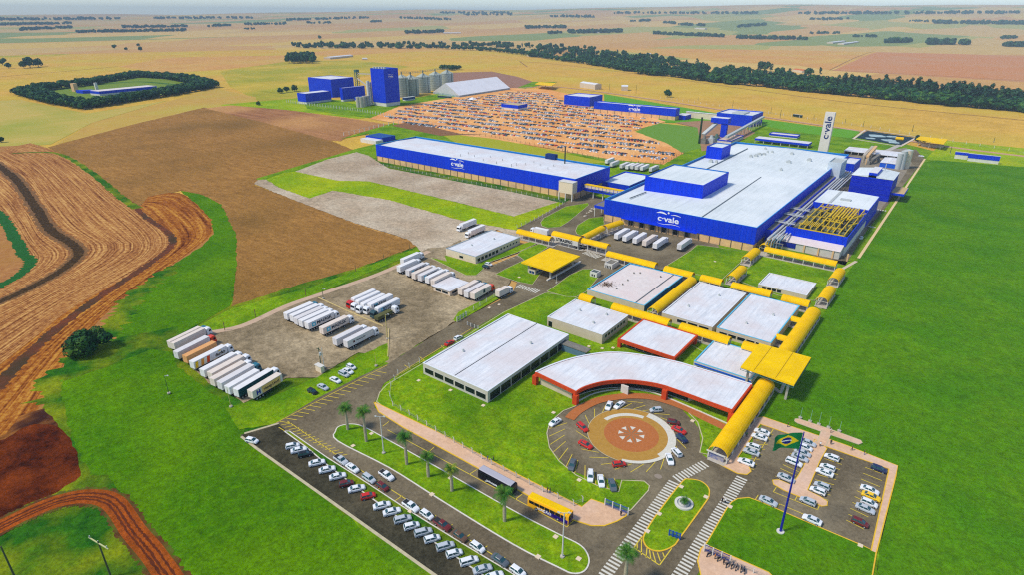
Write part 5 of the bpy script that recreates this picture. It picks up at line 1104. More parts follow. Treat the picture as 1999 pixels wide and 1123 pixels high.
# ================================================================== WALKWAYS
def barrel(a, b, label, zr=5.2, wd=4.4, post=5.0, open_=True, group='yellow barrel roofed walkways', axis=None):
    A, B = G(*a, zr), G(*b, zr)
    if axis == 'x': ym = (A.y+B.y)/2; A.y = B.y = ym
    if axis == 'y': xm = (A.x+B.x)/2; A.x = B.x = xm
    d = (B-A); L = d.length; d.normalize(); n = Vector((-d.y, d.x, 0)); rise = wd*.42; ze = zr-rise
    e = world_thing('covered_walkway', ((A.x+B.x)/2, (A.y+B.y)/2, 0), label, 'walkway', group)
    m = MB(); K = 12; ring = lambda c, r, zz: [c+n*(r*math.cos(math.pi*i/K))+Vector((0, 0, ze-zr+zz*math.sin(math.pi*i/K))) for i in range(K+1)]
    r0, r1 = ring(A, wd/2, rise), ring(B, wd/2, rise); s0, s1 = ring(A, wd/2-.14, rise-.14), ring(B, wd/2-.14, rise-.14)
    for i in range(K):
        m.face([r0[i], r1[i], r1[i+1], r0[i+1]]); m.face([s0[i], s0[i+1], s1[i+1], s1[i]]); m.face([r0[i], r0[i+1], s0[i+1], s0[i]]); m.face([r1[i], s1[i], s1[i+1], r1[i+1]])
    o = m.build('roof', yel, e)
    for f in o.data.polygons: f.use_smooth = False
    k = max(1, round(L/post))
    for i in range(k+1):
        c = A+d*(.25+(L-.5)*i/k)
        for s in (-1, 1):
            p = c+n*(s*(wd/2-.2)); m = MB(); m.box(p.x-.14, p.x+.14, p.y-.14, p.y+.14, .1, ze-.02); m.build('post', whitew, e)
    m = MB()
    for s in (-1, 1):
        p = A+n*(s*(wd/2-.2)); q = B+n*(s*(wd/2-.2)); m.beam((p.x, p.y, ze-.1), (q.x, q.y, ze-.1), .18)
    for i in range(k+1):
        c = A+d*(.25+(L-.5)*i/k); p = c+n*(wd/2-.2); q = c-n*(wd/2-.2); m.beam((p.x, p.y, ze-.1), (q.x, q.y, ze-.1), .12)
    m.build('beams', whitew, e)
    m = MB()
    for s in (-1, 1):
        p = A+n*(s*(wd/2-.2)); q = B+n*(s*(wd/2-.2)); m.beam((p.x, p.y, .75), (q.x, q.y, .75), .1, .5); m.beam((p.x, p.y, .3), (q.x, q.y, .3), .3, .4)
    m.build('railing', M('rail_grey', (188, 180, 166)), e)
    return e
wk = [((1013, 447), (1077, 463), 'walkway roof starting at the long cream gate office', 5.4, 'x'), ((1081, 451), (1135, 463), 'walkway roof carrying the black lettered sign over the gate road', 7.2, 'x'),
 ((1137, 463), (1187, 478), 'walkway roof between the lettered sign and the gate crossing', 6.4, 'x'), ((1188, 490), (1282, 514), 'long walkway roof behind the weathered roof with debris', 5.4, 'x'),
 ((1300, 519), (1354, 533), 'short walkway roof at the back right corner of the weathered roof', 5.2, 'x'), ((1371, 536), (1411, 547), 'short walkway roof behind the left one of the twin white roofs', 5.2, 'x'),
 ((1431, 551), (1507, 570), 'walkway roof behind the gap of the twin white roofs', 5.2, 'x'), ((1529, 575.5), (1582, 589), 'walkway roof in front of the small office on the lawn', 5.2, 'x'),
 ((1135, 574), (1159, 581), 'stubby walkway end piece at the back corner of the square beige office', 5.2, 'x'), ((1197.5, 593), (1309, 625), 'walkway roof behind the red framed office', 5.2, 'x'),
 ((1330, 632), (1427, 659.5), 'walkway roof from the red framed office towards the entrance canopy', 5.2, 'x'), ((1452, 668), (1485, 676), 'short walkway piece touching the entrance canopy left side', 5.2, 'x'),
 ((1496, 481), (1635, 511), 'longest crosswise walkway, in front of the cream lean-to', 5.4, 'x'), ((1546, 617.5), (1567, 624), 'upper short link roof between white block and main walkway', 4.6, 'x'), ((1517, 653), (1542, 660), 'lower short link roof between white block and main walkway', 4.6, 'x'),
 ((1139, 460), (1176, 441), 'diagonal walkway roof rising from the gate sign towards the docks', 6.0, None), ((1181, 440), (1213, 430), 'walkway roof ending at the plant loading docks', 6.4, None),
 ((1275, 602), (1352, 541), 'long walkway roof beside the blue flank of the weathered building', 5.2, 'y'), ((1428, 538), (1452, 519), 'lowest of three walkway roofs climbing beside the lawn square', 5.2, 'y'),
 ((1458, 501), (1477.5, 484), 'middle of three walkway roofs climbing beside the lawn square', 5.2, 'y'), ((1490, 477), (1515, 460), 'topmost of three walkway roofs, next to the pipe bundle', 5.2, 'y'),
 ((1627.5, 542), (1644, 524), 'upper walkway roof on the right edge beside the deep green field', 5.2, 'y'), ((1605, 581), (1625, 559), 'second walkway roof on the right edge beside the deep green field', 5.2, 'y'),
 ((1595, 602), (1520, 694), 'broad walkway roof running up from behind the entrance canopy', 5.4, 'y'), ((1400, 873), (1502, 741), 'broad walkway roof from the entrance road up to the large yellow canopy', 5.4, 'y')]
for i, (a, b, lab, zr, ax) in enumerate(wk):
    wd = 5.6 if i >= 23 else (3.4 if i in (13, 14) else 4.8)
    e = barrel(a, b, 'yellow '+lab, zr, wd, axis=ax)
    if i == 1:
        A, B = G(*a, 5), G(*b, 5)
        me = (A.y+G(*b, zr).y)/2; yy = (G(*a, zr).y+G(*b, zr).y)/2-2.75
        m = MB(); m.box(G(*a, zr).x, G(*b, zr).x, yy, yy+.2, 2.7, 5.2); m.build('banner', whitew, e)
        put_text('UTIRASFRIG', black_l, 2.3, ((G(*a, zr).x+G(*b, zr).x)/2, yy-.06, 3.95), -90, e, .85, .07)
    if i == 24:
        A = G(1400, 873, zr); m = MB(); m.box(A.x-2.3, A.x+2.3, A.y+.4, A.y+.6, .3, 2.8); m.build('entrance_screen', M('screen_blue', (44, 86, 160), (196, 180, 160), .8), e)
        m = MB(); m.box(A.x-2.6, A.x+2.6, A.y-.1, A.y+.1, 2.75, 3.2); m.build('sign_board', whitew, e)
# narrow concrete floors below the walkways
m = MB()
for (a, b, lab, zr, ax) in wk:
    A, B = G(*a, zr), G(*b, zr); A.z = B.z = 0
    if ax == 'x': A.y = B.y = (A.y+B.y)/2; A.x -= 2.5; B.x += 2.5
    if ax == 'y': A.x = B.x = (A.x+B.x)/2; A.y -= 1; B.y += 1
    ribbon('', [A, B], 4.9, None, ZI+.134, sm=0, mb=m)
m.build('walkway_floor', conc)['kind'] = 'structure'
# ================================================================== VEHICLES
paints = {'white': (236, 238, 240), 'silver': (190, 196, 202), 'red': (206, 40, 30), 'maroon': (112, 36, 36), 'black': (30, 32, 36), 'grey': (92, 100, 108), 'navy': (34, 44, 86), 'yellow': (248, 200, 20), 'pink': (196, 120, 110), 'brown': (104, 76, 56), 'blue': (50, 90, 150)}
def paint(c): return M('paint_'+c, paints[c], rough=.3, spec=.5)
cglass = M('car_glass', (38, 78, 84), rough=.12, spec=.7)
SPEC = {'sedan': (4.5, 1.76, 1.44, [(-2.25, .70, .62), (-2.2, .80, .98), (-1.45, .86, 1.02), (-.9, .88, .98), (1.0, .88, .96), (1.9, .84, .86), (2.2, .72, .66), (2.25, .66, .5)], (-1.75, 1.15, -.95, .35)),
        'hatch': (3.9, 1.68, 1.48, [(-1.95, .70, .6), (-1.92, .80, .98), (-1.2, .84, 1.0), (.9, .84, .96), (1.6, .80, .88), (1.9, .70, .68), (1.95, .62, .5)], (-1.9, 1.1, -1.55, .3)),
        'wagon': (4.4, 1.72, 1.55, [(-2.2, .72, .6), (-2.17, .82, 1.0), (-1.2, .86, 1.02), (1.0, .86, .98), (1.8, .82, .9), (2.15, .72, .7), (2.2, .64, .5)], (-2.15, 1.2, -1.85, .5)),
        'pickup': (5.1, 1.82, 1.7, [(-2.55, .84, .7), (-2.5, .86, 1.05), (-.8, .88, 1.06), (.9, .88, 1.08), (2.1, .86, 1.0), (2.5, .74, .8), (2.55, .7, .5)], (-.75, 1.3, -.55, .6))}
_cm = {}
def wheel_mesh(r, w):
    k = ('w', r, w)
    if k not in _cm:
        m = MB(); m.tube((0, -w/2, 0), (0, w/2, 0), r, n=12); m.tube((0, -w/2-.01, 0), (0, w/2+.01, 0), r*.55, n=10, mi=1); _cm[k] = m.mesh('wheel', [blk, M('rim', (170, 174, 176), rough=.4)])
    return _cm[k]
def car_body(kind, col):
    k = (kind, col)
    if k in _cm: return _cm[k]
    L, W, Ht, st_, (gb0, gb1, gr0, gr1) = SPEC[kind]; m = MB(); hw_ = W/2
    rs = []
    for x, hh, zt in st_:
        f = hh/.88*hw_; rs.append([(x, -f*.92, .26), (x, -f, .42), (x, -f, zt-.14), (x, -f*.88, zt), (x, f*.88, zt), (x, f, zt-.14), (x, f, .42), (x, f*.92, .26)])
    m.rings(rs)
    zb, bw, rw = .97 if kind != 'pickup' else 1.05, hw_*.88, hw_*.7
    m.rings([[(gr0-.05, -rw, Ht-.03), (gr1+.05, -rw, Ht-.03), (gr1+.05, rw, Ht-.03), (gr0-.05, rw, Ht-.03)], [(gr0+.1, -rw+.1, Ht+.03), (gr1-.1, -rw+.1, Ht+.03), (gr1-.1, rw-.1, Ht+.03), (gr0+.1, rw-.1, Ht+.03)]])
    for s in (-1, 1):
        for xb, xr in ((gb0, gr0), (gb1, gr1), ((gb0+gb1)/2, (gr0+gr1)/2-.05)): m.beam((xb, s*(bw+.005), zb), (xr, s*(rw+.005), Ht-.02), .09, .07)
    me = m.mesh('body', paint(col)); g = MB()
    g.rings([[(gb0, -bw, zb-.04), (gb1, -bw, zb-.04), (gb1, bw, zb-.04), (gb0, bw, zb-.04)], [(gr0, -rw, Ht-.03), (gr1, -rw, Ht-.03), (gr1, rw, Ht-.03), (gr0, rw, Ht-.03)]])
    ge = _cm.get(('g', kind)) or g.mesh('windows', cglass); _cm[('g', kind)] = ge
    if kind == 'pickup':
        b = MB(); b.box(-2.42, -.85, -hw_*.78, hw_*.78, 1.07, 1.09); _cm[('bed', kind)] = _cm.get(('bed', kind)) or b.mesh('load_bed', M('bed_dark', (48, 50, 54)))
    _cm[k] = (me, ge); return _cm[k]
carz = ZI+.005
def car(px, ang, kind, col, label, group, z=None):
    """ang = world heading in degrees or a picture vector (dx,dy)"""
    p = G(*px, .6) if not isinstance(px, Vector) else px
    if isinstance(ang, tuple): q = G(px[0]+ang[0], px[1]+ang[1], .6); ang = math.degrees(math.atan2(q.y-p.y, q.x-p.x))
    z = carz if z is None else z
    e = empty('parked_car' if kind != 'pickup' else 'pickup_truck', (p.x, p.y, z), R(ang), label, 'car' if kind != 'pickup' else 'pickup', group)
    me, ge = car_body(kind, col); meshobj('body', me, e); meshobj('windows', ge, e)
    L, W = SPEC[kind][:2]
    if kind == 'pickup': meshobj('load_bed', _cm[('bed', kind)], e)
    wm = wheel_mesh(.32 if kind != 'pickup' else .38, .22)
    for sx in (-1, 1):
        for sy in (-1, 1): meshobj('wheel', wm, e, (sx*L*.3, sy*(W/2-.1), .32))
    return e
ordn = ['first', 'second', 'third', 'fourth', 'fifth', 'sixth', 'seventh', 'eighth', 'ninth', 'tenth', 'eleventh', 'twelfth', 'thirteenth', 'fourteenth', 'fifteenth', 'sixteenth', 'seventeenth', 'eighteenth', 'nineteenth', 'twentieth', 'twenty first', 'twenty second']
kn = {'sedan': 'sedan', 'hatch': 'hatchback', 'wagon': 'estate car', 'pickup': 'pickup'}
def c6(x, y): return (500+x/3.996, 842+y/3.996)
def row(pts, ang, where, group, conv):
    for i, (x, y, kind, col) in enumerate(pts):
        car(conv(x, y), ang, kind, col, '%s %s, %s %s' % (col if col != 'maroon' else 'dark red', kn[kind], ordn[i], where), group)
row([(288, 130, 'hatch', 'white'), (337, 162, 'sedan', 'white'), (385, 195, 'hatch', 'black'), (478, 262, 'sedan', 'white'), (558, 315, 'sedan', 'white'), (640, 368, 'sedan', 'white'), (708, 424, 'hatch', 'maroon'), (788, 464, 'sedan', 'white'), (878, 522, 'hatch', 'red'), (985, 596, 'sedan', 'white'), (1063, 644, 'sedan', 'white'), (1147, 703, 'wagon', 'silver'), (1217, 756, 'hatch', 'white'), (1307, 804, 'wagon', 'silver'), (1377, 856, 'hatch', 'white'), (1480, 914, 'wagon', 'silver'), (1550, 971, 'hatch', 'white'), (1665, 1030, 'wagon', 'white'), (1770, 1094, 'sedan', 'silver'), (1860, 1150, 'sedan', 'white')], 58, 'from the far end of the slanting row on dark asphalt', 'cars slanting on the dark asphalt strip', c6)
row([(665, 240, 'pickup', 'silver'), (755, 303, 'sedan', 'white'), (885, 385, 'wagon', 'silver'), (990, 448, 'hatch', 'maroon'), (1210, 600, 'pickup', 'white'), (1335, 668, 'hatch', 'white'), (1455, 745, 'pickup', 'maroon'), (1588, 833, 'sedan', 'brown'), (1730, 920, 'hatch', 'white'), (1905, 1023, 'sedan', 'grey'), (2045, 1110, 'hatch', 'white')], -2, 'from the far end of the kerbside row in yellow bays', 'cars in the yellow kerbside bays', c6)
car(c6(1020, 360), -3, 'pickup', 'white', 'white pickup driving along the road beside the palm median', None); car((493, 864), 20, 'hatch', 'white', 'lone white hatchback at the far left tip of the dark asphalt', None)
def c5(x, y): return (500+x/3.996, 562+y/3.996)
for x, y, k, c, lab in [(745, 630, 'hatch', 'white', 'white hatchback farthest up the grass verge group by the truck yard'), (720, 663, 'sedan', 'white', 'white sedan in the middle of the three bunched on the grass verge'), (688, 687, 'wagon', 'silver', 'silver car nearest the camera of the three bunched on the grass'), (622, 733, 'sedan', 'white', 'single white sedan on the grass between the bunch and the black car'), (525, 788, 'sedan', 'silver', 'silver sedan on the grass next to the black car'), (443, 822, 'hatch', 'black', 'black hatchback on the grass verge nearest the truck row')]: car(c5(x, y), 2, k, c, lab, 'cars on the grass verge')
car(c5(1512, 442), 88, 'sedan', 'red', 'red sedan kerbside behind the dark glazed hall roof', None); car(c5(1580, 402), 88, 'hatch', 'white', 'white car kerbside in front of the red one by the hall', None)
car((954.5, 518), 4, 'hatch', 'white', 'white car at the cream gate office car park', None); car((949, 523), 4, 'hatch', 'black', 'black car at the cream gate office car park', None)
car((1682, 466), 90, 'hatch', 'white', 'white car driving alone on the right hand side road', None); car((1799, 306), 5, 'sedan', 'white', 'white car at the far end of the side road', None)
def c3(x, y): return (1060+x/5.88, 770+y/5.88)
for x, y, v, k, c, lab in [(758, 152, (-4, 9), 'sedan', 'white', 'white sedan at the top left of the plaza ring beside its near twin'), (878, 145, (-9, 6), 'sedan', 'white', 'white car second from left at the top of the plaza ring'), (1298, 200, (-12, 1), 'hatch', 'silver', 'silver hatchback alone at the top right of the plaza ring'), (1498, 342, (12, 2), 'hatch', 'maroon', 'dark maroon car topmost of three right of the plaza'), (1562, 432, (11, 5), 'sedan', 'red', 'red car in the middle of three right of the plaza'), (1595, 530, (9, 7), 'hatch', 'navy', 'dark navy car lowest of three right of the plaza'), (1533, 685, (-7, -8), 'hatch', 'white', 'white hatchback lower right of the plaza with tail to the lot'), (1455, 768, (3, 9), 'sedan', 'white', 'white sedan lower right of the plaza nose to the camera'), (877, 825, (11, -1), 'hatch', 'red', 'red hatchback at the foot of the plaza ring'), (490, 600, (11, 6), 'sedan', 'red', 'red sedan left of the plaza, lower of two'), (455, 400, (9, 8), 'wagon', 'red', 'red and silver car left of the plaza, upper of two'), (140, 342, (-11, 7), 'sedan', 'white', 'white sedan at the far left edge of the ring lot'), (337, 832, (-3, 10), 'sedan', 'grey', 'dark grey sedan alone at the lower left of the ring lot'), (547, 960, (-.5, 12), 'wagon', 'white', 'white estate left of three at the bottom of the ring lot'), (668, 1020, (2, 12), 'sedan', 'white', 'white sedan middle of three at the bottom of the ring lot'), (800, 1066, (3.5, 12), 'sedan', 'grey', 'grey sedan right of three at the bottom of the ring lot')]: car(c3(x, y), v, k, c, lab, 'cars around the compass plaza')
row([(580, 255, 'sedan', 'white'), (553, 308, 'sedan', 'white'), (487, 409, 'hatch', 'white'), (467, 466, 'sedan', 'silver'), (413, 574, 'sedan', 'white')], -178, 'from the top in the row beside the yellow walkway end', 'cars in the right hand car park', c4)
row([(1065, 370, 'sedan', 'silver'), (1037, 420, 'hatch', 'white'), (1008, 475, 'sedan', 'silver'), (980, 527, 'sedan', 'silver'), (918, 577, 'wagon', 'white'), (835, 742, 'sedan', 'silver')], -1, 'from the top in the row behind the flag and its pole', 'cars in the right hand car park', c4)
row([(1315, 524, 'hatch', 'white'), (1270, 631, 'hatch', 'white'), (1240, 684, 'sedan', 'white'), (1210, 824, 'hatch', 'silver'), (1168, 876, 'hatch', 'white')], 178, 'from the top in the row just right of the central paving', 'cars in the right hand car park', c4)
row([(1812, 646, 'hatch', 'navy'), (1715, 869, 'sedan', 'white'), (1730, 936, 'sedan', 'yellow'), (1710, 1006, 'hatch', 'white'), (1668, 1066, 'sedan', 'silver'), (1612, 1210, 'hatch', 'maroon')], -2, 'from the top in the outermost right row', 'cars in the right hand car park', c4)
car(c4(648, 988), -2, 'sedan', 'silver', 'silver sedan at the bottom left bay below the rounded paving', 'cars in the right hand car park'); car(c4(1062, 986), 178, 'hatch', 'silver', 'silver hatchback in the bay under the central paving tip', 'cars in the right hand car park'); car((1585, 1019), 178, 'sedan', 'white', 'white sedan lowest of all in the right car park beside the lawn', 'cars in the right hand car park')
# ---- trucks
tyres = wheel_mesh(.5, .5)
TW = {'white': (238, 236, 234), 'cream': (234, 220, 206), 'orange': (232, 172, 112), 'green': (14, 62, 62), 'pale': (226, 222, 220), 'bluew': (216, 226, 236)}
def cab_mesh(col):
    k = ('cab', col)
    if k in _cm: return _cm[k]
    m = MB(); s = [(0, .8, 3.1), (.5, .8, 3.35), (1.7, .8, 3.3), (2.05, .8, 2.6), (2.2, .8, 1.9), (2.25, .8, 1.0)]
    m.rings([[(x, -1.2, .55), (x, -1.25, 1.0), (x, -1.2, z-.15), (x, -1.0, z), (x, 1.0, z), (x, 1.2, z-.15), (x, 1.25, 1.0), (x, 1.2, .55)] for x, _, z in s])
    b = m.mesh('cab', M('truck_'+col, {'white': (236, 238, 240), 'red': (206, 34, 26), 'orange': (226, 64, 20), 'teal': (40, 110, 130), 'darkgreen': (50, 80, 84)}[col], rough=.35, spec=.5))
    g = MB(); g.face([(2.09, -1.05, 2.62), (2.27, -1.1, 1.75), (2.27, 1.1, 1.75), (2.09, 1.05, 2.62)])
    for s_ in (-1, 1): g.face([(.9, s_*1.26, 1.8), (1.9, s_*1.26, 1.8), (1.75, s_*1.22, 2.6), (.9, s_*1.22, 2.6)])
    _cm[k] = (b, g.mesh('cab_windows', M('truck_glass', (26, 36, 44), rough=.15))); return _cm[k]
def trailer_mesh(mat, L, rnd):
    k = ('tr', mat.name, L, rnd)
    if k in _cm: return _cm[k]
    m = MB()
    if rnd:
        K = 5; prof = [(-1.25, 1.2)]+[(-1.25+.5-.5*math.cos(math.pi/2*i/K)*1, 3.5+.5*math.sin(math.pi/2*i/K)) for i in range(K+1)]; prof += [(-y, z) for y, z in prof[::-1]]
        m.rings([[(x, y*f, 1.2+(z-1.2)*f2) for y, z in prof] for x, f, f2 in ((0, .9, .95), (.4, 1, 1), (L-.4, 1, 1), (L, .9, .95))])
    else:
        m.box(0, L, -1.25, 1.25, 1.2, 4.0)
        for i in range(int(L/.9)): x = .45+i*.9; m.box(x, x+.06, -1.275, -1.25, 1.3, 3.9).box(x, x+.06, 1.25, 1.275, 1.3, 3.9)
        m.box(-.04, 0, -1.2, -.03, 1.25, 3.95).box(-.04, 0, .03, 1.2, 1.25, 3.95)
    _cm[k] = m.mesh('cargo_box', mat); return _cm[k]
def semi(a, b, label, box='white', cabc='white', L=13.2, rnd=False, side=None, group='lorries parked in the gravel yard', hasbox=True, cabin=True, near='R', zc=1.2, ang=None, load=None):
    """a: picture point of the near lower rear corner of the box, b: a point further forward on the same edge"""
    A, B = G(*a, zc), G(*b, zc); d = (B-A); d.normalize()
    if ang is not None: d = Vector((math.cos(R(ang)), math.sin(R(ang)), 0))
    an = math.atan2(d.y, d.x); lft = Vector((-d.y, d.x, 0)); c = A+lft*(1.25 if near == 'R' else -1.25)
    e = empty('semi_truck' if cabin else 'trailer', (c.x, c.y, ZI), an, label, 'truck' if cabin else 'trailer', group)
    mat = M('box_'+box, TW[box], tuple(max(0, v-14) for v in TW[box]), .6)
    if hasbox: meshobj('cargo_box', trailer_mesh(mat, L, rnd), e)
    k = ('ch', L)
    if k not in _cm:
        m = MB(); m.box(.3, L-.2, -.5, .5, .8, 1.18).box(4, 7.5, -1.15, -1.0, .5, 1.1).box(4, 7.5, 1.0, 1.15, .5, 1.1); _cm[k] = m.mesh('chassis', M('chassis_dark', (44, 46, 50)))
    meshobj('chassis', _cm[k], e)
    ax = [1.2, 2.4, 3.6]+([L-2.4] if cabin else [])
    for x in ax+([L+1.6] if cabin else []):
        for s in (-1, 1): meshobj('wheel', tyres, e, (x, s*1.0, .5))
    if cabin:
        cb, cg = cab_mesh(cabc); co = meshobj('cab', cb, e, (L+.5, 0, 0)); meshobj('cab_windows', cg, co)
        if ('cc',) not in _cm: m = MB(); m.box(-4, .6, -.45, .45, .6, 1.0); _cm[('cc',)] = m.mesh('tractor_frame', M('chassis_dark', (44, 46, 50)))
        meshobj('tractor_frame', _cm[('cc',)], e, (L+.2, 0, 0))
    if load: 
        m = MB(); m.box(.4, L-1, -1.2, 1.2, 1.2, 2.6); meshobj('load', m.mesh('load', load), e)
    if side:
        y = -1.3 if near == 'R' else 1.3; fc = -90 if near == 'R' else 90
        side(e, y, fc, L)
    return e
def t_local(e, s, mat, size, x, z, y, fc, sx=1, bold=0):
    me = text_mesh(s, mat, size, .02, bold); o = bpy.data.objects.new('lettering', me); COL.objects.link(o); o.parent = e
    o.matrix_local = Matrix.Translation((x, y, z)) @ Matrix.Rotation(R(fc+90), 4, 'Z') @ Matrix.Rotation(R(90), 4, 'X') @ Matrix.Diagonal((sx, 1, 1, 1)); return o
def quadp(e, name, pts, y, mat):
    m = MB(); m.face([(x, y, z) for x, z in pts]); return meshobj(name, m.mesh(name, mat), e)
def maersk(e, y, fc, L, s2=None, bold=.03):
    sg = 1 if fc == -90 else -1; x0 = 2.5 if fc == -90 else L-2.5
    m = MB(); m.box(x0-.9, x0+.9, min(y, y-.01*sg), max(y, y-.01*sg), 1.75, 3.45); o = meshobj('emblem', m.mesh('emblem', M('emblem_blue', (80, 186, 212))), e)
    k = [(x0+.62*math.sin(2*math.pi*i/14)*(1 if i % 2 else .42), 2.6+.62*math.cos(2*math.pi*i/14)*(1 if i % 2 else .42)) for i in range(14)]
    m = MB(); m.face([(a_, y-.02*sg, b_) for a_, b_ in k]); meshobj('star', m.mesh('star', white_l), o)
    t_local(e, 'MAERSK', M('maersk_ink', (40, 60, 74)), 1.9 if not s2 else 1.35, L*.6, 2.6 if not s2 else 3.05, y-.01*sg, fc, 1.05, bold)
    if s2: t_local(e, s2, M('maersk_ink', (40, 60, 74)), 1.2, L*.6, 2.0, y-.01*sg, fc, 1, .02)
def hapag(e, y, fc, L):
    quadp(e, 'panel', [(3.6, 1.3), (11.2, 1.3), (11.2, 3.8), (3.6, 3.8)], y-.005, M('panel_orange', (240, 190, 110)))
    t_local(e, 'Hapag-Lloyd', M('navy_ink', (40, 44, 60)), 1.35, L*.61, 2.5, y-.02, fc, .95, .02); t_local(e, 'H', M('deep_blue', (20, 40, 150)), 2.2, 2.2, 2.5, y-.02, fc, 1, .12)
def duraro(e, y, fc, L):
    for i, c in enumerate([(248, 200, 20), (240, 232, 214), (238, 160, 60), (240, 232, 214), (236, 84, 30)]):
        quadp(e, 'stripe', [(.2+i*1.15, 1.3), (1.35+i*1.15, 1.3), (1.75+i*1.15, 3.7), (.6+i*1.15, 3.7)], y-.01, M('stripe%d' % i, c))
    t_local(e, 'durão', M('brown_ink', (70, 60, 40)), 1.7, L*.78, 2.4, y-.02, fc, 1, .04); quadp(e, 'sun_mark', [(L*.72, 3.3), (L*.76, 3.8), (L*.8, 3.8), (L*.82, 3.3)], y-.01, M('stripe0', (248, 200, 20)))
def green_side(e, y, fc, L): quadp(e, 'curtain', [(.1, 1.22), (L-.1, 1.22), (L-.1, 3.9), (.1, 3.9)], y+.02, M('curtain_green', (8, 66, 72)))
def small_l(e, y, fc, L): t_local(e, 'Hamburg Süd', black_l, .8, L*.5, 2.7, y-.01, fc, 1, 0); quadp(e, 'emblem', [(2.6, 2.3), (3.4, 2.3), (3.4, 3.1), (2.6, 3.1)], y-.01, M('red_ink', (90, 40, 50)))
def c2(x, y): return (320+x/6.604, 620+y/6.604)
AR = 96
for i, (x, y, bx, cb, L, rnd, sd, lab, cabin) in enumerate([
    (120, 425, 'cream', 'teal', 13.4, False, None, 'white roofed trailer farthest up in the left lorry row, teal cab roof', True),
    (158, 440, 'cream', 'white', 13.4, False, None, 'second lorry from the top of the left row, pinkish roof and white cab', True),
    (205, 560, 'pale', 'orange', 13.4, False, None, 'long white trailer with a bright orange red cab in the left row', True),
    (320, 615, 'orange', 'darkgreen', 12.2, False, None, 'trailer with orange tan roof beside the striped one', False),
    (410, 690, 'white', 'white', 13.4, False, duraro, 'white trailer with yellow and orange stripes at its rear side', True),
    (545, 795, 'white', 'white', 13.2, False, None, 'plain white trailer just below the striped trailer', True),
    (645, 835, 'cream', 'white', 13.2, False, None, 'second plain trailer below the striped trailer, dull cab', True),
    (675, 915, 'cream', 'white', 12.8, False, None, 'cream rear trailer in the middle of the left lorry row', True),
    (770, 963, 'pale', 'teal', 13.2, False, None, 'trailer with speckled roof and light blue and white cab', True),
    (870, 1020, 'white', 'white', 12.2, False, None, 'clean white trailer left of the dark green curtain one', False),
    (980, 1055, 'white', 'white', 14.4, False, green_side, 'trailer with dark green side curtain second from the bottom', True),
    (1165, 1075, 'cream', 'white', 12.2, False, hapag, 'container trailer with orange panel and dark lettering at the bottom of the row', False)]):
    semi(c2(x, y), c2(x+370, y-230), lab, bx, cb, L, rnd, sd, 'lorries in the left yard row', True, cabin, ang=99 if i > 2 else 101)
def c8(x, y): return (570+x/8, 560+y/8)
mg = 'lorries in the middle of the yard'
for x, y, lab, sd, cabc, bx, L in [(45, 575, 'last white trailer at the back of the middle yard row', None, 'darkgreen', 'white', 13), (-165, 500, 'white roofed trailer outermost at the left of the middle row', None, 'white', 'white', 13), (-95, 540, 'second white trailer from the left of the middle row', None, 'white', 'white', 13)]: pass
for x, y, lab, sd, cabc, bx, L in [(-55, 545, 'white trailer outermost at the left of the middle yard row', None, 'teal', 'white', 13.0), (40, 578, 'second white trailer of the middle yard row', None, 'white', 'white', 13.0), (105, 625, 'third trailer of the middle yard row with stained rear', None, 'white', 'pale', 13.0), (180, 660, 'fourth trailer of the middle row, left of the blue emblem container', None, 'white', 'white', 13.0), (275, 695, 'white container with blue star emblem and lettering in the middle row', maersk, 'white', 'white', 12.6), (505, 775, 'peach container with blue star emblem standing apart with its tractor', maersk, 'white', 'cream', 12.6), (715, 950, 'white trailer behind the lettered one at the yard fence', None, 'white', 'pale', 12.8), (885, 985, 'white trailer with small dark lettering nearest the lamp post', small_l, 'white', 'pale', 12.8)]:
    semi(c8(x, y), c8(x+400, y-200), lab, bx, cabc, L, False, sd, mg, ang=92)
# group facing down-left: cab to the lower left, near side is their left side
ug = 'lorries beside the yard centre line'
for x, y, lab, cabc, rnd, sd in [(1330, 150, 'white round topped trailer with a red cab farthest left', 'red', True, None), (1400, 185, 'second round topped white trailer from the red cab', 'white', True, None), (1480, 225, 'third round topped white trailer from the red cab', 'white', True, None), (1590, 235, 'white trailer with half hidden blue emblem beside the front one', 'white', False, lambda e, y_, fc, L: maersk(e, y_, fc, L)), (1700, 295, 'round topped white trailer with blue star emblem nearest the green lorry', 'darkgreen', True, lambda e, y_, fc, L: maersk(e, y_, fc, L, 'SEALAND'))]:
    semi(c8(x, y), c8(x-380, y+170), lab, 'white', cabc, 12.6, rnd, sd, ug, near='L', ang=-88)
semi(c8(1345, 560), c8(1690, 400), 'open lorry with mossy green load in front of the white tankers', 'white', 'white', 9.5, group=ug, hasbox=False, load=M('moss_load', (104, 104, 62), (76, 78, 46), 1.2), ang=92)
def c7(x, y): return (740+x/6.663, 470+y/6.663)
tg = 'lorries parked beside the yard kiosk'
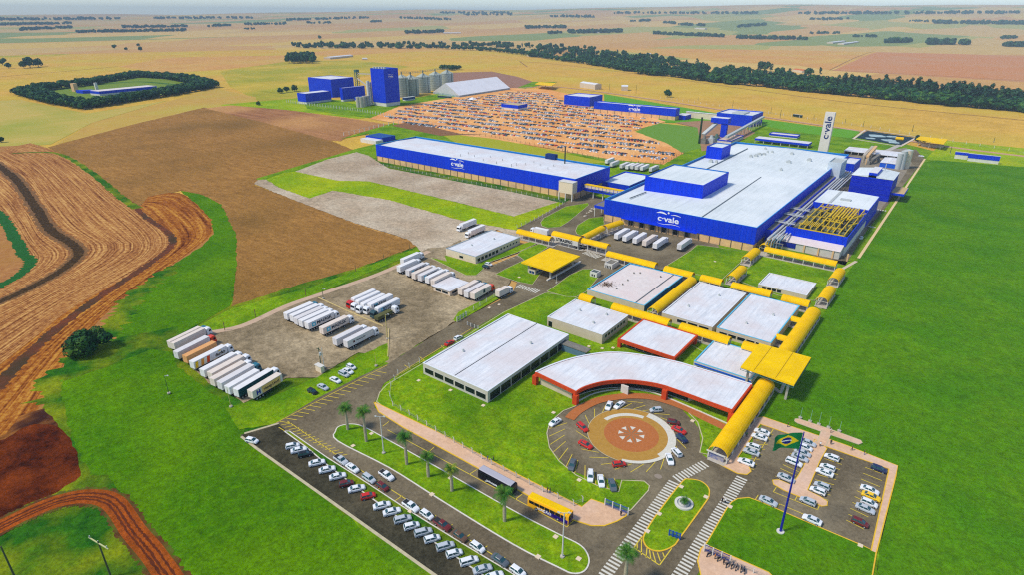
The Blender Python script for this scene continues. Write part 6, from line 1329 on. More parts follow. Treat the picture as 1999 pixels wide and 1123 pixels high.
for x, y, lab, cabc, bx, sd in [(330, 330, 'low white lorry hidden behind the first of the kiosk row', 'white', 'white', None), (285, 428, 'white trailer with small red mark, first of the kiosk row', 'white', 'white', None), (400, 478, 'trailer with faint blue emblem, second of the kiosk row', 'white', 'pale', maersk), (480, 520, 'cream rear trailer, third of the kiosk row', 'white', 'cream', None), (560, 545, 'trailer with dark lettering, fourth of the kiosk row', 'white', 'pale', maersk), (655, 575, 'white trailer, fifth of the kiosk row', 'white', 'white', None), (730, 612, 'cream trailer touching the kiosk roof, blue and white cab', 'white', 'cream', None), (1085, 730, 'cream trailer just right of the kiosk', 'darkgreen', 'cream', None), (1165, 765, 'pale trailer second right of the kiosk', 'teal', 'pale', None), (1250, 785, 'cream container with dark square mark and a red cab', 'orange', 'cream', lambda e, y_, fc, L: quadp(e, 'mark', [(6.2, 1.9), (7.6, 1.9), (7.6, 3.5), (6.2, 3.5)], y_-.01, M('mark_green', (40, 70, 60))))]:
    semi(c7(x, y), c7(x+300, y-160), lab, bx, cabc, 12.2, False, sd, tg, ang=93)
semi(c7(1570, 755), c7(1700, 690), 'short rigid lorry standing on the road by the gate crossing', 'cream', 'white', 6.8, group=None, ang=88)
for (a, b, lab) in [((931, 438), (897, 455), 'left of two white lorries nose to camera behind the cream gate office'), ((948, 450), (910, 469), 'right of two white lorries nose to camera behind the cream gate office')]: semi(a, b, lab, 'white', 'white', 13, near='L', group='white lorries behind the gate office', ang=-88)
def c9(x, y): return (1000+x/3.996, 281+y/3.996)
for i, (x, y) in enumerate([(825, 752), (890, 770), (970, 787), (1045, 806), (1128, 826), (1318, 835)]):
    semi(c9(x, y), c9(x+100, y-65), '%s trailer %s' % (['white', 'white', 'white', 'cream tinted', 'clean white', 'rust streaked white'][i], ['leftmost of the six at the plant docks', 'second from the left at the plant docks', 'third from the left at the plant docks', 'fourth from the left at the plant docks', 'fifth from the left at the plant docks', 'standing apart at the right end of the plant docks']
 [i]), ['white', 'white', 'white', 'cream', 'white', 'pale'][i], 'white', 13, cabin=(i != 2), group='trailers at the plant docks', ang=91)
def cA(x, y): return (1060+x/8, 290+y/8)
for i, (x, y) in enumerate([(1010, 245), (1085, 292), (1240, 320), (1330, 335), (1405, 335), (1480, 345), (1560, 355), (1700, 372)]):
    semi(cA(x, y), cA(x+120, y-60), 'pale trailer, %s in the row between the orange lot and the plant' % (ordn[i]+' from the left'), 'pale' if i % 3 else 'white', 'white', 13, cabin=(i in (2, 7)), group='trailers behind the link block', ang=92)
car((1049+60, 452+3), 0, 'wagon', 'white', 'white van roof just behind the gate walkway', None) if False else None
semi((1073, 459), (1035, 451), 'white rigid lorry half hidden behind the first gate walkway roof', 'white', 'white', 9, near='R', group=None, ang=182)
# ---- buses
def bus(a, b, label, low, roofc, band=None, text=None, L=11.8):
    A, B = G(*a, .4), G(*b, .4); d = (B-A); an = math.atan2(d.y, d.x); dn = d.normalized(); c = A+Vector((-dn.y, dn.x, 0))*1.25; W = 1.25
    e = empty('bus', (c.x, c.y, ZI), an, label, 'bus')
    m = MB(); prof = lambda x, f=1: [(x, -W*f, .35), (x, -W, 2.6), (x, -W*.88, 3.05), (x, W*.88, 3.05), (x, W, 2.6), (x, W*f, .35)]
    m.rings([prof(.0), prof(.15), prof(L-.4), prof(L)]); meshobj('body', m.mesh('body', low), e)
    m = MB(); m.rings([[(x, -W*.86, 3.05), (x, -W*.7, 3.2), (x, W*.7, 3.2), (x, W*.86, 3.05)] for x in (.1, L-.5)]); meshobj('roof', m.mesh('roof', roofc), e)
    for s in (-1, 1):
        n_ = 7
        for i in range(n_):
            x = .5+i*(L-1.2)/n_; m = MB(); m.box(x, x+(L-1.2)/n_-.12, s*W-.03 if s > 0 else -W-.03, s*W+.03 if s > 0 else -W+.03, 1.55, 2.45); meshobj('window', m.mesh('window', dkglass), e)
    m = MB(); m.box(-.03, .03, -1.1, 1.1, 1.5, 2.6).box(L-.03, L+.03, -1.1, 1.1, 1.2, 2.7); meshobj('windscreen', m.mesh('windscreen', dkglass), e)
    if band:
        m = MB(); m.box(band[0], band[1], -W-.02, -W+.02, .4, 1.5).box(band[0], band[1], W-.02, W+.02, .4, 1.5); 
        if band[3]: m.box(L-.01, L+.02, -1.2, 1.2, .5, 1.1)
        meshobj('side_band', m.mesh('side_band', band[2]), e)
    for x in (2.6, L-3): 
        for s in (-1, 1): meshobj('wheel', wheel_mesh(.48, .3), e, (x, s*(W-.12), .48))
    if text: t_local(e, text, white_l, 1.0, L*.42, 1.0, -W-.04, -90, 1.1, .02)
    return e
bus((1030, 991), (1110, 1029), 'yellow bus with dark blue rear skirt waiting at the pink pavement', M('bus_yellow', (250, 180, 30), rough=.4), yelo, (5.0, 11.6, M('bus_violet', (36, 12, 120), rough=.4), True), 'VIAÇÃO')
bus((934, 936), (1005, 975), 'black bus with pale grey roof behind a palm at the pink pavement', M('bus_black', (26, 24, 32), rough=.3), M('bus_grey_roof', (178, 176, 186)), None, 'princesa', 11.4)
for q, lab in (((862, 191), 'small coach left of its pair by the white tent'), ((875, 192), 'small coach right of its pair by the white tent'), ((1557, 229), 'dark green bus on the far perimeter road')):
    p = G(*q); e = empty('bus', (p.x, p.y, .1), R(10 if q[0] < 1000 else -20), lab, 'bus'); m = MB(); m.box(-6, 6, -1.3, 1.3, .5, 3.2, 0, top=1); meshobj('body', m.mesh('body', [M('coach_teal', (60, 100, 104)) if q[0] < 1000 else M('coach_green', (20, 56, 36)), steel]), e)
    m = MB(); m.box(-5.6, 5.6, -1.34, -1.3, 1.6, 2.6); meshobj('windows', m.mesh('windows', dkglass), e)
# ---- far car park: individual cars for the nearest, one mass for the rest
lot_px = [(745, 228), (790, 212), (850, 200), (935, 190), (1000, 180), (1070, 182), (1105, 200), (1180, 212), (1285, 240), (1245, 258), (1228, 262), (1295, 286), (1322, 300), (1290, 315), (1180, 304), (1080, 284), (960, 262), (1000, 262), (880, 252), (965, 246), (830, 240), (780, 238)]
LP = [(G(*q).x, G(*q).y) for q in [(752, 229), (790, 212), (850, 200), (935, 190), (1000, 180), (1070, 182), (1105, 200), (1180, 212), (1290, 240), (1232, 257), (1228, 262), (1295, 284), (1322, 301), (1292, 315), (1190, 306), (1080, 287), (960, 265), (880, 256), (800, 243)]]
def inside(x, y, P):
    c = False; j = len(P)-1
    for i in range(len(P)):
        if (P[i][1] > y) != (P[j][1] > y) and x < (P[j][0]-P[i][0])*(y-P[i][1])/(P[j][1]-P[i][1])+P[i][0]: c = not c
        j = i
    return c
hut = G(1005, 212)
spots = []
ys = sorted(p[1] for p in LP); y_ = ys[0]+2; rr = random.Random(3); k = 0
while y_ < ys[-1]:
    x_ = min(p[0] for p in LP)
    while x_ < max(p[0] for p in LP):
        yy = y_+.10*(x_+400)+5*math.sin(x_*.01+1)
        occ = math.sin(x_*.045+k*2.1)+math.sin(x_*.11+k*1.3)*.7
        if inside(x_, yy, LP) and occ > -.75 and rr.random() < .86 and abs(x_-hut.x)+abs(yy-hut.y) > 24: spots.append((x_+rr.uniform(-.25, .25), yy+rr.uniform(-.4, .4), rr.choice([0, 180])+rr.gauss(72 if k % 2 else 108, 4)))
        x_ += 3.1
    y_ += 17 if k % 2 else 6.2; k += 1
spots.sort(key=lambda s: math.hypot(s[0], s[1]))
def small_car(col):
    k = ('sc', col)
    if k in _cm: return _cm[k]
    m = MB(); m.rings([[(x, -.85, .2), (x, -.85, z-.1), (x, -.72, z), (x, .72, z), (x, .85, z-.1), (x, .85, .2)] for x, z in ((-2.1, .8), (-2.0, 1.0), (-1.2, 1.02), (1, .98), (2.0, .85), (2.1, .5))])
    m.rings([[(-1.7, -.75, .98), (1.1, -.75, .98), (1.1, .75, .98), (-1.7, .75, .98)], [(-1.1, -.6, 1.42), (.3, -.6, 1.42), (.3, .6, 1.42), (-1.1, .6, 1.42)]], mi=1); m.box(-1.12, .32, -.6, .6, 1.43, 1.48)
    _cm[k] = m.mesh('parked_car', [paint(col), cglass]); return _cm[k]
cw = ['white']*9+['silver']*6+['black']*4+['grey']*3+['red', 'maroon', 'brown', 'navy']
NEAR = 215
adj = {'white': 'small white car', 'silver': 'small silver car', 'black': 'small black car', 'grey': 'small dark grey car', 'red': 'small red car', 'maroon': 'small dark red car', 'brown': 'small brown car', 'navy': 'small navy car'}
for i, (x, y, a) in enumerate(spots[:NEAR]):
    c = rr.choice(cw); o = meshobj('parked_car', small_car(c), None, (x, y, .11), (0, 0, R(a))); tag(o, adj[c]+' in the nearer rows of the orange dirt lot, '+('left' if x < -330 else 'middle' if x < -260 else 'right')+' part', 'car', 'cars in the nearer rows of the orange dirt lot')
m = MB(); cols = ['white', 'silver', 'black', 'grey', 'red']
for (x, y, a) in spots[NEAR:]:
    ci = rr.choice([0, 0, 0, 1, 1, 2, 2, 3, 4]); ca, sa = math.cos(R(a)), math.sin(R(a)); src = _cm[('sc', cols[ci])] if ('sc', cols[ci]) in _cm else small_car(cols[ci]); k = len(m.v)
    for v in src.vertices: m.v.append((x+v.co.x*ca-v.co.y*sa, y+v.co.x*sa+v.co.y*ca, v.co.z+.11))
    for p in src.polygons: m.f.append(tuple(k+q for q in p.vertices)); m.m.append(5 if p.material_index else ci)
o = m.build('distant_cars', [paint(c) for c in cols]+[cglass]); tag(o, 'hundreds of tiny cars in the farther rows of the orange dirt lot', 'cars', None, 'stuff')
# ================================================================== FENCES, POLES, SIGNS
def fence(name, label, pts, step, ph=2.2, pm=None, wire=True, slant=True, w=.18, rail=None, group=None):
    P = [G(*p) for p in pts]; mid = P[len(P)//2]
    e = world_thing(name, (mid.x, mid.y, 0), label, 'fence', group); pm = pm or whitew; n = 0; allp = []
    for i in range(len(P)-1):
        a, b = P[i], P[i+1]; L = (b-a).length; k = max(1, int(L/step))
        for j in range(k+(i == len(P)-2)): allp.append(a.lerp(b, j/k))
    for p in allp[:100]:
        m = MB(); m.box(p.x-w/2, p.x+w/2, p.y-w/2, p.y+w/2, 0, ph)
        if slant: m.beam((p.x, p.y, ph), (p.x-.35, p.y-.1, ph+.4), w*.7)
        m.build('post', pm, e)
    if wire:
        m = MB()
        for z in (rail or (.5, 1.1, 1.7)):
            for i in range(len(allp)-1): a, b = allp[i], allp[i+1]; m.beam((a.x, a.y, z), (b.x, b.y, z), .05 if not rail else .12)
        m.build('wires' if not rail else 'rails', M('wire', (150, 150, 140)) if not rail else pm, e)
    return e
fence('post_fence', 'white concrete post fence around the office lawn beside the pavement', [(820, 712), (800, 722), (778, 735), (764, 758), (762, 778), (768, 797), (800, 815), (870, 858), (960, 912), (1060, 965), (1120, 992), (1138, 985)], 3.6)
fence('post_fence', 'row of white concrete posts along the hedge of the long warehouse', [(735, 322), (850, 345), (960, 367), (1060, 388), (1105, 398)], 4.5, slant=False)
fence('post_fence', 'concrete post fence running down from the warehouse corner', [(1105, 398), (1060, 425), (1010, 447)], 4.5)
fence('post_fence', 'dense pale post fence in front of the distant feed mill', [(560, 200), (600, 206), (680, 215), (760, 228), (770, 232)], 5.5, 4, slant=False, w=.5)
fence('post_fence', 'short fence with braces below the kiosk trailers', [(893, 628), (925, 608), (950, 592), (965, 583), (975, 566)], 4, slant=False)
fence('yard_fence', 'thin posts on the verge beside the brown field', [(384, 665), (440, 648), (500, 622), (598, 580), (695, 532), (800, 490)], 17, 4, pm=M('wood_post', (128, 108, 70)), wire=False, slant=False, w=.22)
fence('perimeter_fence', 'line of pale posts along the far perimeter road', [(1290, 192), (1500, 222), (1700, 250), (1860, 278), (1999, 300)], 11, 3, wire=True, slant=False, w=.35)
fence('perimeter_fence', 'dark banked fence between the orange lot and warehouse lawn', [(870, 262), (960, 268), (1080, 292), (1190, 316), (1290, 322), (1335, 300)], 6, 2.6, slant=False, pm=M('post_brown', (150, 120, 84)), w=.3)
fence('white_fence', 'tall white railed fence around the substation by the orange lot', [(672, 266), (740, 250), (805, 236)], 8, 4, wire=True, slant=False, w=.45, rail=(3.9,))
fence('white_fence', 'lower white fence continuing right from the substation corner', [(805, 236), (850, 246), (880, 252)], 7, 3, wire=True, slant=False, w=.3, rail=(2.9,))
fence('field_wire_fence', 'thin grey wire fence crossing the deep green field', [(1800, 812), (1782, 880), (1768, 940), (1752, 1000), (1738, 1060), (1722, 1130)], 6, 1.2, pm=M('wire_grey', (50, 80, 40)), slant=False, w=.07, wire=False)
def blue_fence(label, a, b, hgt, n=9, mat=None):
    A, B = G(*a), G(*b); e = world_thing('blue_gate', tuple((A+B)/2), label, 'gate'); mt = mat or M('gate_blue', (26, 76, 170), rough=.5)
    m = MB()
    for z in (.3, hgt*.5, hgt): m.beam((A.x, A.y, z), (B.x, B.y, z), .13)
    m.build('frame', mt, e); m = MB()
    for i in range(n*3): p = A.lerp(B, i/(n*3)); m.beam((p.x, p.y, .3), (p.x, p.y, hgt), .05)
    m.build('bars', mt, e)
    for i in range(4): p = A.lerp(B, i/3); m = MB(); m.box(p.x-.12, p.x+.12, p.y-.12, p.y+.12, 0, hgt+.2); m.build('post', whitew if n > 5 else mt, e)
    return e
blue_fence('blue sliding gate standing open on the lawn near the bus pavement', (1181, 991), (1226, 1010), 2.6)
blue_fence('small blue gate at the tip of the fountain island', (1306, 1050), (1327, 1058), 2.2, 4)
blue_fence('long dark blue fence above the motorcycles at bottom right', (1374, 1081), (1424, 1104), 2.6, 10, M('gate_navy', (20, 44, 130)))
blue_fence('green mesh gate at the left end of the wedge lawn', (893, 632), (911, 620), 2.4, 8, M('gate_green', (40, 120, 90)))
blue_fence('grey metal gate beside the big dark glazed hall', (913, 638), (934, 646), 1.8, 6, M('gate_grey', (110, 116, 116)))
e = fence('dark_fence', 'dark fence running off the bottom edge beside the motorcycles', [(1424, 1104), (1470, 1124), (1520, 1150)], 5, 2, slant=False)
# walls in the yard
def lowwall(label, pts, mat, hgt=.9, w=.4):
    P = [G(*p) for p in pts]; e = world_thing('yard_wall', tuple(P[0]), label, 'wall'); m = MB()
    for i in range(len(P)-1): m.beam((P[i].x, P[i].y, hgt/2), (P[i+1].x, P[i+1].y, hgt/2), w, hgt)
    m.build('wall', mat, e)
lowwall('long pale yellow rail dividing the gravel truck yard', [(622, 584), (690, 615), (749, 640)], M('rail_cream', (210, 190, 130)), .7, .3)
lowwall('short cream rail from lamp post down to the lawn wedge', [(760, 645), (758, 700)], M('rail_cream', (210, 190, 130)), .7, .3)
def lamp(base, top, label, heads=1, mat=None, r=.13, name='lamp_post', cat='lamp post', group=None, arm=1.2):
    p = G(*base); z = HZ(base[0], base[1], top[1]); e = world_thing(name, (p.x, p.y, 0), label, cat, group); mat = mat or whitew
    m = MB(); m.tube((p.x, p.y, 0), (p.x, p.y, z), r, r*.65, n=8); m.build('pole', mat, e)
    if heads:
        m = MB()
        for k in range(heads):
            a = 2*math.pi*k/max(1, heads)+.6; m.beam((p.x, p.y, z-.1), (p.x+arm*math.cos(a), p.y+arm*math.sin(a), z+.1), .12); m.box(p.x+arm*math.cos(a)-.35, p.x+arm*math.cos(a)+.35, p.y+arm*math.sin(a)-.18, p.y+arm*math.sin(a)+.18, z, z+.2)
        m.build('lamp_head', steel, e)
    m = MB(); m.prism([(p.x+.55*math.cos(t*math.pi/4), p.y+.55*math.sin(t*math.pi/4)) for t in range(8)], ZI, ZI+.4); m.build('base', conc, e); return e
lamp((1098, 1092), (1103, 1003), 'tall white lamp post near the rounded end of the palm median', 2, r=.2)
lamp((750, 889), (738, 815), 'tall white lamp post between the second and third palms', 2, r=.18)
lamp((757, 665), (757, 615), 'rust based yellowish lamp post at the centre of the truck yard', 1, M('pole_ochre', (206, 190, 110)), .16)
lamp((735, 718), (731, 690), 'slim pole on the lawn wedge by the yard exit', 0, M('pole_ochre', (206, 190, 110)), .1)
lamp((634, 722), (626, 680), 'leaning white pole beside the transformer box', 0, r=.14)
lamp((331, 772), (320, 735), 'thin green pole left of the lorry row', 1, M('pole_dark', (60, 84, 60)), .1)
lamp((382, 725), (379, 708), 'short yellow marker pole behind the striped trailer', 0, M('pole_ochre', (206, 190, 110)), .1)
lamp((452, 798), (444, 760), 'yellow pole behind the pale trailers of the left row', 0, M('pole_ochre', (206, 190, 110)), .12)
lamp((360, 658), (361, 647), 'stubby wooden pole above the left lorry row', 0, M('pole_dark', (60, 84, 60)), .12)
lamp((632, 586), (630, 565), 'utility pole at the top of the yard rail', 1, M('pole_dark', (60, 84, 60)), .14)
lamp((1087, 555), (1088, 537), 'tiny pole in front of the square gate canopy', 0, r=.12)
for i, (bx, by, ty) in enumerate([(1562, 820, 797), (1581, 827, 802), (1598, 833, 807), (1617, 839, 815), (1638, 846, 824)]):
    lamp((bx, by), (bx, ty), '%s thin pale flagless mast on the path in the green field' % (ordn[i]+' from the left'), 0, M('mast_pale', (130, 180, 150)), .08, 'mast', 'mast', 'bare masts on the narrow path')
for i, (bx, by, ty) in enumerate([(1190, 176, 162), (1242, 182, 165), (1363, 196, 190), (1430, 212, 196), (1505, 221, 209), (1523, 231, 214), (1589, 232, 225), (1650, 240, 232), (1685, 248, 236), (1781, 257, 243), (1855, 300, 286), (1940, 278, 268)]):
    lamp((bx, by), (bx, ty), 'thin dark utility pole on the far side of the complex', 0, M('pole_dark', (60, 84, 60)), .28, 'utility_pole', 'pole', 'utility poles along the far perimeter')
# flagpole and flag
fp = G(1523, 1043); fz = HZ(1523, 1043, 845); e = world_thing('flagpole', (fp.x, fp.y, 0), 'tall dark blue flagpole on the south lawn by the car park', 'flagpole')
m = MB(); m.tube((fp.x, fp.y, 0), (fp.x, fp.y, fz), .3, .12, n=10); m.build('pole', M('pole_blue', (24, 32, 150), rough=.4), e)
m = MB(); m.tube((fp.x, fp.y, ZI), (fp.x, fp.y, ZI+.35), .9, n=18); m.build('base', whitew, e)
fl = world_thing('flag', (fp.x, fp.y, fz), 'large green flag with yellow diamond and blue disc flying from the blue pole', 'flag')
ud = -rt*.93+fw*Vector((1, 1, 0)).length*0; ud = Vector((-rt.x, -rt.y, 0)).normalized()
NX, NY = 24, 14; FL, FH = 6.3, 4.5
def flagp(u, v, off=0):
    nn = Vector((-ud.y, ud.x, 0)); w_ = .55*math.sin(u*7+v*1.4)*u+.25*math.sin(u*13+2*v)*u
    return Vector((fp.x, fp.y, fz-.2))+ud*(.2+FL*u)+nn*(w_+off)+Vector((0, 0, -FH*v-.7*u*u+.25*math.sin(u*6)*(1-v)-.3*u*(1-v)+.7*u*v))
def flagpart(name, mat, test, off):
    m = MB(); N_ = NX*3; K_ = NY*3
    for i in range(N_):
        for j in range(K_):
            if test((i+.5)/N_, (j+.5)/K_): m.face([flagp(i/N_, j/K_, off), flagp((i+1)/N_, j/K_, off), flagp((i+1)/N_, (j+1)/K_, off), flagp(i/N_, (j+1)/K_, off)])
    return m.build(name, mat, fl, smooth=False)
dia = lambda u, v: abs(u-.5)/.41+abs(v-.5)/.39 < 1; cir = lambda u, v: ((u-.5)*FL)**2+((v-.5)*FH)**2 < 1.02**2
band = lambda u, v: cir(u, v) and abs((v-.5)*FH-.22*((u-.42)*FL)**2*.6+.1) < .15
flagpart('cloth', M('flag_green', (10, 130, 70), rough=.8), lambda u, v: not dia(u, v), 0); flagpart('diamond', M('flag_yellow', (250, 212, 20), rough=.8), lambda u, v: dia(u, v) and not cir(u, v), 0)
flagpart('disc', M('flag_blue', (20, 30, 130), rough=.8), lambda u, v: cir(u, v) and not band(u, v), 0); flagpart('ribbon', white_l, band, 0)
# fountain planter
p = G(1335, 989); e = world_thing('round_planter', (p.x, p.y, ZI+.1), 'round white tiered planter with a small palm on the traffic island', 'planter')
def ringp(r0, r1, z0, z1):
    m = MB(); n_ = 28
    cc = lambda r, z: [(p.x+r*math.cos(2*math.pi*i/n_), p.y+r*math.sin(2*math.pi*i/n_), z) for i in range(n_)]
    m.rings([cc(r1, z0), cc(r1, z1), cc(r0, z1), cc(r0, z0)], cap=False); return m
for nm, a_, b_, h_, mt in (('outer_rim', 1.75, 2.35, .55, whitew), ('inner_rim', 1.0, 1.35, .8, whitew)): ringp(a_, b_, ZI, ZI+h_).build(nm, mt, e)
disc_ = MB(); disc_.prism([(p.x+1.8*math.cos(t*.3), p.y+1.8*math.sin(t*.3)) for t in range(21)], ZI, ZI+.35); disc_.build('water', M('planter_grey', (150, 160, 164), rough=.3), e)
# pale inspection slabs
for i, (x, y) in enumerate([(690, 875), (726, 851), (844, 970), (880, 938), (818, 747), (880, 766), (944, 796), (1130, 1096), (1051, 1092), (1085, 1053), (1131, 942), (1062, 722-18), (1330, 955), (1378, 975), (1287, 1008), (1264, 1042), (1425, 994), (1378, 1071), (1679, 1070), (1081, 810), (1352, 826), (1150, 680), (1176, 684), (1197, 683), (1396, 513), (1014, 544), (802, 1003), (975, 598), (956, 604)]):
    q = G(x, y); s = .55; o = MB().box(q.x-s, q.x+s, q.y-s, q.y+s, ZI-.02, ZI+.2).build('access_cover', M('cover', (226, 206, 176)), None, origin=(q.x, q.y, 0)); tag(o, 'small pale square concrete cover set in the grass or kerb', 'cover', 'concrete inspection covers')
q = G(1285, 934); tag(MB().prism([(q.x+1.1*math.cos(t*.4), q.y+.9*math.sin(t*.4)) for t in range(16)], ZI-.03, ZI+.003).build('manhole_cover', M('manhole', (150, 136, 120)), None, origin=(q.x, q.y, 0)), 'round pale manhole patch on the asphalt below the plaza', 'manhole')
# transformer box in the yard
q = G(626, 728); e = world_thing('meter_cabinet', (q.x, q.y, 0), 'cream masonry cabinet with a transformer above at the yard edge', 'cabinet')
m = MB(); m.box(q.x-1.6, q.x+1.6, q.y-.7, q.y+.7, 0, 2.8); m.build('cabinet', M('cream_light', (230, 212, 182)), e); m = MB(); m.box(q.x-1.8, q.x+1.8, q.y-.9, q.y+.9, 2.8, 3.0); m.build('lid', whitew, e)
q2 = q+Vector((-.9, 1.2, 0)); m = MB(); m.tube((q2.x, q2.y, 0), (q2.x, q2.y, 9), .15); m.beam((q2.x-1.2, q2.y, 8.4), (q2.x+1.2, q2.y, 8.4), .15); m.build('pole', M('pole_dark', (60, 84, 60)), e); m = MB(); m.tube((q2.x+.6, q2.y, 6.2), (q2.x+.6, q2.y, 7.4), .45, n=10); m.build('transformer', steel, e)
# rubble stones by the plant's corner
for i in range(16):
    q = G(1143+i*1.6+random.uniform(-2, 2), 424-i*1.5+random.uniform(-2.5, 2.5)); s = random.uniform(.5, 1.1); m = MB()
    K = 7; rs = [[(q.x+s*f*random.uniform(.75, 1.15)*math.cos(2*math.pi*j/K), q.y+s*f*random.uniform(.75, 1.15)*math.sin(2*math.pi*j/K), zz*s) for j in range(K)] for f, zz in ((1, 0), (1.05, .5), (.6, .95))]
    m.rings(rs); tag(m.build('boulder', M('boulder', (200, 190, 168), (160, 150, 130), 1.5), None, origin=(q.x, q.y, 0)), 'pale boulder in the heap at the plant left corner', 'rock', 'boulders heaped beside the plant corner')
# transmission poles bottom left
def wood_pole(base, top, label, cross=True):
    p = G(*base); z = HZ(base[0], base[1], top[1]); e = world_thing('power_pole', (p.x, p.y, 0), label, 'power pole'); m = MB(); m.tube((p.x, p.y, 0), (p.x, p.y, z), .22, .15); m.build('pole', M('pole_olive', (84, 92, 60)), e)
    if cross:
        m = MB(); m.beam((p.x-3.4, p.y-.6, z-.6), (p.x+3.4, p.y+.6, z-.6), .22); m.build('crossarm', M('arm_cream', (196, 196, 140)), e); m = MB()
        for k in (-3, 0, 3): m.tube((p.x+k, p.y+k*.18, z-.5), (p.x+k, p.y+k*.18, z+.1), .12, n=6)
        m.build('insulators', steel, e)
    return p, z
wood_pole((35, 1140), (10, 1068), 'dark power pole leaning at the bottom left corner', False)
wood_pole((218, 1130), (172, 1058), 'double cross armed power pole over the weedy grass at bottom left')
# ================================================================== PEOPLE
def person_mesh(shirt, legs, pose=0):
    k = ('p', shirt, legs, pose)
    if k in _cm: return _cm[k]
    V = [(0, 0, .95, .13), (0, 0, 1.15, .12), (0, 0, 1.38, .15), (0, 0, 1.5, .06), (.01, 0, 1.62, .1), (.01, 0, 1.7, .09),
         (0, .2, 1.4, .06), (.04, .27, 1.12, .045), (.12, .27, .9, .035), (0, -.2, 1.4, .06), (-.04, -.27, 1.12, .045), (0, -.27, .88, .035),
         (.0, .1, .88, .09), (.14 if pose else .02, .11, .5, .065), (.12 if pose else 0, .11, .08, .045), (.24 if pose else .12, .11, .04, .04), (0, -.1, .88, .09), (-.1 if pose else .02, -.11, .5, .065), (-.26 if pose else 0, -.11, .1, .045), (-.14 if pose else .12, -.11, .04, .04)]
    E_ = [(0, 1), (1, 2), (2, 3), (3, 4), (4, 5), (2, 6), (6, 7), (7, 8), (2, 9), (9, 10), (10, 11), (0, 12), (12, 13), (13, 14), (14, 15), (0, 16), (16, 17), (17, 18), (18, 19)]
    me = bpy.data.meshes.new('person'); me.from_pydata([v[:3] for v in V], E_, []); o = bpy.data.objects.new('tmp', me); COL.objects.link(o)
    s = o.modifiers.new('s', 'SKIN'); 
    for i, v in enumerate(V): me.skin_vertices[0].data[i].radius = (v[3], v[3])
    me.skin_vertices[0].data[0].use_root = True
    dg = bpy.context.evaluated_depsgraph_get(); r = bpy.data.meshes.new_from_object(o.evaluated_get(dg)); bpy.data.objects.remove(o); r.name = 'person'
    r.materials.clear()
    for m_ in (M('cloth_'+shirt, {'white': (230, 230, 230), 'blue': (40, 80, 150), 'green': (40, 120, 70), 'dark': (44, 46, 54), 'orange': (232, 140, 40)}[shirt]), M('cloth_'+legs, {'white': (230, 230, 230), 'blue': (40, 80, 150), 'dark': (44, 46, 54)}[legs]), M('skin', (176, 124, 92)), M('hair', (34, 26, 22))): r.materials.append(m_)
    for f in r.polygons:
        z = f.center.z; y = abs(f.center.y)
        f.material_index = 3 if z > 1.68 else 2 if z > 1.48 or (y > .22 and z < 1.15) else 0 if z > .92 else 1
    _cm[k] = r; return r
for i, (x, y, sh, lg, a, lab) in enumerate([(953, 903, 'blue', 'blue', 200, 'person in blue overalls walking on the pavement by the white posts'), (964, 905, 'green', 'dark', 200, 'person in a green shirt walking behind the one in blue overalls'), (1069, 966, 'dark', 'dark', 200, 'left of two dark dressed people by the fence above the yellow bus'), (1074, 967, 'dark', 'blue', 200, 'right of two dark dressed people by the fence above the yellow bus'),
     (1212, 1012, 'dark', 'dark', 90, 'lone dark dressed person at the blue sliding gate'), (1409, 986, 'dark', 'dark', 60, 'person in dark clothes crossing on the right zebra'), (1415, 987, 'white', 'dark', 70, 'person in a white top crossing on the right zebra'), (1457, 857, 'green', 'dark', 100, 'person in green standing beside the yellow walkway wall'), (1537, 838, 'dark', 'dark', 0, 'person standing at the top edge of the car park paving left of the flag'),
     (1621, 872, 'dark', 'dark', 270, 'person walking on the central paving top'), (1600, 876, 'white', 'dark', 270, 'person in white on the central paving'), (1662, 884, 'dark', 'dark', 0, 'left of two people on the upper paving of the car park'), (1686, 892, 'dark', 'blue', 0, 'right of two people on the upper paving of the car park'), (1703, 436, 'dark', 'dark', 90, 'distant person on the right side road pavement'),
     (1395, 1096, 'orange', 'dark', 0, 'person in an orange vest by the motorcycles'), (1412, 1106, 'dark', 'dark', 90, 'person in dark clothes among the motorcycles'), (1621, 849, 'white', 'dark', 0, 'person at the junction of the narrow path')]):
    p = G(x, y); o = meshobj('person', person_mesh(sh, lg, i % 2), None, (p.x, p.y, ZI+.13), (0, 0, R(a))); tag(o, lab, 'person')
# motorcycles
def moto():
    if 'moto' in _cm: return _cm['moto']
    b = MB(); b.rings([[(x, -.12, z0), (x, .12, z0), (x, .1, z1), (x, -.1, z1)] for x, z0, z1 in ((-.8, .7, .82), (-.3, .55, .8), (.15, .5, .98), (.45, .62, .95), (.6, .75, .9))]); b.beam((.55, 0, .95), (.8, 0, .3), .08); b.beam((.5, -.35, 1.05), (.5, .35, 1.05), .06)
    _cm['moto'] = b.mesh('body', M('moto_red', (70, 74, 90))); return _cm['moto']
for i, (x, y) in enumerate([(1384, 1090), (1404, 1098), (1420, 1110), (1429, 1112), (1437, 1115), (1446, 1118), (1452, 1121)]):
    p = G(x, y); e = empty('motorcycle', (p.x, p.y, ZI+.13), R(70+i*6), '%s motorcycle parked along the dark blue fence' % (ordn[i]+' from the left'), 'motorcycle', 'motorcycles along the blue fence'); meshobj('body', moto(), e)
    for s in (-1, 1): meshobj('wheel', wheel_mesh(.3, .1), e, (.72*s, 0, .3))
    m = MB(); m.box(-.75, -.1, -.14, .14, .82, .92); meshobj('seat', m.mesh('seat', blk), e)
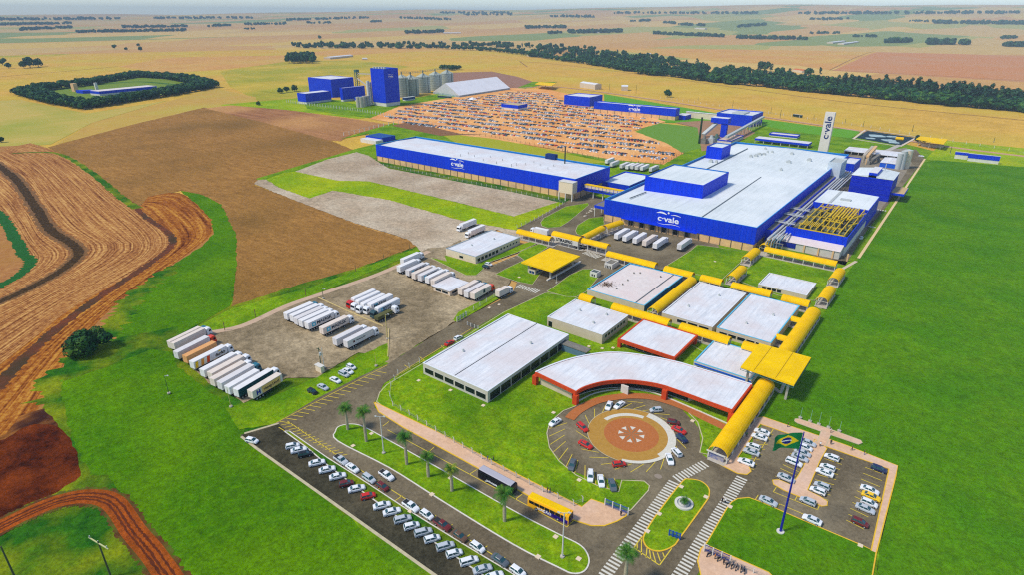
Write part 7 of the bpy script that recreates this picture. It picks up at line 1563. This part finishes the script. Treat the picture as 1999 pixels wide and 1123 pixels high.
# ================================================================== TREES
def palm(base, crown, label, seed, yellow=False, big=1.0):
    p = G(*base); z = HZ(base[0], base[1], crown[1]); rr_ = random.Random(seed); e = world_thing('palm_tree', (p.x, p.y, 0), label, 'palm tree', 'palms on the road median')
    m = MB(); n_ = 10; rs = []
    for k in range(9):
        t = k/8; r_ = .42*(1-.35*t)+(.1*math.sin(t*3.1)); rs.append([(p.x+r_*math.cos(2*math.pi*i/n_), p.y+r_*math.sin(2*math.pi*i/n_), z*t) for i in range(n_)])
    m.rings(rs); m.build('trunk', palmt, e)
    m = MB(); m.tube((p.x, p.y, z-.05), (p.x, p.y, z+1.0), .26, .1, n=8); m.build('crownshaft', palml, e)
    nf = 22; c = Vector((p.x, p.y, z+.8))
    for k in range(nf):
        a = 2*math.pi*k/nf*1.0+rr_.uniform(-.2, .2); el = rr_.uniform(.15, 1.15) if k % 3 else rr_.uniform(1.1, 1.4); L = rr_.uniform(2.6, 3.6)*big; m = MB()
        d = Vector((math.cos(a), math.sin(a), 0)); side = Vector((-d.y, d.x, 0)); pts = []
        for j in range(9):
            t = j/8; ang = el-2.0*t*t*(.8 if el > 1 else 1); pts.append((pts[-1] if pts else c)+(d*math.cos(ang)+Vector((0, 0, math.sin(ang))))*(L/8) if j else c)
        for j in range(1, 9):
            t = j/8; wl_ = 1.25*math.sin(math.pi*(.12+.8*t))*big
            for s in (-1, 1):
                for u in (0, .5):
                    b0 = pts[j-1].lerp(pts[j], u); b1 = pts[j-1].lerp(pts[j], u+.38); tip = b0+side*(s*wl_)+(pts[j]-pts[j-1])*.9+Vector((0, 0, -.35*wl_-rr_.uniform(0, .25)))
                    m.face([b0, b1, tip])
        m.build('frond', palmy if (yellow and k % 2) else palml, e)
    return e
palm((680, 843), (676, 806), 'first palm of the median, left one of the far pair', 1); palm((716, 866), (710, 812), 'second palm of the median, right one of the far pair', 2); palm((795, 911), (790, 862), 'third palm from the far end of the median', 3); palm((837, 935), (834, 900), 'fourth palm from the far end of the median', 4, big=.9)
palm((883, 963), (880, 925), 'fifth palm with yellowing fronds, thin and small', 5, True, .8); palm((985.5, 1022), (984, 972), 'sixth palm of the median, in front of the black bus', 6, big=1.05); palm((1219, 1150), (1220, 1088), 'seventh palm at the bottom edge over the zebra', 7)
palm((1336, 992), (1336, 984), 'small bushy palm growing in the round white planter', 8, big=.55)
def crown_mesh(key, w, h, n, seed, mat, tall=False, leafs=.85):
    if key in _cm: return _cm[key]
    rr_ = random.Random(seed); m = MB(); cl = []
    nc = 13 if not tall else 14
    for i in range(nc):
        if tall: t = i/nc; cl.append((rr_.uniform(-.5, .5)*w*.5, rr_.uniform(-.5, .5)*w*.5, h*(.3+.65*t), w*rr_.uniform(.18, .32)))
        else: a = rr_.uniform(0, 6.28); r_ = w*.32*math.sqrt(rr_.random()); cl.append((r_*math.cos(a), r_*math.sin(a), h*rr_.uniform(.38, .78), w*rr_.uniform(.15, .29)))
    for i in range(n):
        cx, cy, cz, cr = cl[i % nc]
        v = Vector((rr_.gauss(0, 1), rr_.gauss(0, 1), rr_.gauss(0, 1)+.25)).normalized(); q = Vector((cx, cy, cz))+v*(cr*rr_.uniform(.7, 1.08)); q.z = max(h*.12, q.z)
        s = leafs*cr*rr_.uniform(.22, .5); t1 = v.cross(Vector((rr_.uniform(-1, 1), rr_.uniform(-1, 1), .3))).normalized(); t2 = v.cross(t1); tl = v*rr_.uniform(-.35, .35)
        m.face([q-t1*s-t2*s*.7, q+t1*s-t2*s*.5+tl*s, q+t1*s*.6+t2*s, q-t1*s*.7+t2*s*.8-tl*s], 0 if rr_.random() < .7 else 1)
    _cm[key] = m.mesh('crown', [mat, leaf2 if mat is leaf else leaf]); return _cm[key]
def trunk_mesh(key, h, r_):
    if key in _cm: return _cm[key]
    m = MB(); m.tube((0, 0, -1), (.1, 0, h), r_, r_*.5, n=7)
    for k in range(4): a = k*1.7; m.tube((.05, 0, h*.75), (h*.3*math.cos(a), h*.3*math.sin(a), h*1.25), r_*.45, r_*.15, n=5)
    _cm[key] = m.mesh('trunk', bark); return _cm[key]
KIND = {'round': [crown_mesh(('r', i), 9, 9, 560, 10+i, leaf) for i in range(4)], 'bush': [crown_mesh(('b', i), 9, 6, 520, 20+i, leaf2) for i in range(3)], 'tall': [crown_mesh(('t', i), 7, 22, 620, 30+i, leafe, True, .8) for i in range(4)]}
KIND['far'] = [crown_mesh(('f', i), 10, 8, 120, 50+i, leaf, leafs=1.7) for i in range(3)]
TR = {'round': trunk_mesh('tr', 4.5, .35), 'bush': trunk_mesh('tb', 2, .25), 'tall': trunk_mesh('tt', 13, .4)}
KIND['near'] = [crown_mesh(('n', 0), 9, 6, 5200, 71, leaf2, leafs=.34)]; TR['near'] = TR['bush']
TH = {'near': 6., 'round': 9., 'bush': 6., 'tall': 22.}
def tree(p, kind, hgt, label, group, name='tree', wide=1.0):
    s = hgt/TH[kind]; e = empty(name, (p.x, p.y, p.z), random.uniform(0, 6.28), label, 'tree' if name != 'bush' else 'bush', group); e.scale = (s*wide, s*wide, s)
    meshobj('crown', random.choice(KIND[kind]), e); meshobj('trunk', TR[kind], e); return e
def lerp_poly(P, t):
    n = len(P)-1; i = min(n-1, int(t*n)); f = t*n-i; a, b = P[i], P[i+1]; return (a[0]+(b[0]-a[0])*f, a[1]+(b[1]-a[1])*f)
# near bush
tree(G(180, 690), 'near', 9.0, 'large dark round bush alone at the corner of the ploughed field', None, 'bush', 1.15)
for x, y, hp in [(186, 680, 6)]: pass
# square ring of farm trees
ring = [(33, 185), (100, 203), (165, 214), (250, 200), (340, 186), (421, 171), (380, 158), (330, 152), (272, 149), (215, 158), (160, 166), (110, 172), (60, 178), (33, 185)]
rp = [G(*q) for q in ring]; tot = 0; acc = []
for i in range(len(rp)-1):
    L = (rp[i+1]-rp[i]).length; k = int(L/14)
    for j in range(k): acc.append(rp[i].lerp(rp[i+1], j/k))
cen = sum(rp[:-1], Vector())/(len(rp)-1); cnt = 0
for p in acc:
    sd_ = 'left' if p.x < cen.x and p.y < cen.y+40 else 'near' if p.y < cen.y else 'right' if p.x > cen.x+60 else 'back'
    for q_, dd in ((p, 0), (p+(cen-p).normalized()*12, 1), (p+(cen-p).normalized()*24, 2)):
        cnt += 1
        tree(q_+Vector((random.uniform(-1, 1), random.uniform(-1, 1), 0)), 'round', random.uniform(10.5, 13.5), 'dense dark tree in the %s row of the %s side of the square ring' % (['outer', 'middle', 'inner'][dd], sd_), 'trees of the square farm ring', 'windbreak_tree', 1.5)
# dark square copse
for i in range(30):
    q = G(565+((i*7) % 30)/30*49, 124-(i//6)*1.6+random.uniform(-.5, .5)); tree(q, 'round', random.uniform(22, 26), 'tall dark tree packed into the square copse above the mill', 'trees of the dark square copse', 'copse_tree', .9)
# lone trees
for x, y, h_, lab in [(60, 133, 26, 'large dark spreading tree in the far left wheat'), (48, 134, 18, 'smaller tree joined to the large spreading one at far left'), (76, 131, 20, 'right hand tree of the far left clump'), (6, 127, 18, 'tree at the extreme left edge'), (18, 134, 14, 'umbrella shaped tree just right of the edge tree'), (225, 96, 17, 'left of four lone trees in the far field'), (247, 99, 11, 'small second of four lone trees'), (271, 91, 12, 'upper right of four lone trees'), (275, 100, 16, 'lower right of four lone trees'), (625, 77, 20, 'lone dark tree above the square copse'), (1303, 190, 12, 'lone palm like tree by the perimeter road'), (5, 280, 6, 'small bush at the left picture edge by the track'), (505, 207, 6, 'low round bush at the corner of the mill grass'), (548, 183, 9, 'left tree of the trio beside the mill'), (560, 181, 10, 'middle tree of the trio beside the mill'), (576, 180, 11, 'right tree of the trio beside the mill'), (1793, 280, 7, 'dark tree beside the yellow exit canopy'), (1806, 282, 5, 'small tree at the exit canopy booth')]:
    tree(GT(x, y), 'round', h_, lab, None, 'lone_tree', 1.15)
for i in range(12): tree(GT(862+i*3.2, 137+random.uniform(-1, 1)), 'round', random.uniform(9, 12), 'low dark tree in the row behind the silos', 'trees behind the silos', 'hedge_tree', 1.2)
# the long belt: individual trees at its front edge and the tall ones, the rest one wood
front = [(575, 95), (700, 96), (850, 97), (940, 100), (1010, 108), (1080, 118), (1150, 128), (1180, 132), (1260, 147), (1340, 155), (1400, 163), (1500, 172), (1600, 183), (1700, 193), (1800, 203), (1900, 212), (2040, 224)]
NF = 130
for i in range(NF):
    t = (i+.5)/NF; x, y = lerp_poly(front, t); p = GT(x, y-1.0+random.uniform(-.6, .4)); tree(p, random.choice(['round', 'round', 'bush']), random.uniform(12, 17), 'rounded tree at the near edge of the long tree belt, '+['above the mill', 'above the white tent', 'above the far blue factory', 'behind the sign tower', 'at the far right'][min(4, int(t*5))], 'near edge trees of the long belt', 'belt_tree', 1.65)
talls = [(1020, 92), (1035, 95), (1085, 95), (1100, 98), (1120, 105), (1128, 108), (1150, 108), (1190, 110), (1205, 108), (1218, 108), (1250, 118), (1310, 126), (1340, 130), (1360, 132), (1480, 142), (1492, 138), (1505, 140), (1520, 148), (1540, 150), (1578, 148), (1600, 148)]+[(1635+i*12.5+random.uniform(-4, 4), 176+i*1.3) for i in range(31)]
for x, y in talls:
    far_ = x < 1620; tree(GT(x, y+2), 'tall' if not far_ else random.choice(['round', 'tall']), random.uniform(25, 33) if not far_ else random.uniform(18, 24), 'tall thin crowned eucalyptus above the belt, '+['just right of the lone orange roof', 'above the sign tower', 'behind the pond', 'at the right picture edge'][min(3, int((x-1620)/100))] if not far_ else 'higher tree standing out of the middle of the long belt', 'tall eucalyptus over the belt' if not far_ else 'high trees in the middle of the belt', 'eucalyptus' if not far_ else 'tall_belt_tree', 1.15)
def wood(name, label, items):
    m = MB()
    for p, s, kd in items:
        src = random.choice(KIND[kd]); a = random.uniform(0, 6.28); ca, sa = math.cos(a)*s, math.sin(a)*s; k = len(m.v)
        vs_ = [None]*len(src.vertices)
        for i, v in enumerate(src.vertices): c = v.co; m.v.append((p.x+c.x*ca-c.y*sa, p.y+c.x*sa+c.y*ca, p.z+c.z*s*.95))
        for f in src.polygons: m.f.append(tuple(k+q for q in f.vertices)); m.m.append(f.material_index)
    o = m.build(name, [leaf, leaf2]); tag(o, label, 'woodland', None, 'stuff')
belt = [[(1000, 90), (1040, 90), (1040, 108), (1005, 106)], [(1040, 92), (1150, 95), (1175, 105), (1250, 115), (1280, 112), (1320, 125), (1380, 140), (1500, 150), (1620, 165), (2040, 200), (2040, 222), (1700, 191), (1500, 170), (1380, 160), (1260, 144), (1150, 126), (1040, 112)], [(575, 88), (1000, 88), (1000, 96), (575, 94)]]
its = []
rr2 = random.Random(5)
for poly in belt:
    xs_ = [q[0] for q in poly]; ys_ = [q[1] for q in poly]; area = (max(xs_)-min(xs_))*(max(ys_)-min(ys_)); n_ = int(area*(.05 if poly is not belt[2] else .075))
    for _ in range(n_):
        x, y = rr2.uniform(min(xs_), max(xs_)), rr2.uniform(min(ys_), max(ys_))
        if inside(x, y, poly): its.append((GT(x, y), rr2.uniform(1.5, 2.4), rr2.choice(['round', 'bush', 'round'])))
wood('woodland', 'dense mixed undergrowth filling the long dark tree belt', sorted(its, key=lambda t: rr2.random())[:760])
far_strips = [(150, 64, 365, 61, 2.6, 44), (40, 60, 140, 55, 3, 20), (0, 50, 140, 47, 3, 24), (240, 55, 366, 53, 3, 22), (408, 53, 455, 51, 3, 8), (480, 49, 560, 48, 3, 12), (476, 58, 500, 57, 2, 4), (792, 66, 866, 64, 3, 16), (725, 44, 745, 43, 3, 4), (600, 46, 650, 46, 3, 6), (1026, 56, 1105, 55, 3.2, 18), (1070, 67, 1096, 65, 2.6, 6), (1110, 65, 1212, 64, 3.4, 24), (1275, 67, 1345, 70, 2.6, 16), (1345, 70, 1415, 73, 2.6, 16), (1440, 76, 1575, 78, 2.8, 26), (1296, 46, 1320, 47, 3, 6), (1325, 50, 1380, 51, 3, 10), (1440, 54, 1495, 50, 3, 12), (1232, 43, 1270, 42, 3, 8), (1580, 66, 1640, 66, 2, 8), (1665, 72, 1710, 73, 2, 8), (1730, 84, 1778, 83, 3.2, 12), (1812, 87, 1858, 87, 3.6, 12), (1876, 88, 1890, 88, 3.2, 4), (1958, 91, 1999, 92, 3, 9), (1822, 46, 1999, 48, 3.6, 36), (1578, 39, 1655, 39, 3, 12), (1776, 42, 1815, 43, 2, 6), (1955, 76, 1985, 75, 2.4, 6), (780, 36, 880, 40, 3.5, 14), (905, 30, 1000, 30, 4, 12), (1075, 33, 1160, 35, 4, 12), (560, 41, 720, 36, 3.5, 18), (0, 40, 240, 38, 4, 30), (300, 37, 500, 36, 4, 24), (860, 26, 1000, 27, 4, 18), (1200, 27, 1480, 27, 4, 30), (1560, 28, 1990, 27, 4, 40)]
its = []
for x0_, y0_, x1_, y1_, s_, n_ in far_strips:
    for k in range(int(n_*3.2)):
        t = rr2.random(); q = GT(x0_+(x1_-x0_)*t, y0_+(y1_-y0_)*t+rr2.uniform(-.9, .9)); its.append((q, s_*rr2.uniform(.6, 1.1)*.85, 'far'))
wood('distant_woodland', 'scattered bluish strips of woodland on the far farmland', its)
# scrub along the bank and pond rafts
for i, (x, y, w_, lab) in enumerate([(1712, 266, 7, 'white aerator raft at the centre of the pond'), (1700, 271, 4, 'white aerator float at the left of the pond'), (1742, 268, 5, 'upper foam patch in the pond'), (1737, 275, 6, 'middle foam patch in the pond'), (1745, 279, 5, 'lower foam patch in the pond'), (1752, 270, 4, 'right foam patch in the pond')]):
    q = G(x, y); m = MB(); rr3 = random.Random(i); K = 12; m.prism([(q.x+w_*1.3*rr3.uniform(.6, 1.1)*math.cos(2*math.pi*j/K), q.y+w_*1.2*rr3.uniform(.6, 1.1)*math.sin(2*math.pi*j/K)) for j in range(K)], .05, .6); tag(m.build('aerator_foam', M('foam', (196, 214, 214), (120, 150, 156), .6), None, origin=(q.x, q.y, 0)), lab, 'foam', 'foam and floats in the pond')
q = G(1756, 274); tag(MB().tube((q.x-3.5, q.y, 1.6), (q.x+3.5, q.y, 1.6), 1.7, n=12).build('yellow_tank', yel, None, origin=(q.x, q.y, 0)), 'small yellow tank on the right bank of the pond', 'tank')
for a_, b_, lab in (((1757, 284), (1722, 300), 'pale concrete channel from the pond to the shed'),): ribbon('channel', [a_, b_], 5, conc, Z(.002), sm=0)
# ================================================================== HAZE
hz = MB(); hz.box(-14800, 14800, -14800, 14800, -30, 300); hm = bpy.data.materials.new('haze'); hm.use_nodes = True; hn = hm.node_tree.nodes; hn.remove(hn['Principled BSDF'])
pv = hn.new('ShaderNodeVolumePrincipled'); pv.inputs['Density'].default_value = 9e-5; pv.inputs['Color'].default_value = (.66, .86, 1.0, 1); pv.inputs['Anisotropy'].default_value = -.35
hm.node_tree.links.new(pv.outputs[0], hn['Material Output'].inputs['Volume'])
ho = hz.build('haze', hm); ho['kind'] = 'stuff'
# tidy helper properties
for o in bpy.data.objects:
    if '_o' in o: del o['_o']
